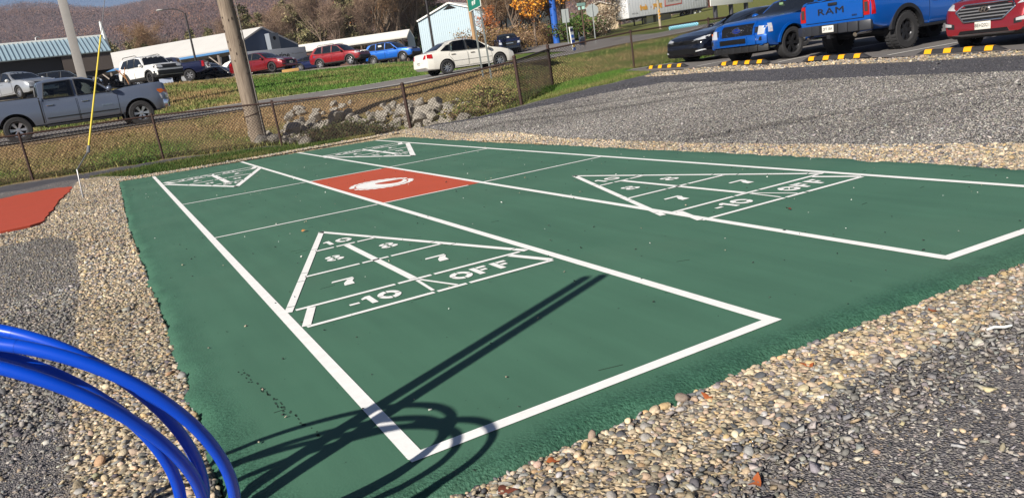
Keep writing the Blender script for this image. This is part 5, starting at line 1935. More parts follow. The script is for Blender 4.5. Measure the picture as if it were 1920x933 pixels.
# ------------------------------------------------------------------ poles and their fittings
WOOD = mat('weathered_pole_wood', S(96, 82, 70), .9, var=.5, vscale=9.0, var2=S(158, 144, 128), stretch=(3, 3, .18), bump=.6, bscale=25, detail=6)
up_ = thing('utility_pole', 'thick weathered wooden utility pole standing beyond the fence', 'utility pole', (3.2, 21.2, -.1))
tl = (-.032, .004)
m = MB()
pts, rads_ = [], []
for k in range(16):
    z = k * .8
    pts.append((tl[0] * z, tl[1] * z, z))
    rads_.append(.245 - .0075 * z)
m.tube(pts, rads_, 20)
m.build('shaft', WOOD, up_, True, 50)
m = MB()
rs_ = np.random.RandomState(4)
for k in range(44):
    z = rs_.uniform(.3, 5.5)
    a = rs_.uniform(math.pi, 2 * math.pi)
    r = .245 - .0075 * z
    m.box((tl[0] * z + r * math.cos(a), tl[1] * z + r * math.sin(a), z), (.02, .02, rs_.uniform(.03, .09)), Matrix.Rotation(a, 3, 'Z'))
m.build('staple', mat('rusty_staple', S(60, 44, 36), .8), up_)
m = MB()
for z0 in (1.05,):
    r = .245 - .0075 * z0 + .008
    m.tube([(tl[0] * z0 + r * math.cos(t), tl[1] * z0 + r * math.sin(t), z0 + .06 * math.cos(t)) for t in np.linspace(0, 2 * math.pi, 25)], .012, 6, cap=False)
m.build('strap', RUST, up_)
m = MB()
m.tube([(.14, -.21, 0), (.10, -.215, 4), (.0, -.20, 9)], .018, 6)
m.build('ground_wire', mat('grey_conduit', S(110, 104, 98), .7), up_)

# guy wire with its yellow guard
ga = Vector((-1.386, 14.57, -.03))
gd = (Vector((3.0, 21.9, 11.2)) - ga)
gw = thing('guy_wire', 'steel guy wire with a yellow plastic guard anchored in the pebbles', 'guy wire', ga)
gdir = Vector((.0145, -.012, 1)).normalized()


def gp_(z):
    """points of the guy: a bent anchor rod, then straight up towards the pole"""
    return Vector((.468, .884, 1.4)) * (z / 1.4)


STEEL = mat('galvanised_steel', S(150, 150, 152), .45, .7)
off_ = Vector((-.006, -.02, 0))
m = MB()
m.tube([(0, 0, -.1), (.012, .02, .25), (.022, .12, .55), (.17, .40, .72), gp_(.85)], .013, 8)
m.build('anchor_rod', STEEL, gw, True)
m = MB()
m.tube([gp_(.82), gp_(.95)], .03, 8)
m.build('clamp', STEEL, gw, True)
m = MB()
m.tube([gp_(.9), gp_(3.14)], [.018, .016], 10)
m.build('yellow_guard', mat('yellow_plastic', S(222, 200, 76), .5), gw, True)
m = MB()
m.tube([gp_(.9), gp_(14.2)], .008, 6)
m.build('cable', STEEL, gw, True)

# square steel light pole behind the grey pickup
m_ = mat('pale_grey_steel', S(168, 164, 160), .6, .2, var=.08, vscale=3)
lp_ = thing('light_pole', 'pale grey square light pole rising behind the grey pickup cab', 'light pole', (-1.0, 37.3, g1(-1, 37.3)))
m = MB()
m.bar((0, 0, -.2), (0.0, 0, 9.5), .36, .36, up=(0, 1, 0))
m.build('shaft', m_, lp_, bevel=.02)
MB().box((0, 0, .1), (.6, .6, .3)).build('base', mat('concrete', S(160, 156, 148), .9, var=.1), lp_, bevel=.02)
m = MB()
for s in (-1, 1):
    m.box((s * .7, 0, 9.5), (.9, .4, .15))
m.build('lamp_head', DARKT, lp_, bevel=.03)

# slim curved street lamp
DKP = mat('dark_lamp_post', S(52, 50, 52), .6, .3)
L0 = Vector((7.7, 71.5, g1(7.7, 71.5)))
sl = thing('street_lamp', 'slim dark street lamp with a curved arm in front of the white shed roof', 'street lamp', L0)
m = MB()
m.tube([(0, 0, 0), (0, 0, 6.0)], [.1, .075], 10)
m.build('post', DKP, sl, True)
m = MB()
m.tube([(0, 0, 5.9), (-.2, .1, 6.15), (-.6, .3, 6.4), (-1.1, .5, 6.5), (-1.7, .75, 6.5)], .045, 8)
m.build('arm', DKP, sl, True)
MB().sphere((-1.85, .8, 6.5), (.32, .16, .09), 10, 6).build('lamp_head', mat('pale_lamp_head', S(186, 184, 180), .4), sl, True)
# lot lamp beside the metal building
L1 = Vector((29.0, 69.5, g1(29, 69.5)))
sl2 = thing('street_lamp', 'straight dark lamp post in front of the pale blue metal building', 'street lamp', L1)
m = MB()
m.tube([(0, 0, 0), (0, 0, 9.0)], [.13, .1], 10)
m.build('post', DKP, sl2, True)
MB().box((0, 0, 9.0), (1.1, .35, .14)).build('lamp_head', DARKT, sl2, bevel=.03)
# tan wooden pole behind the green sign, and the thin grey one on the lawn
for (x, y, h, r_, lab, mm) in ((26.9, 55.6, 9.0, .15, 'tan wooden pole right behind the green road sign', mat('tan_pole_wood', S(166, 134, 100), .9, var=.3, vscale=6, stretch=(3, 3, .3))),
                               (41.3, 50.5, 8.0, .10, 'thin grey wooden pole on the lawn in front of the white trailer', mat('grey_pole_wood', S(158, 146, 128), .9, var=.3, vscale=6, stretch=(3, 3, .3)))):
    t = thing('wooden_pole', lab, 'pole', (x, y, g1(x, y)))
    m = MB()
    m.tube([(0, 0, -.2), (-.02 * h, 0, h)], [r_ * 1.1, r_ * .85], 12)
    m.build('shaft', mm, t, True)
    if r_ < .12:
        m = MB()
        for k in range(6):
            m.box((.09 * (k % 2) - .1, -.09, .9 + .13 * k), (.07, .05, .12))
        m.build('ivy_tag', YEL, t)
# big blue post of a roadside sign (its panel is above the picture)
bp_ = thing('sign_post', 'thick bright blue steel post standing at the junction', 'sign post', (40.2, 65.2, g1(40.2, 65.2)))
BLU = mat('blue_post_paint', S(40, 92, 178), .4)
m = MB()
m.tube([(0, 0, -.2), (0, 0, 3.3)], [.33, .33], 20)
m.tube([(0, 0, 3.3), (0, 0, 9)], [.30, .28], 20)
m.build('shaft', BLU, bp_, True, 40)
MB().tube([(0, 0, 3.24), (0, 0, 3.36)], .35, 20).build('collar', BLU, bp_, True, 40)
MB().box((0, 0, 9.6), (4, .4, 2.2)).build('panel', mat('sign_panel_white', S(214, 214, 212), .5), bp_, bevel=.05)

# ------------------------------------------------------------------ signs
GREEN = mat('sign_green', S(0, 124, 104), .45)
SIGNW = mat('sign_white', S(232, 234, 230), .5)
SGAL = mat('galvanised_sign_back', S(160, 166, 164), .45, .5, var=.08, vscale=4)
gs = thing('road_sign', 'green road sign with white lettering on two steel posts at the roadside', 'road sign', (12.85, 25.3, g1(12.85, 25.3)))
p1, p2 = Vector((12.96, 26.0, g1(12.96, 26))), Vector((12.6, 24.55, g1(12.6, 24.55)))
o_ = Vector(gs.location)
# the two posts stand along the road; the panel faces the traffic coming from the left
e_ = (p2 - p1).normalized()
e_.z = 0
n_ = Vector((-.30, -1.0, 0)).normalized()
ax_ = Vector((1, -.30, 0)).normalized()
zt = 3.55
pa, pb = Vector((12.96, 26.0, 0)), Vector((13.40, 25.87, 0))
for p, top in ((p1, Vector((13.27, 26.98, 4.6))), (p2, Vector((13.12, 25.55, 4.6)))):
    m = MB()
    b = p - o_
    tpt = Vector((p.x - .03 * 3.6, p.y, p.z + 4.5)) - o_
    m.bar(b - Vector((0, 0, .2)), tpt, .05, .05)
    m.build('post', SGAL, gs)
c1 = Vector((p1.x - .06, p1.y, 0)) - o_
c2 = Vector((p2.x - .06, p2.y, 0)) - o_
dir_ = (c2 - c1)
dir_.z = 0
dir_.normalize()
mid = (c1 + c2) / 2
face = Vector((dir_.y, -dir_.x, 0))
if face.dot(Vector((CX, CY, 0)) - o_) < 0:
    face = -face
mid = mid + face * .05
Lh = 1.62 / 2 + .36
zc = 3.98
Rm = Matrix(((dir_.x, 0, face.x, 0), (dir_.y, 0, face.y, 0), (0, 1, 0, 0), (0, 0, 0, 1)))
base_z = zc
pm = MB()
pm.box((0, 0, 0), (2 * Lh, .98, .02))
pm.v = [tuple((Matrix.Translation(mid + Vector((0, 0, base_z))) @ Rm) @ Vector(v)) for v in pm.v]
pan = pm.build('panel', SIGNW, gs)
pm = MB()
pm.box((0, 0, .012), (2 * Lh - .06, .92, .01))
pm.v = [tuple((Matrix.Translation(mid + Vector((0, 0, base_z))) @ Rm) @ Vector(v)) for v in pm.v]
pm.build('green_face', GREEN, pan)
for txt, yy, sz in (('Stony Run Rd', .02, .27), ('MD 107', -.26, .2)):
    lettering(txt, sz, Matrix.Translation(mid + Vector((0, 0, base_z))) @ Rm @ Matrix.Translation((0, yy, .02)), SIGNW, pan, depth=.002, bold=.008)
am = MB()
am.add([(.66, .18, .02), (.78, .18, .02), (.78, .32, .02), (.86, .32, .02), (.72, .44, .02), (.58, .32, .02), (.66, .32, .02)], [tuple(range(7))])
am.v = [tuple((Matrix.Translation(mid + Vector((0, 0, base_z))) @ Rm) @ Vector(v)) for v in am.v]
am.build('arrow', SIGNW, pan)


def plate_sign(name, label, cat, x, y, pole_h, poly, zc_, m_, rz, r_=.035):
    t = thing(name, label, cat, (x, y, g1(x, y)), rz)
    mb = MB()
    mb.bar((0, 0, -.2), (0, 0, pole_h), r_ * 2, r_ * 1.4)
    mb.build('post', SGAL, t)
    mb = MB()
    mb.prism([(a, b + zc_) for a, b in poly], 'y', .03, .045)
    mb.build('panel', m_, t)
    return t


oct_ = [(.40 * math.cos(rad(22.5 + 45 * k)), .40 * math.sin(rad(22.5 + 45 * k))) for k in range(8)]
t = plate_sign('stop_sign', 'grey back of an octagonal stop sign at the junction', 'road sign', 27.6, 39.7, 2.55, oct_, 2.12, SGAL, rad(-32))
mb = MB()
mb.prism([(a * .97, b * .97 + 2.12) for a, b in oct_], 'y', .046, .049)
mb.build('red_face', mat('sign_red', S(176, 20, 28), .4), t)
lettering('STOP', .3, Matrix.Translation((0, .052, 2.12)) @ Matrix(((-1, 0, 0, 0), (0, 0, 1, 0), (0, 1, 0, 0), (0, 0, 0, 1))), SIGNW, t, depth=.001)
plate_sign('regulatory_sign', 'blank grey back of a tall rectangular road sign right of the blue post', 'road sign', 33.4, 52.2, 2.7, [(-.28, -.52), (.28, -.52), (.28, .52), (-.28, .52)], 2.2, SGAL, rad(-30))
t = thing('street_name_sign', 'small pale street name sign on a dark post left of the stop sign', 'street sign', (28.6, 42.4, g1(28.6, 42.4)), rad(10))
mb = MB()
mb.tube([(0, 0, -.1), (0, 0, 2.55)], .05, 8)
mb.build('post', mat('dark_wood_post', S(84, 66, 54), .9), t)
MB().box((0, 0, 2.65), (.72, .03, .2)).build('name_plate', mat('pale_green_sign', S(150, 186, 176), .5), t)
MB().box((0, 0, 2.42), (.03, .62, .18)).build('name_plate', mat('pale_green_sign', S(150, 186, 176), .5), t)
# feather banner and dark stands on the verge
t = thing('banner', 'narrow blue and white banner on the verge behind the fence', 'banner', (23.6, 36.0, g1(23.6, 36.0)), rad(20))
mb = MB()
mb.box((0, 0, .72), (.30, .05, 1.3), Matrix.Rotation(rad(-4), 3, 'Y'))
mb.build('panel', SIGNW, t)
for z, c_, w_ in ((1.2, S(20, 34, 84), .26), (.85, S(40, 104, 196), .2), (.58, S(30, 70, 160), .26), (.34, S(226, 190, 60), .16), (.16, S(40, 90, 170), .22)):
    MB().box(((z - .72) * -.07, -.03, z), (w_, .012, .16), Matrix.Rotation(rad(-8), 3, 'Y')).build('print', mat('banner_print_%d' % int(z * 100), c_, .5), t)
mb = MB()
mb.bar((-.12, 0, 0), (-.1, 0, 1.4), .025, .025)
mb.build('pole', STEEL, t)
t = thing('yard_sign', 'low dark blue framed sign on the verge right of the banner', 'yard sign', (24.6, 36.6, g1(24.6, 36.6)), rad(15))
mb = MB()
mb.box((0, 0, .5), (.46, .06, .46), Matrix.Rotation(rad(6), 3, 'Y'))
mb.build('panel', mat('dark_blue_sign', S(44, 54, 80), .5), t, bevel=.02)
mb = MB()
for s in (-1, 1):
    mb.bar((s * .2, 0, 0), (s * .2, 0, 1.0), .03, .03)
mb.build('frame', STEEL, t)
MB().sphere((.02, -.03, .62), (.17, .05, .12), 10, 6).build('grey_cap', mat('grey_plastic', S(110, 116, 124), .6), t, True)

# blank white board on dark posts
t = thing('billboard', 'large blank white board on dark posts behind the black sports coupe', 'billboard', (46.5, 47.9, g1(46.5, 47.9)), rad(15))
WB = mat('board_white', S(232, 232, 230), .5)
MB().box((0, -.22, 2.28), (6.3, .06, 2.6)).build('board', WB, t, bevel=.01)
for x in (-2.2, .1, 2.4):
    mb = MB()
    mb.tube([(x, 0, -.3), (x, 0, 4.0)], .18, 12)
    mb.build('post', mat('dark_steel_post', S(70, 70, 76), .5, .4), t, True, 50)
# white sign board face towards the camera sits in front of the posts' upper half
# pale blue corrugated pipe on the lawn
t = thing('drain_pipe', 'pale blue ribbed plastic pipe lying on the lawn behind the fence', 'pipe', (34.7, 39.75, g1(34.7, 39.75) + .16), rad(-24))
mb = MB()
prof = []
for k in range(60):
    x = -.95 + 1.9 * k / 59
    prof.append((.17 + (.012 if k % 2 else 0), x))
mb.lathe(prof + [(.15, .95), (.15, -.95)], 18, 'x', close=True)
mb.build('ribbed_tube', mat('pale_blue_plastic', S(136, 206, 228), .45), t, True, 30)
MB().lathe([(.145, .93), (.145, .2), (.001, .2)], 18, 'x').build('dark_bore', WELL, t)

# ------------------------------------------------------------------ blue hoops and the rack they lean on
def blue_pipe():
    m_ = mat('blue_pipe_plastic', S(3, 74, 204), .34, coat=.3)
    n_ = m_.node_tree
    p_ = n_.nodes['Principled BSDF']
    tc_ = n_.nodes.new('ShaderNodeTexCoord')
    prev = None
    for sc_n, lo, hi, colr in ((26, .66, .70, S(70, 130, 232)), (7, .62, .80, S(20, 60, 160))):
        nz = n_.nodes.new('ShaderNodeTexNoise')
        nz.inputs['Scale'].default_value = sc_n
        nz.inputs['Detail'].default_value = 7
        nz.inputs['Roughness'].default_value = .75
        n_.links.new(tc_.outputs['Object'], nz.inputs['Vector'])
        mr = n_.nodes.new('ShaderNodeMapRange')
        mr.inputs[1].default_value = lo
        mr.inputs[2].default_value = hi
        mr.inputs[4].default_value = .7
        n_.links.new(nz.outputs[0], mr.inputs[0])
        mx = n_.nodes.new('ShaderNodeMix')
        mx.data_type = 'RGBA'
        mx.inputs[6].default_value = (*S(3, 74, 204), 1)
        mx.inputs[7].default_value = (*colr, 1)
        if prev is not None:
            n_.links.new(prev, mx.inputs[6])
        n_.links.new(mr.outputs[0], mx.inputs[0])
        prev = mx.outputs[2]
    n_.links.new(prev, p_.inputs['Base Color'])
    return m_


BLUEP = blue_pipe()
SCUFF = mat('pale_scuff', S(96, 140, 220), .6)


def hoop(cx_, cy_, cz_, az, tl_, r, tr, lab):
    n = Vector((math.cos(tl_) * math.cos(az), math.cos(tl_) * math.sin(az), math.sin(tl_)))
    a = Vector((-math.sin(az), math.cos(az), 0))
    b = n.cross(a)
    t = thing('hoop', lab, 'hoop', (cx_, cy_, 0.0), 0, 'blue tube hoops leaning at the lower left')
    m = MB()
    N = 96
    pts = [a * (r * math.cos(2 * math.pi * k / N)) + b * (r * math.sin(2 * math.pi * k / N)) + Vector((0, 0, cz_)) for k in range(N)]
    vs, fs = [], []
    K = 18
    for k, p in enumerate(pts):
        rd = (p - Vector((0, 0, cz_))).normalized()
        for j in range(K):
            an = 2 * math.pi * j / K
            vs.append(p + (rd * math.cos(an) + n * math.sin(an)) * tr)
    for k in range(N):
        for j in range(K):
            fs.append((k * K + j, k * K + (j + 1) % K, ((k + 1) % N) * K + (j + 1) % K, ((k + 1) % N) * K + j))
    m.add(vs, fs)
    m.build('tube', BLUEP, t, True)
    # scuffed joint
    m = MB()
    k0 = int(N * .30)
    m.tube([pts[(k0 + i) % N] for i in range(3)], tr * 1.03, 18)
    m.build('joint', BLUEP, t, True, 50)
    return t


HOOPS = 1
for q, lab in (((-1.127, -.378, .487, 1.059, .398, .501), 'blue tube hoop nearest the court, outermost of the leaning hoops'),
               ((-1.1389, -.1485, .4733, .9324, .3401, .4782), 'blue tube hoop tucked just behind the outermost hoop'),
               ((-1.2181, -.2633, .4808, .992, .5027, .5262), 'blue tube hoop at the front of the inner pair'),
               ((-1.2251, -.2291, .4686, 1.0248, .3518, .4778), 'blue tube hoop innermost of the leaning hoops')):
    hoop(*q[:3], q[3], q[4], q[5], .0158, lab)
rk = thing('hoop_rack', 'twin upright steel posts of the rack beside the blue hoops', 'rack', (-1.33, -.245, 0))
for x, y in ((-.045, .03), (.045, -.03)):
    m = MB()
    m.tube([(x, y, -.05), (x, y, 2.1)], .036, 14)
    m.build('post', DKP, rk, True, 50)
MB().box((0, 0, .0), (.3, .3, .04)).build('base', DKP, rk, bevel=.005)

# ------------------------------------------------------------------ buildings
ROOFB = mat('pale_blue_metal_roof', S(176, 200, 212), .4, .35)
RIBD = mat('roof_rib', S(120, 142, 156), .5, .3)
WHITER = mat('white_metal_roof', S(214, 212, 208), .5, .1, var=.06, vscale=.6)
DKWALL = mat('dark_wall', S(58, 62, 72), .8)
NAVYW = mat('slate_blue_metal_wall', S(66, 84, 112), .6, .1)
BLKGL = mat('showroom_glass', S(20, 22, 26), .08, spec=.7)
PALEW = mat('pale_blue_metal_wall', S(172, 190, 200), .5, .15)
STEELB = mat('dark_steel_frame', S(48, 46, 48), .7)


def ribs(mb, a, b, c, d, n, w_=.06, h=.05, mi=1):
    """raised ribs on the quad a-b (lower) / d-c (upper)"""
    a, b, c, d = map(Vector, (a, b, c, d))
    nr = (b - a).cross(d - a).normalized()
    for k in range(n + 1):
        t = k / n
        p, q = a.lerp(b, t), d.lerp(c, t)
        mb.bar(p + nr * h / 2, q + nr * h / 2, w_, h, mi, up=tuple(nr))


def panel(mb, a, b, c, d, th=.08, mi=0):
    a, b, c, d = map(Vector, (a, b, c, d))
    nr = (b - a).cross(d - a).normalized() * th
    mb.add([a, b, c, d, a - nr, b - nr, c - nr, d - nr], [(0, 1, 2, 3), (7, 6, 5, 4), (0, 4, 5, 1), (1, 5, 6, 2), (2, 6, 7, 3), (3, 7, 4, 0)], mi)


# dealership showroom with a metal mansard
A = thing('showroom', 'low dark glazed showroom with a pale blue ribbed metal mansard roof', 'building', (-10, 66, g1(-4, 66)))
ao = Vector(A.location)
V3 = lambda x, y, z: Vector((x, y, z)) - ao
eL, eR = (-24, 62.9, 6.44), (1.22, 66.26, 6.44)
tL, tR = (-24.3, 64.9, 7.72), (.85, 68.4, 7.78)
mb = MB()
panel(mb, V3(*eL), V3(*eR), V3(*tR), V3(*tL))
ribs(mb, V3(*eL), V3(*eR), V3(*tR), V3(*tL), 84, .05)
eR2 = (-.6, 80, 6.44)
tR2 = (-1.0, 78, 7.78)
panel(mb, V3(*eR), V3(*eR2), V3(*tR2), V3(*tR))
ribs(mb, V3(*eR), V3(*eR2), V3(*tR2), V3(*tR), 24)
rf = mb.build('roof', [ROOFB, RIBD], A)
mb = MB()
mb.bar(V3(*tL), V3(*tR), .25, .14)
mb.bar(V3(*tR), V3(*tR2), .25, .14)
mb.build('ridge_cap', SIGNW, rf)
mb = MB()
mb.add([V3(tL[0], tL[1], 7.6), V3(tR[0], tR[1], 7.6), V3(tR2[0], tR2[1], 7.6), V3(-26, 78, 7.6)], [(0, 1, 2, 3)])
mb.build('flat_roof', DKWALL, rf)
mb = MB()
gA = g1(-4, 66) - .3
panel(mb, V3(-24, 64.6, gA), V3(-.2, 67.8, gA), V3(-.2, 67.8, 6.4), V3(-24, 64.6, 6.4), .2)
panel(mb, V3(-.2, 67.8, gA), V3(-1.8, 80, gA), V3(-1.8, 80, 6.4), V3(-.2, 67.8, 6.4), .2)
mb.add([V3(*eL), V3(*eR), V3(*eR2), V3(-25.6, 78, 6.44)], [(3, 2, 1, 0)])
wl = mb.build('wall', DKWALL, A)
mb = MB()
ux = (Vector((-.2, 67.8, 0)) - Vector((-24, 64.6, 0)))
ux.z = 0
Lx = ux.length
ux.normalize()
nx_ = Vector((ux.y, -ux.x, 0))
o0 = V3(-24, 64.6, 0) + nx_ * .06
for k in range(9):
    a = o0 + ux * (k * Lx / 9 + .12)
    b = o0 + ux * ((k + 1) * Lx / 9 - .12)
    z0, z1 = 4.3 - ao.z, 5.75 - ao.z
    f_ = MB()
    f_.add([a + Vector((0, 0, z0)), b + Vector((0, 0, z0)), b + Vector((0, 0, z1)), a + Vector((0, 0, z1))], [(0, 1, 2, 3)])
    wn_ = f_.build('window', BLKGL, A)
    f_ = MB()
    for p, q in ((a + Vector((0, 0, z0)), b + Vector((0, 0, z0))), (a + Vector((0, 0, z1)), b + Vector((0, 0, z1))), (a + Vector((0, 0, z0)), a + Vector((0, 0, z1)))):
        f_.bar(p, q, .1, .1)
    f_.build('frame', STEELB, wn_)
    f_ = MB()
    f_.add([a + Vector((0, 0, 3.1 - ao.z)), b + Vector((0, 0, 3.1 - ao.z)), b + Vector((0, 0, 4.22 - ao.z)), a + Vector((0, 0, 4.22 - ao.z))], [(0, 1, 2, 3)])
    f_.build('lower_panel', mat('blue_grey_panel', S(98, 116, 132), .5), A)
mb = MB()
panel(mb, V3(-2.2, 66.0, 5.1), V3(1.15, 66.45, 5.1), V3(1.15, 66.45, 6.38), V3(-2.2, 66.0, 6.38), .1)
panel(mb, V3(1.15, 66.45, 5.1), V3(-.6, 79, 5.1), V3(-.6, 79, 6.38), V3(1.15, 66.45, 6.38), .1)
mb.build('porch_fascia', mat('brown_fascia', S(78, 70, 66), .7), A)
mb = MB()
mb.add([V3(.9, 70, 7.3), V3(1.25, 70.1, 7.3), V3(1.05, 70.05, 9.2)], [(0, 1, 2)])
mb.tube([V3(1.1, 70.1, 7.0), V3(1.1, 70.1, 7.6), V3(1.05, 70.05, 9.0)], [.22, .2, .08], 8)
mb.build('vent_spire', SIGNW, A, True, 40)
mb = MB()
mb.tube([V3(-3.6, 68.2, 7.7), V3(-3.6, 68.2, 8.05), V3(-3.45, 68.2, 8.15), V3(-3.3, 68.2, 8.05)], .06, 8)
mb.build('roof_vent', STEEL, A, True)
mb = MB()
for k in range(5):
    for j in range(2):
        a = V3(-12.5 + 1.2 * j - .3 * k * 0, 64.0 + .14 * j, 4.4 + .28 * k)
        mb.box(a, (.9, .05, .06))
mb.build('louvre', mat('pale_louvre', S(150, 140, 128), .6), A)


def gable_hall(name, label, p0, p1, q0, q1, z_eave, z_ridge, base, wall_m, roof_m, open_sides=(), over=.35, thick=.14):
    """p0-p1: the near eave line, q0-q1: the far one (plan points); index 1 is the gable end seen from the camera"""
    t = thing(name, label, 'building', (p1[0], p1[1], base))
    o = Vector((p1[0], p1[1], base))
    T = lambda p, z: Vector((p[0], p[1], z)) - o
    m0 = ((p0[0] + q0[0]) / 2, (p0[1] + q0[1]) / 2)
    m1 = ((p1[0] + q1[0]) / 2, (p1[1] + q1[1]) / 2)
    mb = MB()
    panel(mb, T(p0, z_eave), T(p1, z_eave), T(m1, z_ridge), T(m0, z_ridge), -thick)
    panel(mb, T(q1, z_eave), T(q0, z_eave), T(m0, z_ridge), T(m1, z_ridge), -thick)
    r = mb.build('roof', [roof_m, RIBD], t)
    return t, T, m0, m1, r


# long open shed with a white roof, its gable end in shade
p0, p1 = (-9, 98.2), (11.83, 78.19)
q1 = (19.25, 82.56)
q0 = (q1[0] - 20.8, q1[1] + 20.0)
bz = g1(11, 80) - .3
B, T, m0, m1, rf = gable_hall('shed', 'long open-sided shed with a white metal roof and a slate blue gable end', p0, p1, q0, q1, 6.2, 8.05, bz, NAVYW, WHITER)
mb = MB()
mb.add([T(p1, bz), T(q1, bz), T(q1, 6.2), T(m1, 8.0), T(p1, 6.2)], [(0, 1, 2, 3, 4)])
mb.build('gable_wall', NAVYW, B)
mb = MB()
panel(mb, T(q0, bz), T(q1, bz), T(q1, 6.2), T(q0, 6.2), .1)
panel(mb, T(p0, bz), T(q0, bz), T(q0, 6.2), T(p0, 6.2), .1)
mb.build('back_wall', DKWALL, B)
mb = MB()
mb.bar(T(p0, 6.12), T(p1, 6.12), .12, .2)
mb.build('gutter', mat('blue_gutter', S(70, 120, 170), .4), B)
POSTW = mat('weathered_steel_post', S(150, 140, 132), .7)
for k in range(5):
    t_ = .06 + k * .225
    p = (p1[0] + (p0[0] - p1[0]) * t_ + .15, p1[1] + (p0[1] - p1[1]) * t_ + .15)
    mb = MB()
    mb.bar(T(p, bz), T(p, 6.1), .18, .18)
    d = Vector((p0[0] - p1[0], p0[1] - p1[1], 0)).normalized()
    mb.bar(T(p, 5.0), T(p, 6.05) + d * 1.2, .1, .1)
    po = mb.build('post', POSTW, B)
    MB().box(T(p, bz + .75), (.24, .24, 1.0)).build('red_band', mat('red_band_paint', S(196, 52, 40), .6), po)
# vent cabinet on the gable
gn = Vector((q1[1] - p1[1], -(q1[0] - p1[0]), 0)).normalized()
gt = Vector((q1[0] - p1[0], q1[1] - p1[1], 0)).normalized()
cpos = T(m1, 0) + gt * .7 + gn * .35
mb = MB()
mb.box(cpos + Vector((0, 0, 6.35 - 0)), (1.2, .7, 2.2), Matrix.Rotation(math.atan2(gt.y, gt.x), 3, 'Z'))
vc = mb.build('vent_cabinet', mat('grey_cabinet', S(130, 138, 148), .5), B)
mb = MB()
mb.lathe([(.2, 0), (.001, .02)], 12)
mb.v = [tuple(Matrix.Rotation(math.atan2(gt.y, gt.x), 3, 'Z') @ Vector((v[0], -v[1], v[2])) + cpos + gn * .36 + Vector((0, 0, 6.95))) for v in mb.v]
mb.build('vent_hole', WELL, vc)

# long carport with a white roof
p0, p1 = (14.5, 87.1), (30.22, 79.36)
q0, q1 = (17.0, 90.7), (32.41, 82.87)
bz = 2.5
Cc, T, m0, m1, rf = gable_hall('carport', 'long narrow carport with a bright white roof behind the red and blue SUVs', p0, p1, q0, q1, 5.45, 6.25, bz, NAVYW, mat('bright_white_roof', S(232, 230, 224), .5))
mb = MB()
mb.add([T(p1, bz), T(q1, bz), T(q1, 5.5), T(m1, 6.2), T(p1, 5.5)], [(0, 1, 2, 3, 4)])
mb.build('gable_wall', NAVYW, Cc)
for k in range(7):
    t_ = .03 + k * .155
    for (e0, e1) in ((p0, p1), (q0, q1)):
        p = (e1[0] + (e0[0] - e1[0]) * t_, e1[1] + (e0[1] - e1[1]) * t_)
        d = Vector((e0[0] - e1[0], e0[1] - e1[1], 0)).normalized()
        mb = MB()
        mb.bar(T(p, bz), T(p, 5.45), .12, .12)
        mb.bar(T(p, 4.7), T(p, 5.45) + d * .8, .08, .08)
        mb.build('post', STEELB, Cc)
mb = MB()
panel(mb, T((p0[0] + 3, p0[1] - 1.4), bz), T((p0[0] + 10, p0[1] - 4.9), bz), T((p0[0] + 10, p0[1] - 4.9), 5.3), T((p0[0] + 3, p0[1] - 1.4), 5.3), .05)
mb.build('side_wall', mat('dark_brick', S(92, 66, 58), .9, var=.3, vscale=3), Cc)

# pale blue metal building
p0, p1 = (54, 101.5), (34.68, 86.79)
g0_, g1_ = (34.68, 86.79), (40.5, 80.6)
bz = 2.3
D = thing('metal_building', 'pale blue ribbed metal building with a white gable roof behind the white sedan', 'building', (*g0_, bz))
o = Vector((*g0_, bz))
T = lambda p, z: Vector((p[0], p[1], z)) - o
dv = Vector((19.5, 18.0))
a0, a1 = g0_, g1_
b0, b1 = (a0[0] + dv.x, a0[1] + dv.y), (a1[0] + dv.x, a1[1] + dv.y)
ma, mb_ = ((a0[0] + a1[0]) / 2, (a0[1] + a1[1]) / 2), ((b0[0] + b1[0]) / 2, (b0[1] + b1[1]) / 2)
ze, zr = 7.4, 8.85
mb = MB()
mb.add([T(a0, bz), T(a1, bz), T(a1, ze), T(ma, zr), T(a0, ze)], [(0, 1, 2, 3, 4)])
gv = Vector((a1[0] - a0[0], a1[1] - a0[1], 0))
gn2 = Vector((gv.y, -gv.x, 0)).normalized()
for k in range(33):
    t_ = (k + .5) / 33
    zt_ = ze + (zr - ze) * (1 - abs(2 * t_ - 1))
    p = (a0[0] + gv.x * t_, a0[1] + gv.y * t_)
    mb.bar(T(p, bz) + gn2 * .02, T(p, zt_) + gn2 * .02, .09, .022, up=tuple(gn2))
mb.build('gable_wall', PALEW, D)
mb = MB()
panel(mb, T(a1, bz), T(b1, bz), T(b1, ze), T(a1, ze), .1)
panel(mb, T(b0, bz), T(a0, bz), T(a0, ze), T(b0, ze), .1)
panel(mb, T(b1, bz), T(b0, bz), T(b0, ze), T(b1, ze), .1)
mb.build('wall', PALEW, D)
mb = MB()
ov = gn2 * .25
panel(mb, T(a1, ze) + ov, T(b1, ze), T(mb_, zr), T(ma, zr) + ov, -.16)
panel(mb, T(b0, ze), T(a0, ze) + ov, T(ma, zr) + ov, T(mb_, zr), -.16)
mb.build('roof', mat('bright_white_roof', S(232, 230, 224), .5), D)
mb = MB()
c_ = T(ma, zr - .62) + gn2 * .04
mb.add([c_ - gv.normalized() * .85, c_ + gv.normalized() * .85, c_ + Vector((0, 0, .5))], [(0, 1, 2)])
mb.build('gable_vent', WELL, D)

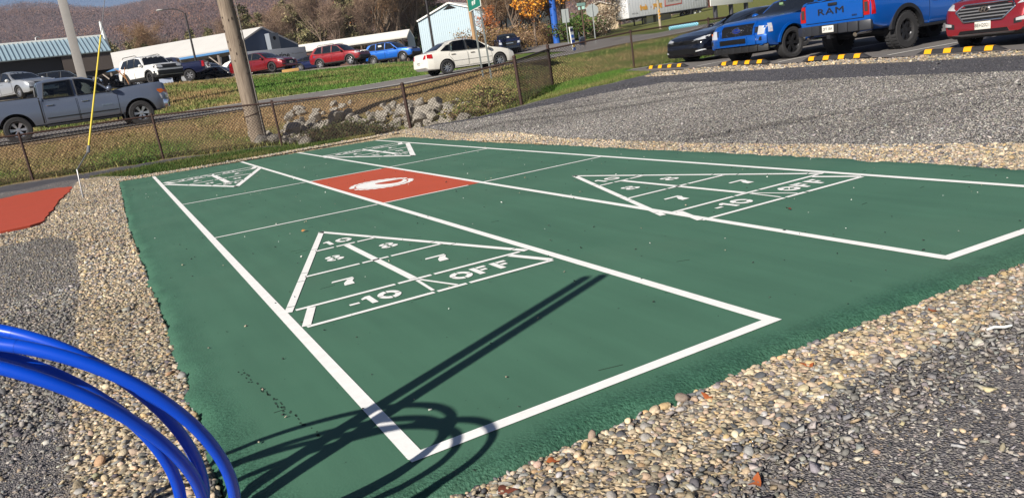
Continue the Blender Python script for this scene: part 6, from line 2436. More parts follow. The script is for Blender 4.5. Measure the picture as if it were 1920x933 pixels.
# tan house half hidden by bushes
H = thing('house', 'small tan house with a low gable roof behind the bare bushes', 'house', (70.7, 102, g1(70, 100)))
ho = Vector(H.location)
HM = Matrix.Rotation(rad(-32), 3, 'Z')
mb = MB()
zb = 0
hw_, hl = 2.6, 6.0
wallz, rz_ = 7.5 - ho.z, 8.35 - ho.z
P_ = lambda x, y, z: HM @ Vector((x, y, z))
mb.add([P_(-hw_, 0, -.5), P_(hw_, 0, -.5), P_(hw_, 0, wallz), P_(0, 0, rz_), P_(-hw_, 0, wallz), P_(-hw_, hl, -.5), P_(hw_, hl, -.5), P_(hw_, hl, wallz), P_(0, hl, rz_), P_(-hw_, hl, wallz)],
       [(0, 1, 2, 3, 4), (9, 8, 7, 6, 5), (0, 5, 6, 1), (1, 6, 7, 2), (4, 9, 5, 0)])
mb.build('wall', mat('tan_siding', S(196, 176, 148), .8, var=.08, vscale=2), H)
mb = MB()
panel(mb, P_(hw_ + .4, -.4, wallz - .1), P_(hw_ + .4, hl + .4, wallz - .1), P_(0, hl + .4, rz_ + .05), P_(0, -.4, rz_ + .05), -.16)
panel(mb, P_(-hw_ - .4, hl + .4, wallz - .1), P_(-hw_ - .4, -.4, wallz - .1), P_(0, -.4, rz_ + .05), P_(0, hl + .4, rz_ + .05), -.16)
mb.build('roof', mat('pale_shingle', S(196, 190, 184), .8), H)
mb = MB()
mb.box(P_(1.2, -.03, wallz - 1.3), (.9, .06, 1.1), HM)
mb.build('window', BLKGL, H)
# brick building right of the trailer
K_ = thing('brick_building', 'orange brick building beyond the blank white board', 'building', (107.5, 104, 6.0), rad(-46))
MB().box((0, 4, 2.6), (20, 8, 7.5)).build('wall', mat('orange_brick', S(178, 104, 76), .9, var=.12, vscale=2.5), K_)
MB().box((0, 4, 6.5), (20.6, 8.6, .35)).build('roof', mat('pale_parapet', S(176, 170, 160), .8), K_)
for x in (-8, -3, 4, 9):
    w_o = MB().box((x, -.03, 3.0), (1.6, .06, 1.5)).build('window', SIGNW, K_)
    MB().box((x, -.07, 3.0), (1.4, .04, 1.3)).build('pane', BLKGL, w_o)

# ------------------------------------------------------------------ trailers
SW = mat('trailer_white', S(216, 218, 222), .4, .1, var=.04, vscale=.8)
a = Vector((67.8, 90.66, 0))
b = Vector((84.9, 93.9, 0))
dv_ = (b - a).normalized()
tr_ = thing('semi_trailer', 'long white semi trailer with orange lettering parked on the lawn', 'trailer', (a.x, a.y, 3.85), math.atan2(dv_.y, dv_.x))
Lt = (b - a).length
zf = 5.05 - tr_.location.z
MB().box((Lt / 2, 1.3, zf + 1.45), (Lt, 2.6, 2.9)).build('box_body', SW, tr_, bevel=.04)
mb = MB()
for k in range(int(Lt / .6)):
    mb.box((.3 + k * .6, -.012, zf + 1.45), (.03, .02, 2.7))
mb.build('side_seam', mat('trailer_seam', S(196, 200, 206), .4, .2), tr_)
mb = MB()
mb.bar((0, 0, zf - .05), (Lt, 0, zf - .05), .12, .14)
mb.bar((0, 2.6, zf - .05), (Lt, 2.6, zf - .05), .12, .14)
mb.box((Lt / 2, 1.3, zf - .15), (Lt - .2, 1.0, .25))
mb.build('chassis', DARKT, tr_)
for y in (.5, 2.1):
    mb = MB()
    mb.bar((3.2, y, zf - .2), (3.2, y, .05), .14, .14)
    mb.box((3.2, y, .05), (.3, .3, .06))
    mb.build('landing_leg', DARKT, tr_)
for x in (Lt - 3.0, Lt - 1.75):
    for y in (.15, 2.45):
        mb = MB().lathe([(.30, -.14), (.46, -.14), (.50, -.1), (.50, .1), (.46, .14), (.30, .14)], 24, close=True)
        mb.v = [(v[0] + x, v[1] + y, v[2] + .52) for v in mb.v]
        wl_ = mb.build('wheel', TYRE, tr_, True, 40)
        mb = MB().lathe([(.31, -.10), (.28, -.06), (.14, -.04), (.12, -.1), (.001, -.1)], 20)
        mb.v = [(v[0] + x, v[1] + y, v[2] + .52) for v in mb.v]
        mb.build('hub', SIGNW, wl_, True, 40)
MB().box((Lt - 3.95, .2, zf - .5), (.08, .7, .9)).build('mud_flap', DARKT, tr_)
ORL = mat('orange_lettering', S(232, 170, 70), .6)
F_ = Matrix(((1, 0, 0, 0), (0, 0, -1, 0), (0, 1, 0, 0), (0, 0, 0, 1)))
tr_.rotation_euler[1] = -math.atan2(.4, 17.4)
lettering('fresh', .92, Matrix.Translation((3.2, -.03, zf + 1.15)) @ F_, ORL, tr_, depth=.004, bold=.06, sx=.82)
lettering('-', .8, Matrix.Translation((4.75, -.03, zf + 1.15)) @ F_, REDINK, tr_, depth=.004)
lettering('young', .92, Matrix.Translation((6.15, -.03, zf + 1.3)) @ F_, ORL, tr_, depth=.004, bold=.06, sx=.82)
lettering('fresh', .92, Matrix.Translation((13.2, -.03, zf + 2.2)) @ F_, ORL, tr_, depth=.004, bold=.06, sx=.82)
mb = MB()
mb.prism([(7.7, zf + .85), (11.6, zf + .95), (11.7, zf + 2.7), (7.9, zf + 2.7)], 'y', -.03, -.012)
rp_ = mb.build('red_panel', mat('faded_red_panel', S(190, 96, 90), .6), tr_)
mb = MB()
mb.prism([(7.95, zf + 1.05), (11.45, zf + 1.12), (11.5, zf + 2.6), (8.1, zf + 2.6)], 'y', -.042, -.03)
mb.build('grey_panel', mat('faded_grey_panel', S(196, 190, 188), .6), rp_)
lettering('fresh cut', .95, Matrix.Translation((9.75, -.05, zf + 1.75)) @ F_, mat('grey_lettering', S(140, 138, 136), .6), rp_, depth=.003, bold=.02, sx=.75)
lettering('3477101', .26, Matrix.Translation((1.3, -.03, zf + .5)) @ F_, INK, tr_, depth=.003, spacing=1.5)
lettering('3477101', .26, Matrix.Translation((Lt - 2.1, -.03, zf + 1.2)) @ F_, INK, tr_, depth=.003, spacing=1.5)
mb = MB()
rs_ = np.random.RandomState(8)
for k in range(22):
    mb.box((-.015, 1.3 + rs_.uniform(-1.0, 1.0), zf + rs_.uniform(.5, 2.7)), (.02, rs_.uniform(.05, .4), .05), Matrix.Rotation(rs_.uniform(-.8, .8), 3, 'X'))
mb.build('front_scribble', mat('grey_scribble', S(140, 140, 142), .6), tr_)
# white skirt boards under the trailer
sk_ = thing('utility_cabinet', 'cream cabinets standing under the white semi trailer', 'cabinet', (74.3, 92.6, 4.0), math.atan2(dv_.y, dv_.x))
CRM = mat('cream_cabinet', S(214, 204, 186), .7)
MB().box((-1.6, .4, .55), (1.5, .6, 1.2)).build('door', CRM, sk_, bevel=.05)
MB().box((1.4, .4, .55), (3.4, .6, 1.15)).build('body', mat('taupe_cabinet', S(170, 160, 148), .7), sk_, bevel=.04)

# box trailer with lettering in the dealer's lot
a = Vector((11.0, 67.3, 0))
b = Vector((16.86, 69.72, 0))
dv_ = (b - a).normalized()
bt = thing('box_trailer', 'grey white box trailer lettered imagine behind the red sedan', 'trailer', (a.x, a.y, g1(14, 68)), math.atan2(dv_.y, dv_.x))
GB = mat('grey_white_trailer', S(170, 174, 182), .45, .1)
Lb = (b - a).length
MB().box((Lb / 2, 1.1, 1.35), (Lb, 2.2, 1.75)).build('box_body', GB, bt, bevel=.03)
MB().box((Lb / 2, 1.1, .42), (Lb - .4, 1.6, .14)).build('chassis', DARKT, bt)
for x in (2.4, 3.3):
    mb = MB().lathe([(.18, -.1), (.33, -.1), (.34, .1), (.18, .1)], 20, close=True)
    mb.v = [(v[0] + x, v[1] + .15, v[2] + .34) for v in mb.v]
    mb.build('wheel', TYRE, bt, True, 40)
lettering('imagine', .72, Matrix.Translation((3.45, -.02, 1.62)) @ F_, INK, bt, depth=.003, bold=.012)
lettering('the possibilities', .2, Matrix.Translation((5.4, -.02, 1.72)) @ F_, mat('grey_ink', S(110, 112, 118), .6), bt, depth=.003)
MB().box((4.3, -.01, 1.12), (1.0, .02, .1)).build('orange_dash', mat('orange_dash', S(196, 140, 70), .6), bt)
mb = MB()
mb.lathe([(.30, 0), (.001, .01)], 20)
mb.v = [(v[0] * 1.3 + 5.6, -.02 - v[1], v[2] * .45 + .98) for v in mb.v]
mb.build('oval_mark', mat('dark_oval', S(60, 66, 78), .5), bt)
mb = MB()
mb.box((Lb + .02, 1.1, 1.35), (.03, 2.1, 1.65))
mb.build('end_panel', mat('navy_end_panel', S(40, 62, 112), .5), bt)
# low sheet pile, barrow and cart near the open shed
ct = thing('utility_cart', 'dark panelled cart with a tubular frame by the white race car', 'cart', (8.35, 58.6, g1(8.35, 58.6) - .2), rad(25))
MB().box((0, 0, .6), (.95, .08, .75)).build('panel', mat('dark_brown_panel', S(62, 48, 46), .8), ct)
mb = MB()
mb.tube([(-.55, 0, .1), (-.5, 0, 1.4), (-.45, 0, 1.7)], .03, 6)
mb.tube([(.45, 0, .1), (.3, 0, 1.5)], .03, 6)
mb.build('frame', STEEL, ct, True)
mb = MB().lathe([(.04, -.04), (.2, -.04), (.2, .04), (.04, .04)], 14, close=True)
mb.v = [(v[0], v[1], v[2] + .2) for v in mb.v]
mb.build('wheel', TYRE, ct, True, 40)
sg = thing('lot_sign', 'small white number board on the grass in front of the white boxy SUV', 'sign', (3.3, 49.6, g1(3.3, 49.6)), rad(5))
MB().box((0, 0, .2), (.75, .05, .3), Matrix.Rotation(rad(-18), 3, 'X')).build('board', mat('pale_blue_board', S(176, 186, 206), .5), sg)
sg = thing('wheel_chock', 'tan timber lying before the front wheel of the red sedan', 'timber', (11.3, 52.2, g1(11.3, 52.2)), rad(-8))
MB().box((0, 0, .12), (1.1, .2, .2)).build('beam', mat('tan_timber', S(190, 150, 90), .8), sg, bevel=.02)
sg = thing('deer_antler_branch', 'bare forked twig rising beyond the grey pickup bonnet', 'branch', (1.3, 52.5, g1(1.3, 52.5)))
mb = MB()
mb.tube([(.15, 0, 0), (0, 0, .5), (-.1, 0, .9)], [.06, .05, .04], 6)
mb.tube([(0, 0, .5), (-.35, 0, 1.05), (-.55, 0, 1.2)], [.045, .035, .02], 6)
mb.tube([(-.06, 0, .75), (.05, 0, 1.25)], [.04, .02], 6)
mb.tube([(0, 0, .55), (.3, 0, 1.25)], [.04, .02], 6)
mb.build('twig', mat('tan_twig', S(160, 118, 80), .9), sg, True)
sg['category'] = 'branch'
sg.name = 'branch'

# ------------------------------------------------------------------ boulders in the ditch
ROCK = mat('limestone', S(146, 140, 130), .9, var=.4, vscale=2.5, bump=.9, bscale=7, detail=8)
rs_ = np.random.RandomState(21)
rocks = []


def rock_mesh(i):
    bm = bmesh.new()
    bmesh.ops.create_icosphere(bm, subdivisions=3, radius=1)
    r = np.random.RandomState(100 + i)
    cuts = [Vector(r.randn(3)).normalized() for _ in range(9)]
    lim = [r.uniform(.42, .8) for _ in cuts]
    for v in bm.verts:
        for c_, l_ in zip(cuts, lim):
            d = v.co.dot(c_)
            if d > l_:
                v.co -= c_ * (d - l_)
        v.co *= 1 + (r.rand() - .5) * .03
    me = bpy.data.meshes.new('boulder')
    bm.to_mesh(me)
    bm.free()
    me.materials.append(ROCK)
    me.shade_smooth()
    me.set_sharp_from_angle(angle=rad(24))
    return me


RM = [rock_mesh(i) for i in range(7)]
spots = []
for k in range(2600):
    az = rs_.uniform(9.0, 24.5)
    r = rs_.uniform(21.0, 28.5)
    x, y = polar(az, r)
    if az < 11.5 and not (22.8 < r < 25.5):
        continue
    # behind the fence, on the far bank and the ditch's right end
    if y < np.interp(x, [p[0] for p in FENCE], [p[1] for p in FENCE]) + .5:
        continue
    if az < 18.2 and not (r > 24.6 and r < 26.4) and not (az < 12.8):
        if rs_.rand() > .10:
            continue
    if az > 18.2 and r > 27.6 - (az - 18) * .25:
        continue
    s = rs_.uniform(.09, .19) if rs_.rand() < .7 else rs_.uniform(.19, .34)
    if any((x - a) ** 2 + (y - b) ** 2 < ((s + c) * .62) ** 2 for a, b, c in spots):
        continue
    spots.append((x, y, s))
    if len(spots) >= 260:
        break
for i, (x, y, s) in enumerate(spots):
    o = bpy.data.objects.new('boulder', RM[i % 7])
    COL.objects.link(o)
    o.location = (x, y, g1(x, y) + s * .3)
    o.scale = (s * 1.2, s * .95, s * .85)
    o.rotation_euler = (rs_.uniform(-.4, .4), rs_.uniform(-.4, .4), rs_.uniform(0, 6.3))
    tag(o, 'pale grey limestone boulder tipped into the ditch behind the fence', 'boulder', 'boulders in the ditch')

# ------------------------------------------------------------------ grass and weeds
def blades(name, pts, h, wd, pal, seed, kind='stuff', lean=.5, n_per=1, label=None):
    r = np.random.RandomState(seed)
    n = len(pts)
    z = gz(pts[:, 0], pts[:, 1])
    a = r.rand(n) * 6.283
    hh = h * np.exp(r.randn(n) * .3)
    ww = wd * np.exp(r.randn(n) * .2)
    lx, ly = r.randn(n) * lean * hh, r.randn(n) * lean * hh
    dx, dy = np.cos(a) * ww / 2, np.sin(a) * ww / 2
    V = np.empty((n, 3, 3))
    V[:, 0] = np.stack([pts[:, 0] - dx, pts[:, 1] - dy, z - .02], -1)
    V[:, 1] = np.stack([pts[:, 0] + dx, pts[:, 1] + dy, z - .02], -1)
    V[:, 2] = np.stack([pts[:, 0] + lx, pts[:, 1] + ly, z + hh], -1)
    F = np.arange(n * 3).reshape(n, 3)
    pal = np.array(pal)
    dr = np.clip(vnoise(pts[:, 0], pts[:, 1], 2.2, 31) * .8 + vnoise(pts[:, 0], pts[:, 1], .6, 32) * .5 - .12 + r.randn(n) * .16, 0, .999)
    return V, F, dr, r, pal


def grass(name, pts, h, wd, seed, dryness=0.0, lean=.5):
    V, F, dr, r, _ = blades(name, pts, h, wd, [(0, 0, 0)], seed, lean=lean)
    az = np.degrees(np.arctan2(pts[:, 0] - CX, pts[:, 1] - CY))
    d = np.clip(dr + dryness, 0, 1)[:, None]
    rr_ = np.hypot(pts[:, 0] - CX, pts[:, 1] - CY)
    if name == 'verge_grass':
        d = np.clip(d - .42 * (1 - sstep(22.5, 27.5, rr_))[:, None] + .12 * sstep(25, 29, rr_)[:, None], 0, 1)
    gb_ = S(60, 84, 36) if name == 'lawn_grass' else S(80, 112, 46)
    g = np.array(gb_) * (1 - d) + np.array(S(158, 131, 96)) * d
    g = g * np.exp(r.randn(len(pts), 1) * .25)
    c = np.repeat(g, 3, axis=0)
    return tag(np_mesh(name, V.reshape(-1, 3), F, GRM, colors=c), kind='stuff')


GRM = mat('grass_blade', (1, 1, 1), .8, attr='tone', spec=.2)
fence_far = FENCE + [(30, 16.6), (40, 30), (30, 60), (-20, 60), (-14, 20.5)]


def rc(n, az0, az1, r0, r1, seed, poly=None):
    r = np.random.RandomState(seed)
    az = np.radians(r.uniform(az0, az1, n))
    rr = np.sqrt(r.uniform(r0 * r0, r1 * r1, n))
    p = np.stack([CX + rr * np.sin(az), CY + rr * np.cos(az)], -1)
    if poly is not None:
        p = p[inpoly(p[:, 0], p[:, 1], poly)]
    return p


verge = FENCE + between(ne, fe, -.07)[::-1]
grass('lawn_grass', scatter(LAWN_STRIP, 2600, 70, 0, 60), .05, .016, 72, -.35)
grass('lawn_turf', scatter(LAWN_RIGHT, 2600, 71, 0, 60), .05, .016, 172, -.45)
pv = rc(90000, -9, 33, 20, 40, 73, verge)
azv = np.degrees(np.arctan2(pv[:, 0] - CX, pv[:, 1] - CY))
rv = np.hypot(pv[:, 0] - CX, pv[:, 1] - CY)
ditch = (azv > 12) & (azv < 23.5) & (rv < 27.2)
grass('verge_grass', pv[~ditch & (azv < 12)], .06, .03, 74, .04)
grass('verge_grass', pv[~ditch & (azv >= 12) & (azv < 27)], .06, .03, 75, .22)
grass('verge_grass', pv[~ditch & (azv >= 27)], .07, .03, 76, -.22)
pv = rc(26000, 27, 58, 22, 60, 77, verge)
grass('verge_grass', pv, .07, .04, 78, -.1)
bank_poly = between(ne, fe, 1.05)[1:9] + [polar(23, 61), polar(17, 57.5), polar(10, 54), polar(3, 52), polar(-5, 52.5), polar(-20, 52.5)]
pv = rc(120000, -9, 24, 37, 60, 79, bank_poly)
azv = np.degrees(np.arctan2(pv[:, 0] - CX, pv[:, 1] - CY))
grass('bank_grass', pv[azv < 9.5], .09, .06, 80, .04)
grass('bank_grass', pv[azv >= 9.5], .09, .06, 82, -.42)
# fringe of longer grass under the fence
fp = []
for a, b in zip(FENCE[:-1], FENCE[1:]):
    n = int(np.hypot(b[0] - a[0], b[1] - a[1]) * 150)
    t = RNG.rand(n)
    fp.append(np.stack([a[0] + (b[0] - a[0]) * t + RNG.randn(n) * .12, a[1] + (b[1] - a[1]) * t + .18 + RNG.randn(n) * .14], -1))
fp = np.concatenate(fp)
fa = np.degrees(np.arctan2(fp[:, 0] - CX, fp[:, 1] - CY))
grass('fence_grass', fp[(fa < 13) | (fa > 24)], .10, .025, 81, -.35)


# ------------------------------------------------------------------ trees, bushes, forest
BARK = mat('grey_brown_bark', S(120, 104, 90), .95, var=.25, vscale=6)
TWIG = mat('bare_twigs', (1, 1, 1), .95, attr='tone', spec=.1)
LEAF = mat('foliage', (1, 1, 1), .8, attr='tone', spec=.2)


def branch_tubes(m, seed, h, r0, levels, spread=.55, lift=.35, n0=9, crook=.12, split=3):
    """recursive limbs; returns the twig tips"""
    r = random.Random(seed)
    tips = []

    def grow(p, d, L, rr, lv):
        k = 4 if lv < 2 else 3
        pts, rs = [p], [rr]
        dd = d
        for i in range(k):
            dd = (dd + Vector((r.gauss(0, crook), r.gauss(0, crook), r.gauss(0, crook * .5) + .03))).normalized()
            p = p + dd * L / k
            pts.append(p)
            rs.append(rr * (1 - .55 * (i + 1) / k))
        m.tube(pts, rs, 7 if lv == 0 else (5 if lv == 1 else 3), cap=False)
        if lv >= levels:
            tips.append((pts[-1], dd))
            return
        nb = n0 if lv == 0 else split
        for i in range(nb):
            t = r.uniform(.3 if lv == 0 else .2, 1.0)
            j = min(int(t * k), k - 1)
            q = pts[j].lerp(pts[j + 1], t * k - j)
            a = r.uniform(0, 6.283)
            side = Vector((math.cos(a), math.sin(a), 0))
            nd = (dd * (1 - spread) + side * spread + Vector((0, 0, lift))).normalized()
            grow(q, nd, L * r.uniform(.42, .66) * (1.15 - .45 * t if lv == 0 else 1), rs[j] * .55, lv + 1)
    grow(Vector((0, 0, 0)), Vector((0, 0, 1)), h * .72, r0, 0)
    return tips


def twig_cloud(tips, seed, n, L, wd, pal, spread=.8):
    """fine twigs or leaves round the limb tips as one mesh"""
    r = np.random.RandomState(seed)
    T = np.array([t[0][:] for t in tips])
    D = np.array([t[1][:] for t in tips])
    k = r.randint(len(T), size=n)
    base = T[k] + r.randn(n, 3) * L * .25 - D[k] * (r.rand(n, 1) * L * 1.2)
    d = D[k] * .7 + r.randn(n, 3) * spread
    d /= np.linalg.norm(d, axis=1, keepdims=True)
    ln = L * np.exp(r.randn(n) * .3)
    s = np.cross(d, r.randn(n, 3))
    s /= np.linalg.norm(s, axis=1, keepdims=True) + 1e-9
    V = np.empty((n, 3, 3))
    V[:, 0] = base - s * wd / 2
    V[:, 1] = base + s * wd / 2
    V[:, 2] = base + d * ln[:, None]
    pal = np.array(pal)
    c = pal[r.randint(len(pal), size=n)] * np.exp(r.randn(n, 1) * .2)
    return V.reshape(-1, 3), np.arange(n * 3).reshape(n, 3), np.repeat(c, 3, axis=0)


def leaf_cloud(C_, seed, size, pal, var=.25):
    """leaf-sized faces at the points C_"""
    r = np.random.RandomState(seed)
    n = len(C_)
    a = r.randn(n, 3)
    a /= np.linalg.norm(a, axis=1, keepdims=True)
    b = np.cross(a, r.randn(n, 3))
    b /= np.linalg.norm(b, axis=1, keepdims=True) + 1e-9
    s = size * np.exp(r.randn(n, 1) * .3)
    V = np.stack([C_ - a * s, C_ + b * s * .6, C_ + a * s, C_ - b * s * .6], 1)
    pal = np.array(pal)
    c = pal[r.randint(len(pal), size=n)] * np.exp(r.randn(n, 1) * var)
    return V.reshape(-1, 3), np.arange(n * 4).reshape(n, 4), np.repeat(c, 4, axis=0)


def bare_tree(seed, h, pal, leafpal=None, leaves=0, tw=5200, label='', cat='tree', name='bare_tree', n0=13, wd=.024):
    t = thing(name, label, cat)
    m = MB()
    tips = branch_tubes(m, seed, h, h * .016, 3, n0=n0, spread=.5, lift=.45)
    m.build('trunk', BARK, t)
    V, F, c = twig_cloud(tips, seed, tw, h * .085, wd, pal)
    np_mesh('twigs', V, F, TWIG, t, colors=c)
    if leaves:
        r = np.random.RandomState(seed + 5)
        T = np.array([q[0][:] for q in tips])
        P = T[r.randint(len(T), size=leaves)] + r.randn(leaves, 3) * h * .045
        V, F, c = leaf_cloud(P, seed, .14, leafpal)
        np_mesh('crown', V, F, LEAF, t, colors=c)
    return t


def pine(seed, h, pal, label, dens=11000, name='pine_tree'):
    t = thing(name, label, 'tree')
    r = np.random.RandomState(seed)
    m = MB()
    m.tube([(0, 0, -.5), (.05, 0, h * .5), (0, .05, h)], [h * .02, h * .012, .02], 8)
    P = []
    for k in range(46):
        z = h * (.12 + .86 * r.rand() ** .9)
        L = (h - z) * .42 * r.uniform(.55, 1.15) + .25
        a = r.rand() * 6.283
        n = int(dens / 46 * (L / (h * .2)) ** .8)
        u = r.rand(n) ** .7
        d = np.array([math.cos(a), math.sin(a)])
        x = np.outer(u * L, d) + r.randn(n, 2) * (.10 + .10 * u[:, None]) * h * .22 * .5
        zz = z + u * L * r.uniform(-.15, .25) + r.randn(n) * h * .016
        P.append(np.column_stack([x, zz]))
        m.tube([(0, 0, z), (d[0] * L * .9, d[1] * L * .9, z + L * .05)], [h * .006, .015], 4)
    m.build('trunk', BARK, t)
    P = np.concatenate(P)
    V, F, c = leaf_cloud(P, seed, h * .011, pal, .3)
    np_mesh('crown', V, F, LEAF, t, colors=c)
    return t


def plant(proto, x, y, s, rz, label, group, first):
    o = proto if first else copy_tree(proto)
    o.location = (x, y, g1(x, y) - .1)
    o.scale = (s, s, s * random.uniform(.92, 1.08))
    o.rotation_euler = (0, 0, rz)
    o['label'] = label
    if group:
        o['group'] = group
    return o


PINEPAL = [S(110, 110, 76), S(126, 122, 88), S(96, 98, 68), S(138, 130, 96), S(146, 132, 100)]
DGRN = [S(62, 84, 48), S(78, 98, 56), S(50, 68, 42), S(94, 110, 66)]
TWP = [S(142, 120, 104), S(120, 100, 88), S(160, 138, 118), S(104, 86, 78)]
TWP2 = [S(150, 120, 92), S(130, 104, 80), S(176, 150, 120), S(110, 86, 70)]
ORP = [S(206, 134, 40), S(222, 160, 56), S(180, 106, 36), S(196, 146, 70)]
RUSTP = [S(170, 96, 50), S(150, 84, 50), S(186, 116, 60)]
rp_ = random.Random(5)
pA, pB, pC = pine(1, 10, PINEPAL, ''), pine(2, 10, PINEPAL, ''), pine(3, 9, [S(92, 92, 60), S(110, 104, 72), S(78, 80, 52)], '')
PG = 'evergreens behind the white sheds'
plist = [(rp_.uniform(9.8, 17.4), rp_.uniform(104, 118), rp_.uniform(.95, 1.2)) for _ in range(5)] + [(rp_.uniform(1.5, 8.5), rp_.uniform(112, 128), rp_.uniform(.72, .9)) for _ in range(8)]
for k in range(11):
    plist.append((rp_.uniform(1.2, 8.0), rp_.uniform(112, 135), rp_.uniform(.74, .95)))
for k in range(11):
    plist.append((rp_.uniform(9.5, 17.6), rp_.uniform(108, 140), rp_.uniform(.85, 1.1)))
used_ = set()
for i, (az, r, s) in enumerate(plist):
    pr = (pA, pB, pC)[i % 3]
    x, y = polar(az, r)
    plant(pr, x, y, s, rp_.uniform(0, 6.3), 'dull green evergreen in the row behind the white shed roof' if az < 8.5 else 'dull green evergreen in the clump between the shed gable and the carport', PG, i < 3)
gA_ = pine(11, 17, DGRN, 'tall dark green conifer behind the pale blue metal building', 16000)
x, y = polar(22.2, 132)
plant(gA_, x, y, 1.0, 0, 'tall dark green conifer behind the pale blue metal building', None, True)
gB_ = copy_tree(gA_)
x, y = polar(20.9, 138)
plant(gB_, x, y, .85, 2, 'shorter dark green conifer left of the tallest one', None, True)
bt_ = [bare_tree(31 + i, 11, (TWP, TWP2, TWP)[i], label='') for i in range(3)]
BG = 'bare trees behind the carport and the junction'
spots = [(rp_.uniform(15.5, 21.5), rp_.uniform(104, 145), rp_.uniform(.85, 1.35)) for _ in range(16)] + [(rp_.uniform(26.8, 31.0), rp_.uniform(84, 94), rp_.uniform(.6, .9)) for _ in range(14)] + [(rp_.uniform(29.5, 35.5), rp_.uniform(88, 112), rp_.uniform(.7, 1.0)) for _ in range(10)] + \
        [(rp_.uniform(1, 6), rp_.uniform(120, 140), rp_.uniform(.7, .95)) for _ in range(4)] + [(rp_.uniform(8.5, 17.5), rp_.uniform(100, 125), rp_.uniform(.6, .95)) for _ in range(16)] + [(rp_.uniform(36, 50), rp_.uniform(125, 150), rp_.uniform(.8, 1.1)) for _ in range(8)]
for i, (az, r, s) in enumerate(spots):
    x, y = polar(az, r)
    lab = ('leafless grey brown tree behind the carport' if az < 22 and az > 14 else 'leafless tree rising behind the white shed' if az <= 14 else 'leafless brown tree in the thicket behind the navy pickup' if az < 29.5 else 'leafless tree beyond the junction signs' if az < 36 else 'leafless tree far beyond the white trailer')
    plant(bt_[i % 3], x, y, s, rp_.uniform(0, 6.3), lab, BG, i < 3)
# turning trees
ot = bare_tree(51, 9, TWP2, ORP, 3600, 1500, '', name='maple_tree')
for i, (az, r, s, lab) in enumerate([(29.7, 79.5, .85, 'golden orange leaved tree left of the blue post'), (28.7, 86, .8, 'smaller golden tree behind the golden orange one'), (31.0, 90, .8, 'sparse golden tree right behind the blue post')]):
    x, y = polar(az, r)
    plant(ot, x, y, s, i * 2.1, lab, None, i == 0)
rt_ = bare_tree(61, 9, TWP2, RUSTP, 1700, 1500, '', name='oak_tree')
for i, (az, r, s, lab) in enumerate([(17.9, 118, 1.15, 'rust leaved tree at the edge of the evergreen clump'), (26.1, 78, .42, 'rust leaved small tree beside the metal building'), (35.6, 118, .7, 'dark red leaved tree by the tan house')]):
    x, y = polar(az, r)
    plant(rt_, x, y, s, i * 1.7, lab, None, i == 0)


def bush(seed, rx, rz, pal, n, label, leaf=.09, twigs=True, name='bush'):
    t = thing(name, label, 'bush')
    r = np.random.RandomState(seed)
    m = MB()
    tips = []
    for k in range(26):
        a = r.rand() * 6.283
        e = r.uniform(.3, 1.0)
        d = Vector((math.cos(a) * rx * e, math.sin(a) * rx * e, rz * r.uniform(.6, 1.1)))
        m.tube([(0, 0, 0), d * .5 + Vector((0, 0, rz * .12)), d], [.04, .025, .01], 4, cap=False)
        tips += [(d, d.normalized()), (d * .75, d.normalized()), (d * .5, d.normalized())]
    m.build('stems', BARK, t)
    T = np.array([q[0][:] for q in tips])
    P = T[r.randint(len(T), size=n)] + r.randn(n, 3) * np.array([rx, rx, rz]) * .16
    P[:, 2] = np.abs(P[:, 2])
    V, F, c = leaf_cloud(P, seed, leaf, pal)
    np_mesh('crown', V, F, LEAF, t, colors=c)
    if twigs:
        V, F, c = twig_cloud(tips, seed, n // 2, rz * .3, .022, TWP2)
        np_mesh('twigs', V, F, TWIG, t, colors=c)
    return t


def place(o, az, r, s=1.0, rz=0.0):
    x, y = polar(az, r)
    o.location = (x, y, g1(x, y) - .05)
    o.scale = (s, s, s)
    o.rotation_euler = (0, 0, rz)
    return o


place(bush(1, 2.4, 2.0, [S(64, 88, 34), S(80, 106, 44), S(48, 70, 30)], 2600, 'low round green bush behind the street name sign', .11), 32.6, 79)
GW_ = [S(178, 166, 146), S(150, 138, 120), S(196, 184, 164), S(120, 108, 94)]
place(bush(2, 2.9, 3.4, GW_, 3000, 'pale grey brown bush with seed heads left of the white trailer', .07), 34.6, 90)
place(bush(3, 2.6, 2.4, GW_, 2600, 'greyish bare bush right behind the stop sign', .07), 34.0, 82)
tb = bush(4, 1.8, 1.9, TWP2 + [S(120, 104, 60), S(140, 110, 60)], 1500, 'brown scrub in the thicket behind the navy pickup', .07)
place(tb, 25.0, 74)
for i in range(16):
    o = copy_tree(tb)
    place(o, *((rp_.uniform(25.3, 28.6), rp_.uniform(71, 84)) if i < 8 else (rp_.uniform(28.6, 32.4), rp_.uniform(83, 90))), rp_.uniform(.6, 1.1), rp_.uniform(0, 6))
for o in [q for q in bpy.data.objects if q.get('label') == 'brown scrub in the thicket behind the navy pickup']:
    o['group'] = 'scrub of the thicket'
tb2 = bush(6, 1.0, 1.5, TWP, 500, 'thin bare shrub against the pale blue metal wall', .05)
place(tb2, 24.3, 82)
o = place(copy_tree(tb2), 25.3, 80, .8, 2)
o['label'] = 'small bare shrub right of the tan pole'
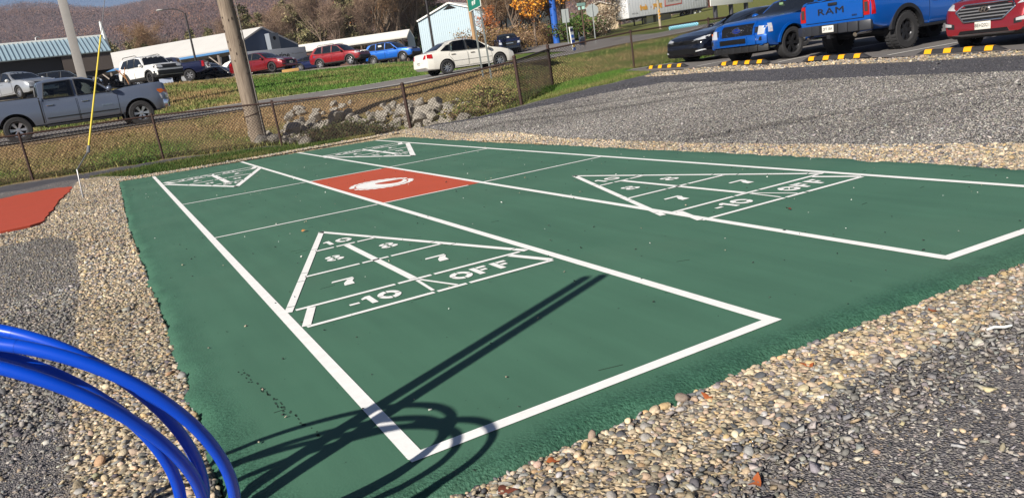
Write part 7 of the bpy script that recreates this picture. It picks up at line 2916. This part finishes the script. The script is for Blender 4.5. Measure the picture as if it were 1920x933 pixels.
# dark hedge growing in the ditch
hd = bush(5, 1.15, .8, [S(66, 78, 40), S(84, 92, 52), S(52, 62, 36), S(98, 96, 64)], 3600, 'dense dark green shrub growing in the ditch behind the fence', .045)
place(hd, 14.9, 22.9, .75)
for i, (az, r, s) in enumerate([(13.8, 23.3, .6), (16.0, 22.6, .75), (17.0, 22.4, .7), (15.4, 23.6, .6)]):
    o = place(copy_tree(hd), az, r, s, i * 1.3)
for o in [q for q in bpy.data.objects if q.get('label') == 'dense dark green shrub growing in the ditch behind the fence']:
    o['group'] = 'shrubs in the ditch'
wd_ = bush(7, .5, .4, [S(104, 112, 60), S(128, 124, 78), S(86, 98, 50), S(150, 136, 90)], 700, 'low weedy tuft on the slope right of the boulders', .035, name='weed')
place(wd_, 24.6, 23.5)
for i in range(13):
    o = place(copy_tree(wd_), rp_.uniform(23.4, 27.5), rp_.uniform(22.3, 26.5), rp_.uniform(.5, 1.2), rp_.uniform(0, 6))
for o in [q for q in bpy.data.objects if q.get('label') == 'low weedy tuft on the slope right of the boulders']:
    o['group'] = 'weeds on the slope'

# ------------------------------------------------------------------ wooded mountain
def hill_z(az, r):
    """height above the lot by direction and distance"""
    az = np.asarray(az)
    r = np.asarray(r)
    ridge = np.interp(az, [-60, -12, -3, 2, 8, 20, 32, 45, 60, 90], [.096, .1035, .1045, .1085, .120, .134, .12, .095, .07, .05])
    t = sstep(210, 1500, r)
    z = 3.6 + t * (ridge * 1500)
    z += (vnoise(r * np.sin(np.radians(az)) + 900, r * np.cos(np.radians(az)), 140, 91) - .5) * 26 * sstep(300, 700, r) * (1 - sstep(1350, 1500, r))
    return z


azh = np.arange(-60, 92, .6)
rh = np.concatenate([np.linspace(205, 1500, 110), np.linspace(1520, 2400, 12)])
AH, RH = np.meshgrid(azh, rh, indexing='ij')
ZH = hill_z(AH, RH)
ZH = np.where(RH > 1500, ZH - (RH - 1500) * .35, ZH)
HX, HY = CX + RH * np.sin(np.radians(AH)), CY + RH * np.cos(np.radians(AH))
n0, n1 = AH.shape
I, J = np.meshgrid(np.arange(n0 - 1), np.arange(n1 - 1), indexing='ij')
F = np.stack([I * n1 + J, (I + 1) * n1 + J, (I + 1) * n1 + J + 1, I * n1 + J + 1], -1).reshape(-1, 4)[:, ::-1]
HILLM = mat('leaf_litter_hillside', S(100, 84, 84), .98, var=.6, vscale=.02, var2=S(116, 96, 92), detail=10, spec=.05)
tag(np_mesh('hillside', np.stack([HX, HY, ZH], -1).reshape(-1, 3), F, HILLM, smooth=True), kind='structure')
# leafless forest crowns over it
r = np.random.RandomState(77)
n = 46000
az = r.uniform(-10, 46, n)
rr = 240 + 1270 * r.rand(n) ** .75
x, y = CX + rr * np.sin(np.radians(az)), CY + rr * np.cos(np.radians(az))
z = hill_z(az, rr)
K = 26
hh = r.uniform(5, 9, n)
off = r.randn(n, K, 3) * np.stack([hh * .27, hh * .27, hh * .22], -1)[:, None]
Cc_ = np.stack([x, y, z + hh * .62], -1)[:, None] + off
d = r.randn(n, K, 3)
d[..., 2] = np.abs(d[..., 2]) + .6
d /= np.linalg.norm(d, axis=-1, keepdims=True)
s = np.cross(d, r.randn(n, K, 3))
s /= np.linalg.norm(s, axis=-1, keepdims=True)
L_ = (hh * .33)[:, None, None]
V = np.stack([Cc_ - s * L_ * .12, Cc_ + s * L_ * .12, Cc_ + d * L_ * .45], 2).reshape(-1, 3)
pal = np.array([S(112, 92, 90), S(103, 86, 86), S(122, 98, 90), S(108, 90, 90), S(98, 82, 86), S(124, 98, 86)])
pick = pal[r.randint(len(pal), size=n)]
patch_ = vnoise(x, y, 90, 95)
ev = (r.rand(n) < .05 + .5 * (vnoise(x, y, 170, 96) > .74))
pick[ev] = np.array(S(88, 88, 84))
org = (r.rand(n) < .03 + .16 * (patch_ > .72)) & ~ev
pick[org] = np.array(S(140, 104, 84))
c = np.repeat(pick * np.exp(r.randn(n, 1) * .09) * (.88 + .24 * vnoise(x, y, 60, 98))[:, None], K * 3, axis=0)
tag(np_mesh('distant_forest', V, np.arange(len(V)).reshape(-1, 3), TWIG, colors=c), kind='stuff')

# ------------------------------------------------------------------ small things on the court and stones
leafm = [mat('fallen_leaf_tan', S(176, 122, 72), .8), mat('fallen_leaf_orange', S(164, 88, 46), .8), mat('fallen_leaf_brown', S(112, 60, 44), .8)]
for i, (x, y, s, k, z, lab) in enumerate([
        (.80, 5.32, .05, 0, .012, 'curled tan leaf on the court just beyond the nearest triangle tip'), (3.67, 1.64, .045, 2, .012, 'small dark red leaf on the right lane of the court'),
        (1.62, -.40, .05, 1, 0, 'orange leaf on the pebbles below the court edge, middle of the near side'), (.16, -.42, .06, 2, 0, 'brown leaf clump at the court edge nearest the camera'),
        (.38, -.37, .05, 1, 0, 'orange brown leaf on the near pebbles beside the brown leaf clump'), (1.12, -.34, .045, 1, 0, 'small orange leaf lying in the near pebbles, left of the middle one'),
        (2.48, -.37, .05, 1, 0, 'orange leaf at the right part of the near court edge'), (.80, -.93, .05, 1, .01, 'orange brown leaf on the slate gravel at the bottom of the picture'),
        (4.2, 18.9, .08, 1, .05, 'orange leaf in the grass at the foot of the utility pole'), (1.8, 19.5, .07, 1, .05, 'orange leaf on the grey path left of the utility pole')]):
    m = MB()
    n = 9
    pts = [(s * (1 + .3 * math.cos(3 * t)) * math.cos(t), s * .7 * (1 + .3 * math.cos(3 * t)) * math.sin(t), .012 + .02 * math.cos(2 * t) * s * 12) for t in np.linspace(0, 2 * math.pi, n + 1)[:-1]]
    pts = [(a_ * .55, b_ * .55, c_ * .6) for a_, b_, c_ in pts]
    m.add([(0, 0, .005)] + pts, [(0, 1 + j, 1 + (j + 1) % n) for j in range(n)])
    o = m.build('fallen_leaf', leafm[k], None, True)
    o.location = (x, y, (0 if z > .005 and y < 16 and x > 0 and y > -.2 else g1(x, y)) + z)
    o.rotation_euler = (rp_.uniform(-.3, .3), rp_.uniform(-.3, .3), rp_.uniform(0, 6))
    tag(o, lab, 'leaf', 'fallen leaves')
# white scrap on the pebbles at the right
m = MB()
m.tube([(0, 0, .02), (.06, .01, .03), (.13, -.01, .025), (.2, .015, .02)], .011, 6)
o = m.build('plastic_scrap', SIGNW, None, True)
o.scale = (.55, .55, .55)
o.location = (2.36, -.70, g1(2.36, -.70) + .012)
o.rotation_euler = (0, 0, -.45)
tag(o, 'thin white plastic scrap on the pebbles at the right', 'litter')
# faint cracks and scuffs on the paint
r = np.random.RandomState(6)
m = MB()
P_A, P_B = np.array([-.42, 1.55]), np.array([-.27, .42])
for k in range(46):
    t = r.rand()
    p = P_A + (P_B - P_A) * t + r.randn(2) * .008
    m.box((p[0], p[1], .0), (r.uniform(.004, .01), r.uniform(.008, .03), .003))
for k in range(60):
    p = (r.uniform(-.5, 5.4), r.uniform(.1, 14))
    a = r.uniform(-.4, .2)
    m.box((p[0], p[1], .0), (r.uniform(.03, .12), .005, .003), Matrix.Rotation(a, 3, 'Z'))
tag(m.build('paint_scuffs', mat('dark_scuff', S(36, 60, 48), .8)), kind='stuff')
# nameless leftovers of the stop prototype etc. carry their labels already

# ------------------------------------------------------------------ autumn haze over the valley
hz = MB()
hz.box((300, 700, 104), (3400, 3900, 216))
hm_ = bpy.data.materials.new('valley_haze')
hm_.use_nodes = True
hn = hm_.node_tree
hn.nodes.clear()
ho_ = hn.nodes.new('ShaderNodeOutputMaterial')
hv = hn.nodes.new('ShaderNodeVolumePrincipled')
hv.inputs['Color'].default_value = (.76, .82, 1.0, 1)
hv.inputs['Density'].default_value = .00019
hn.links.new(hv.outputs[0], ho_.inputs['Volume'])
tag(hz.build('haze', hm_), kind='stuff')
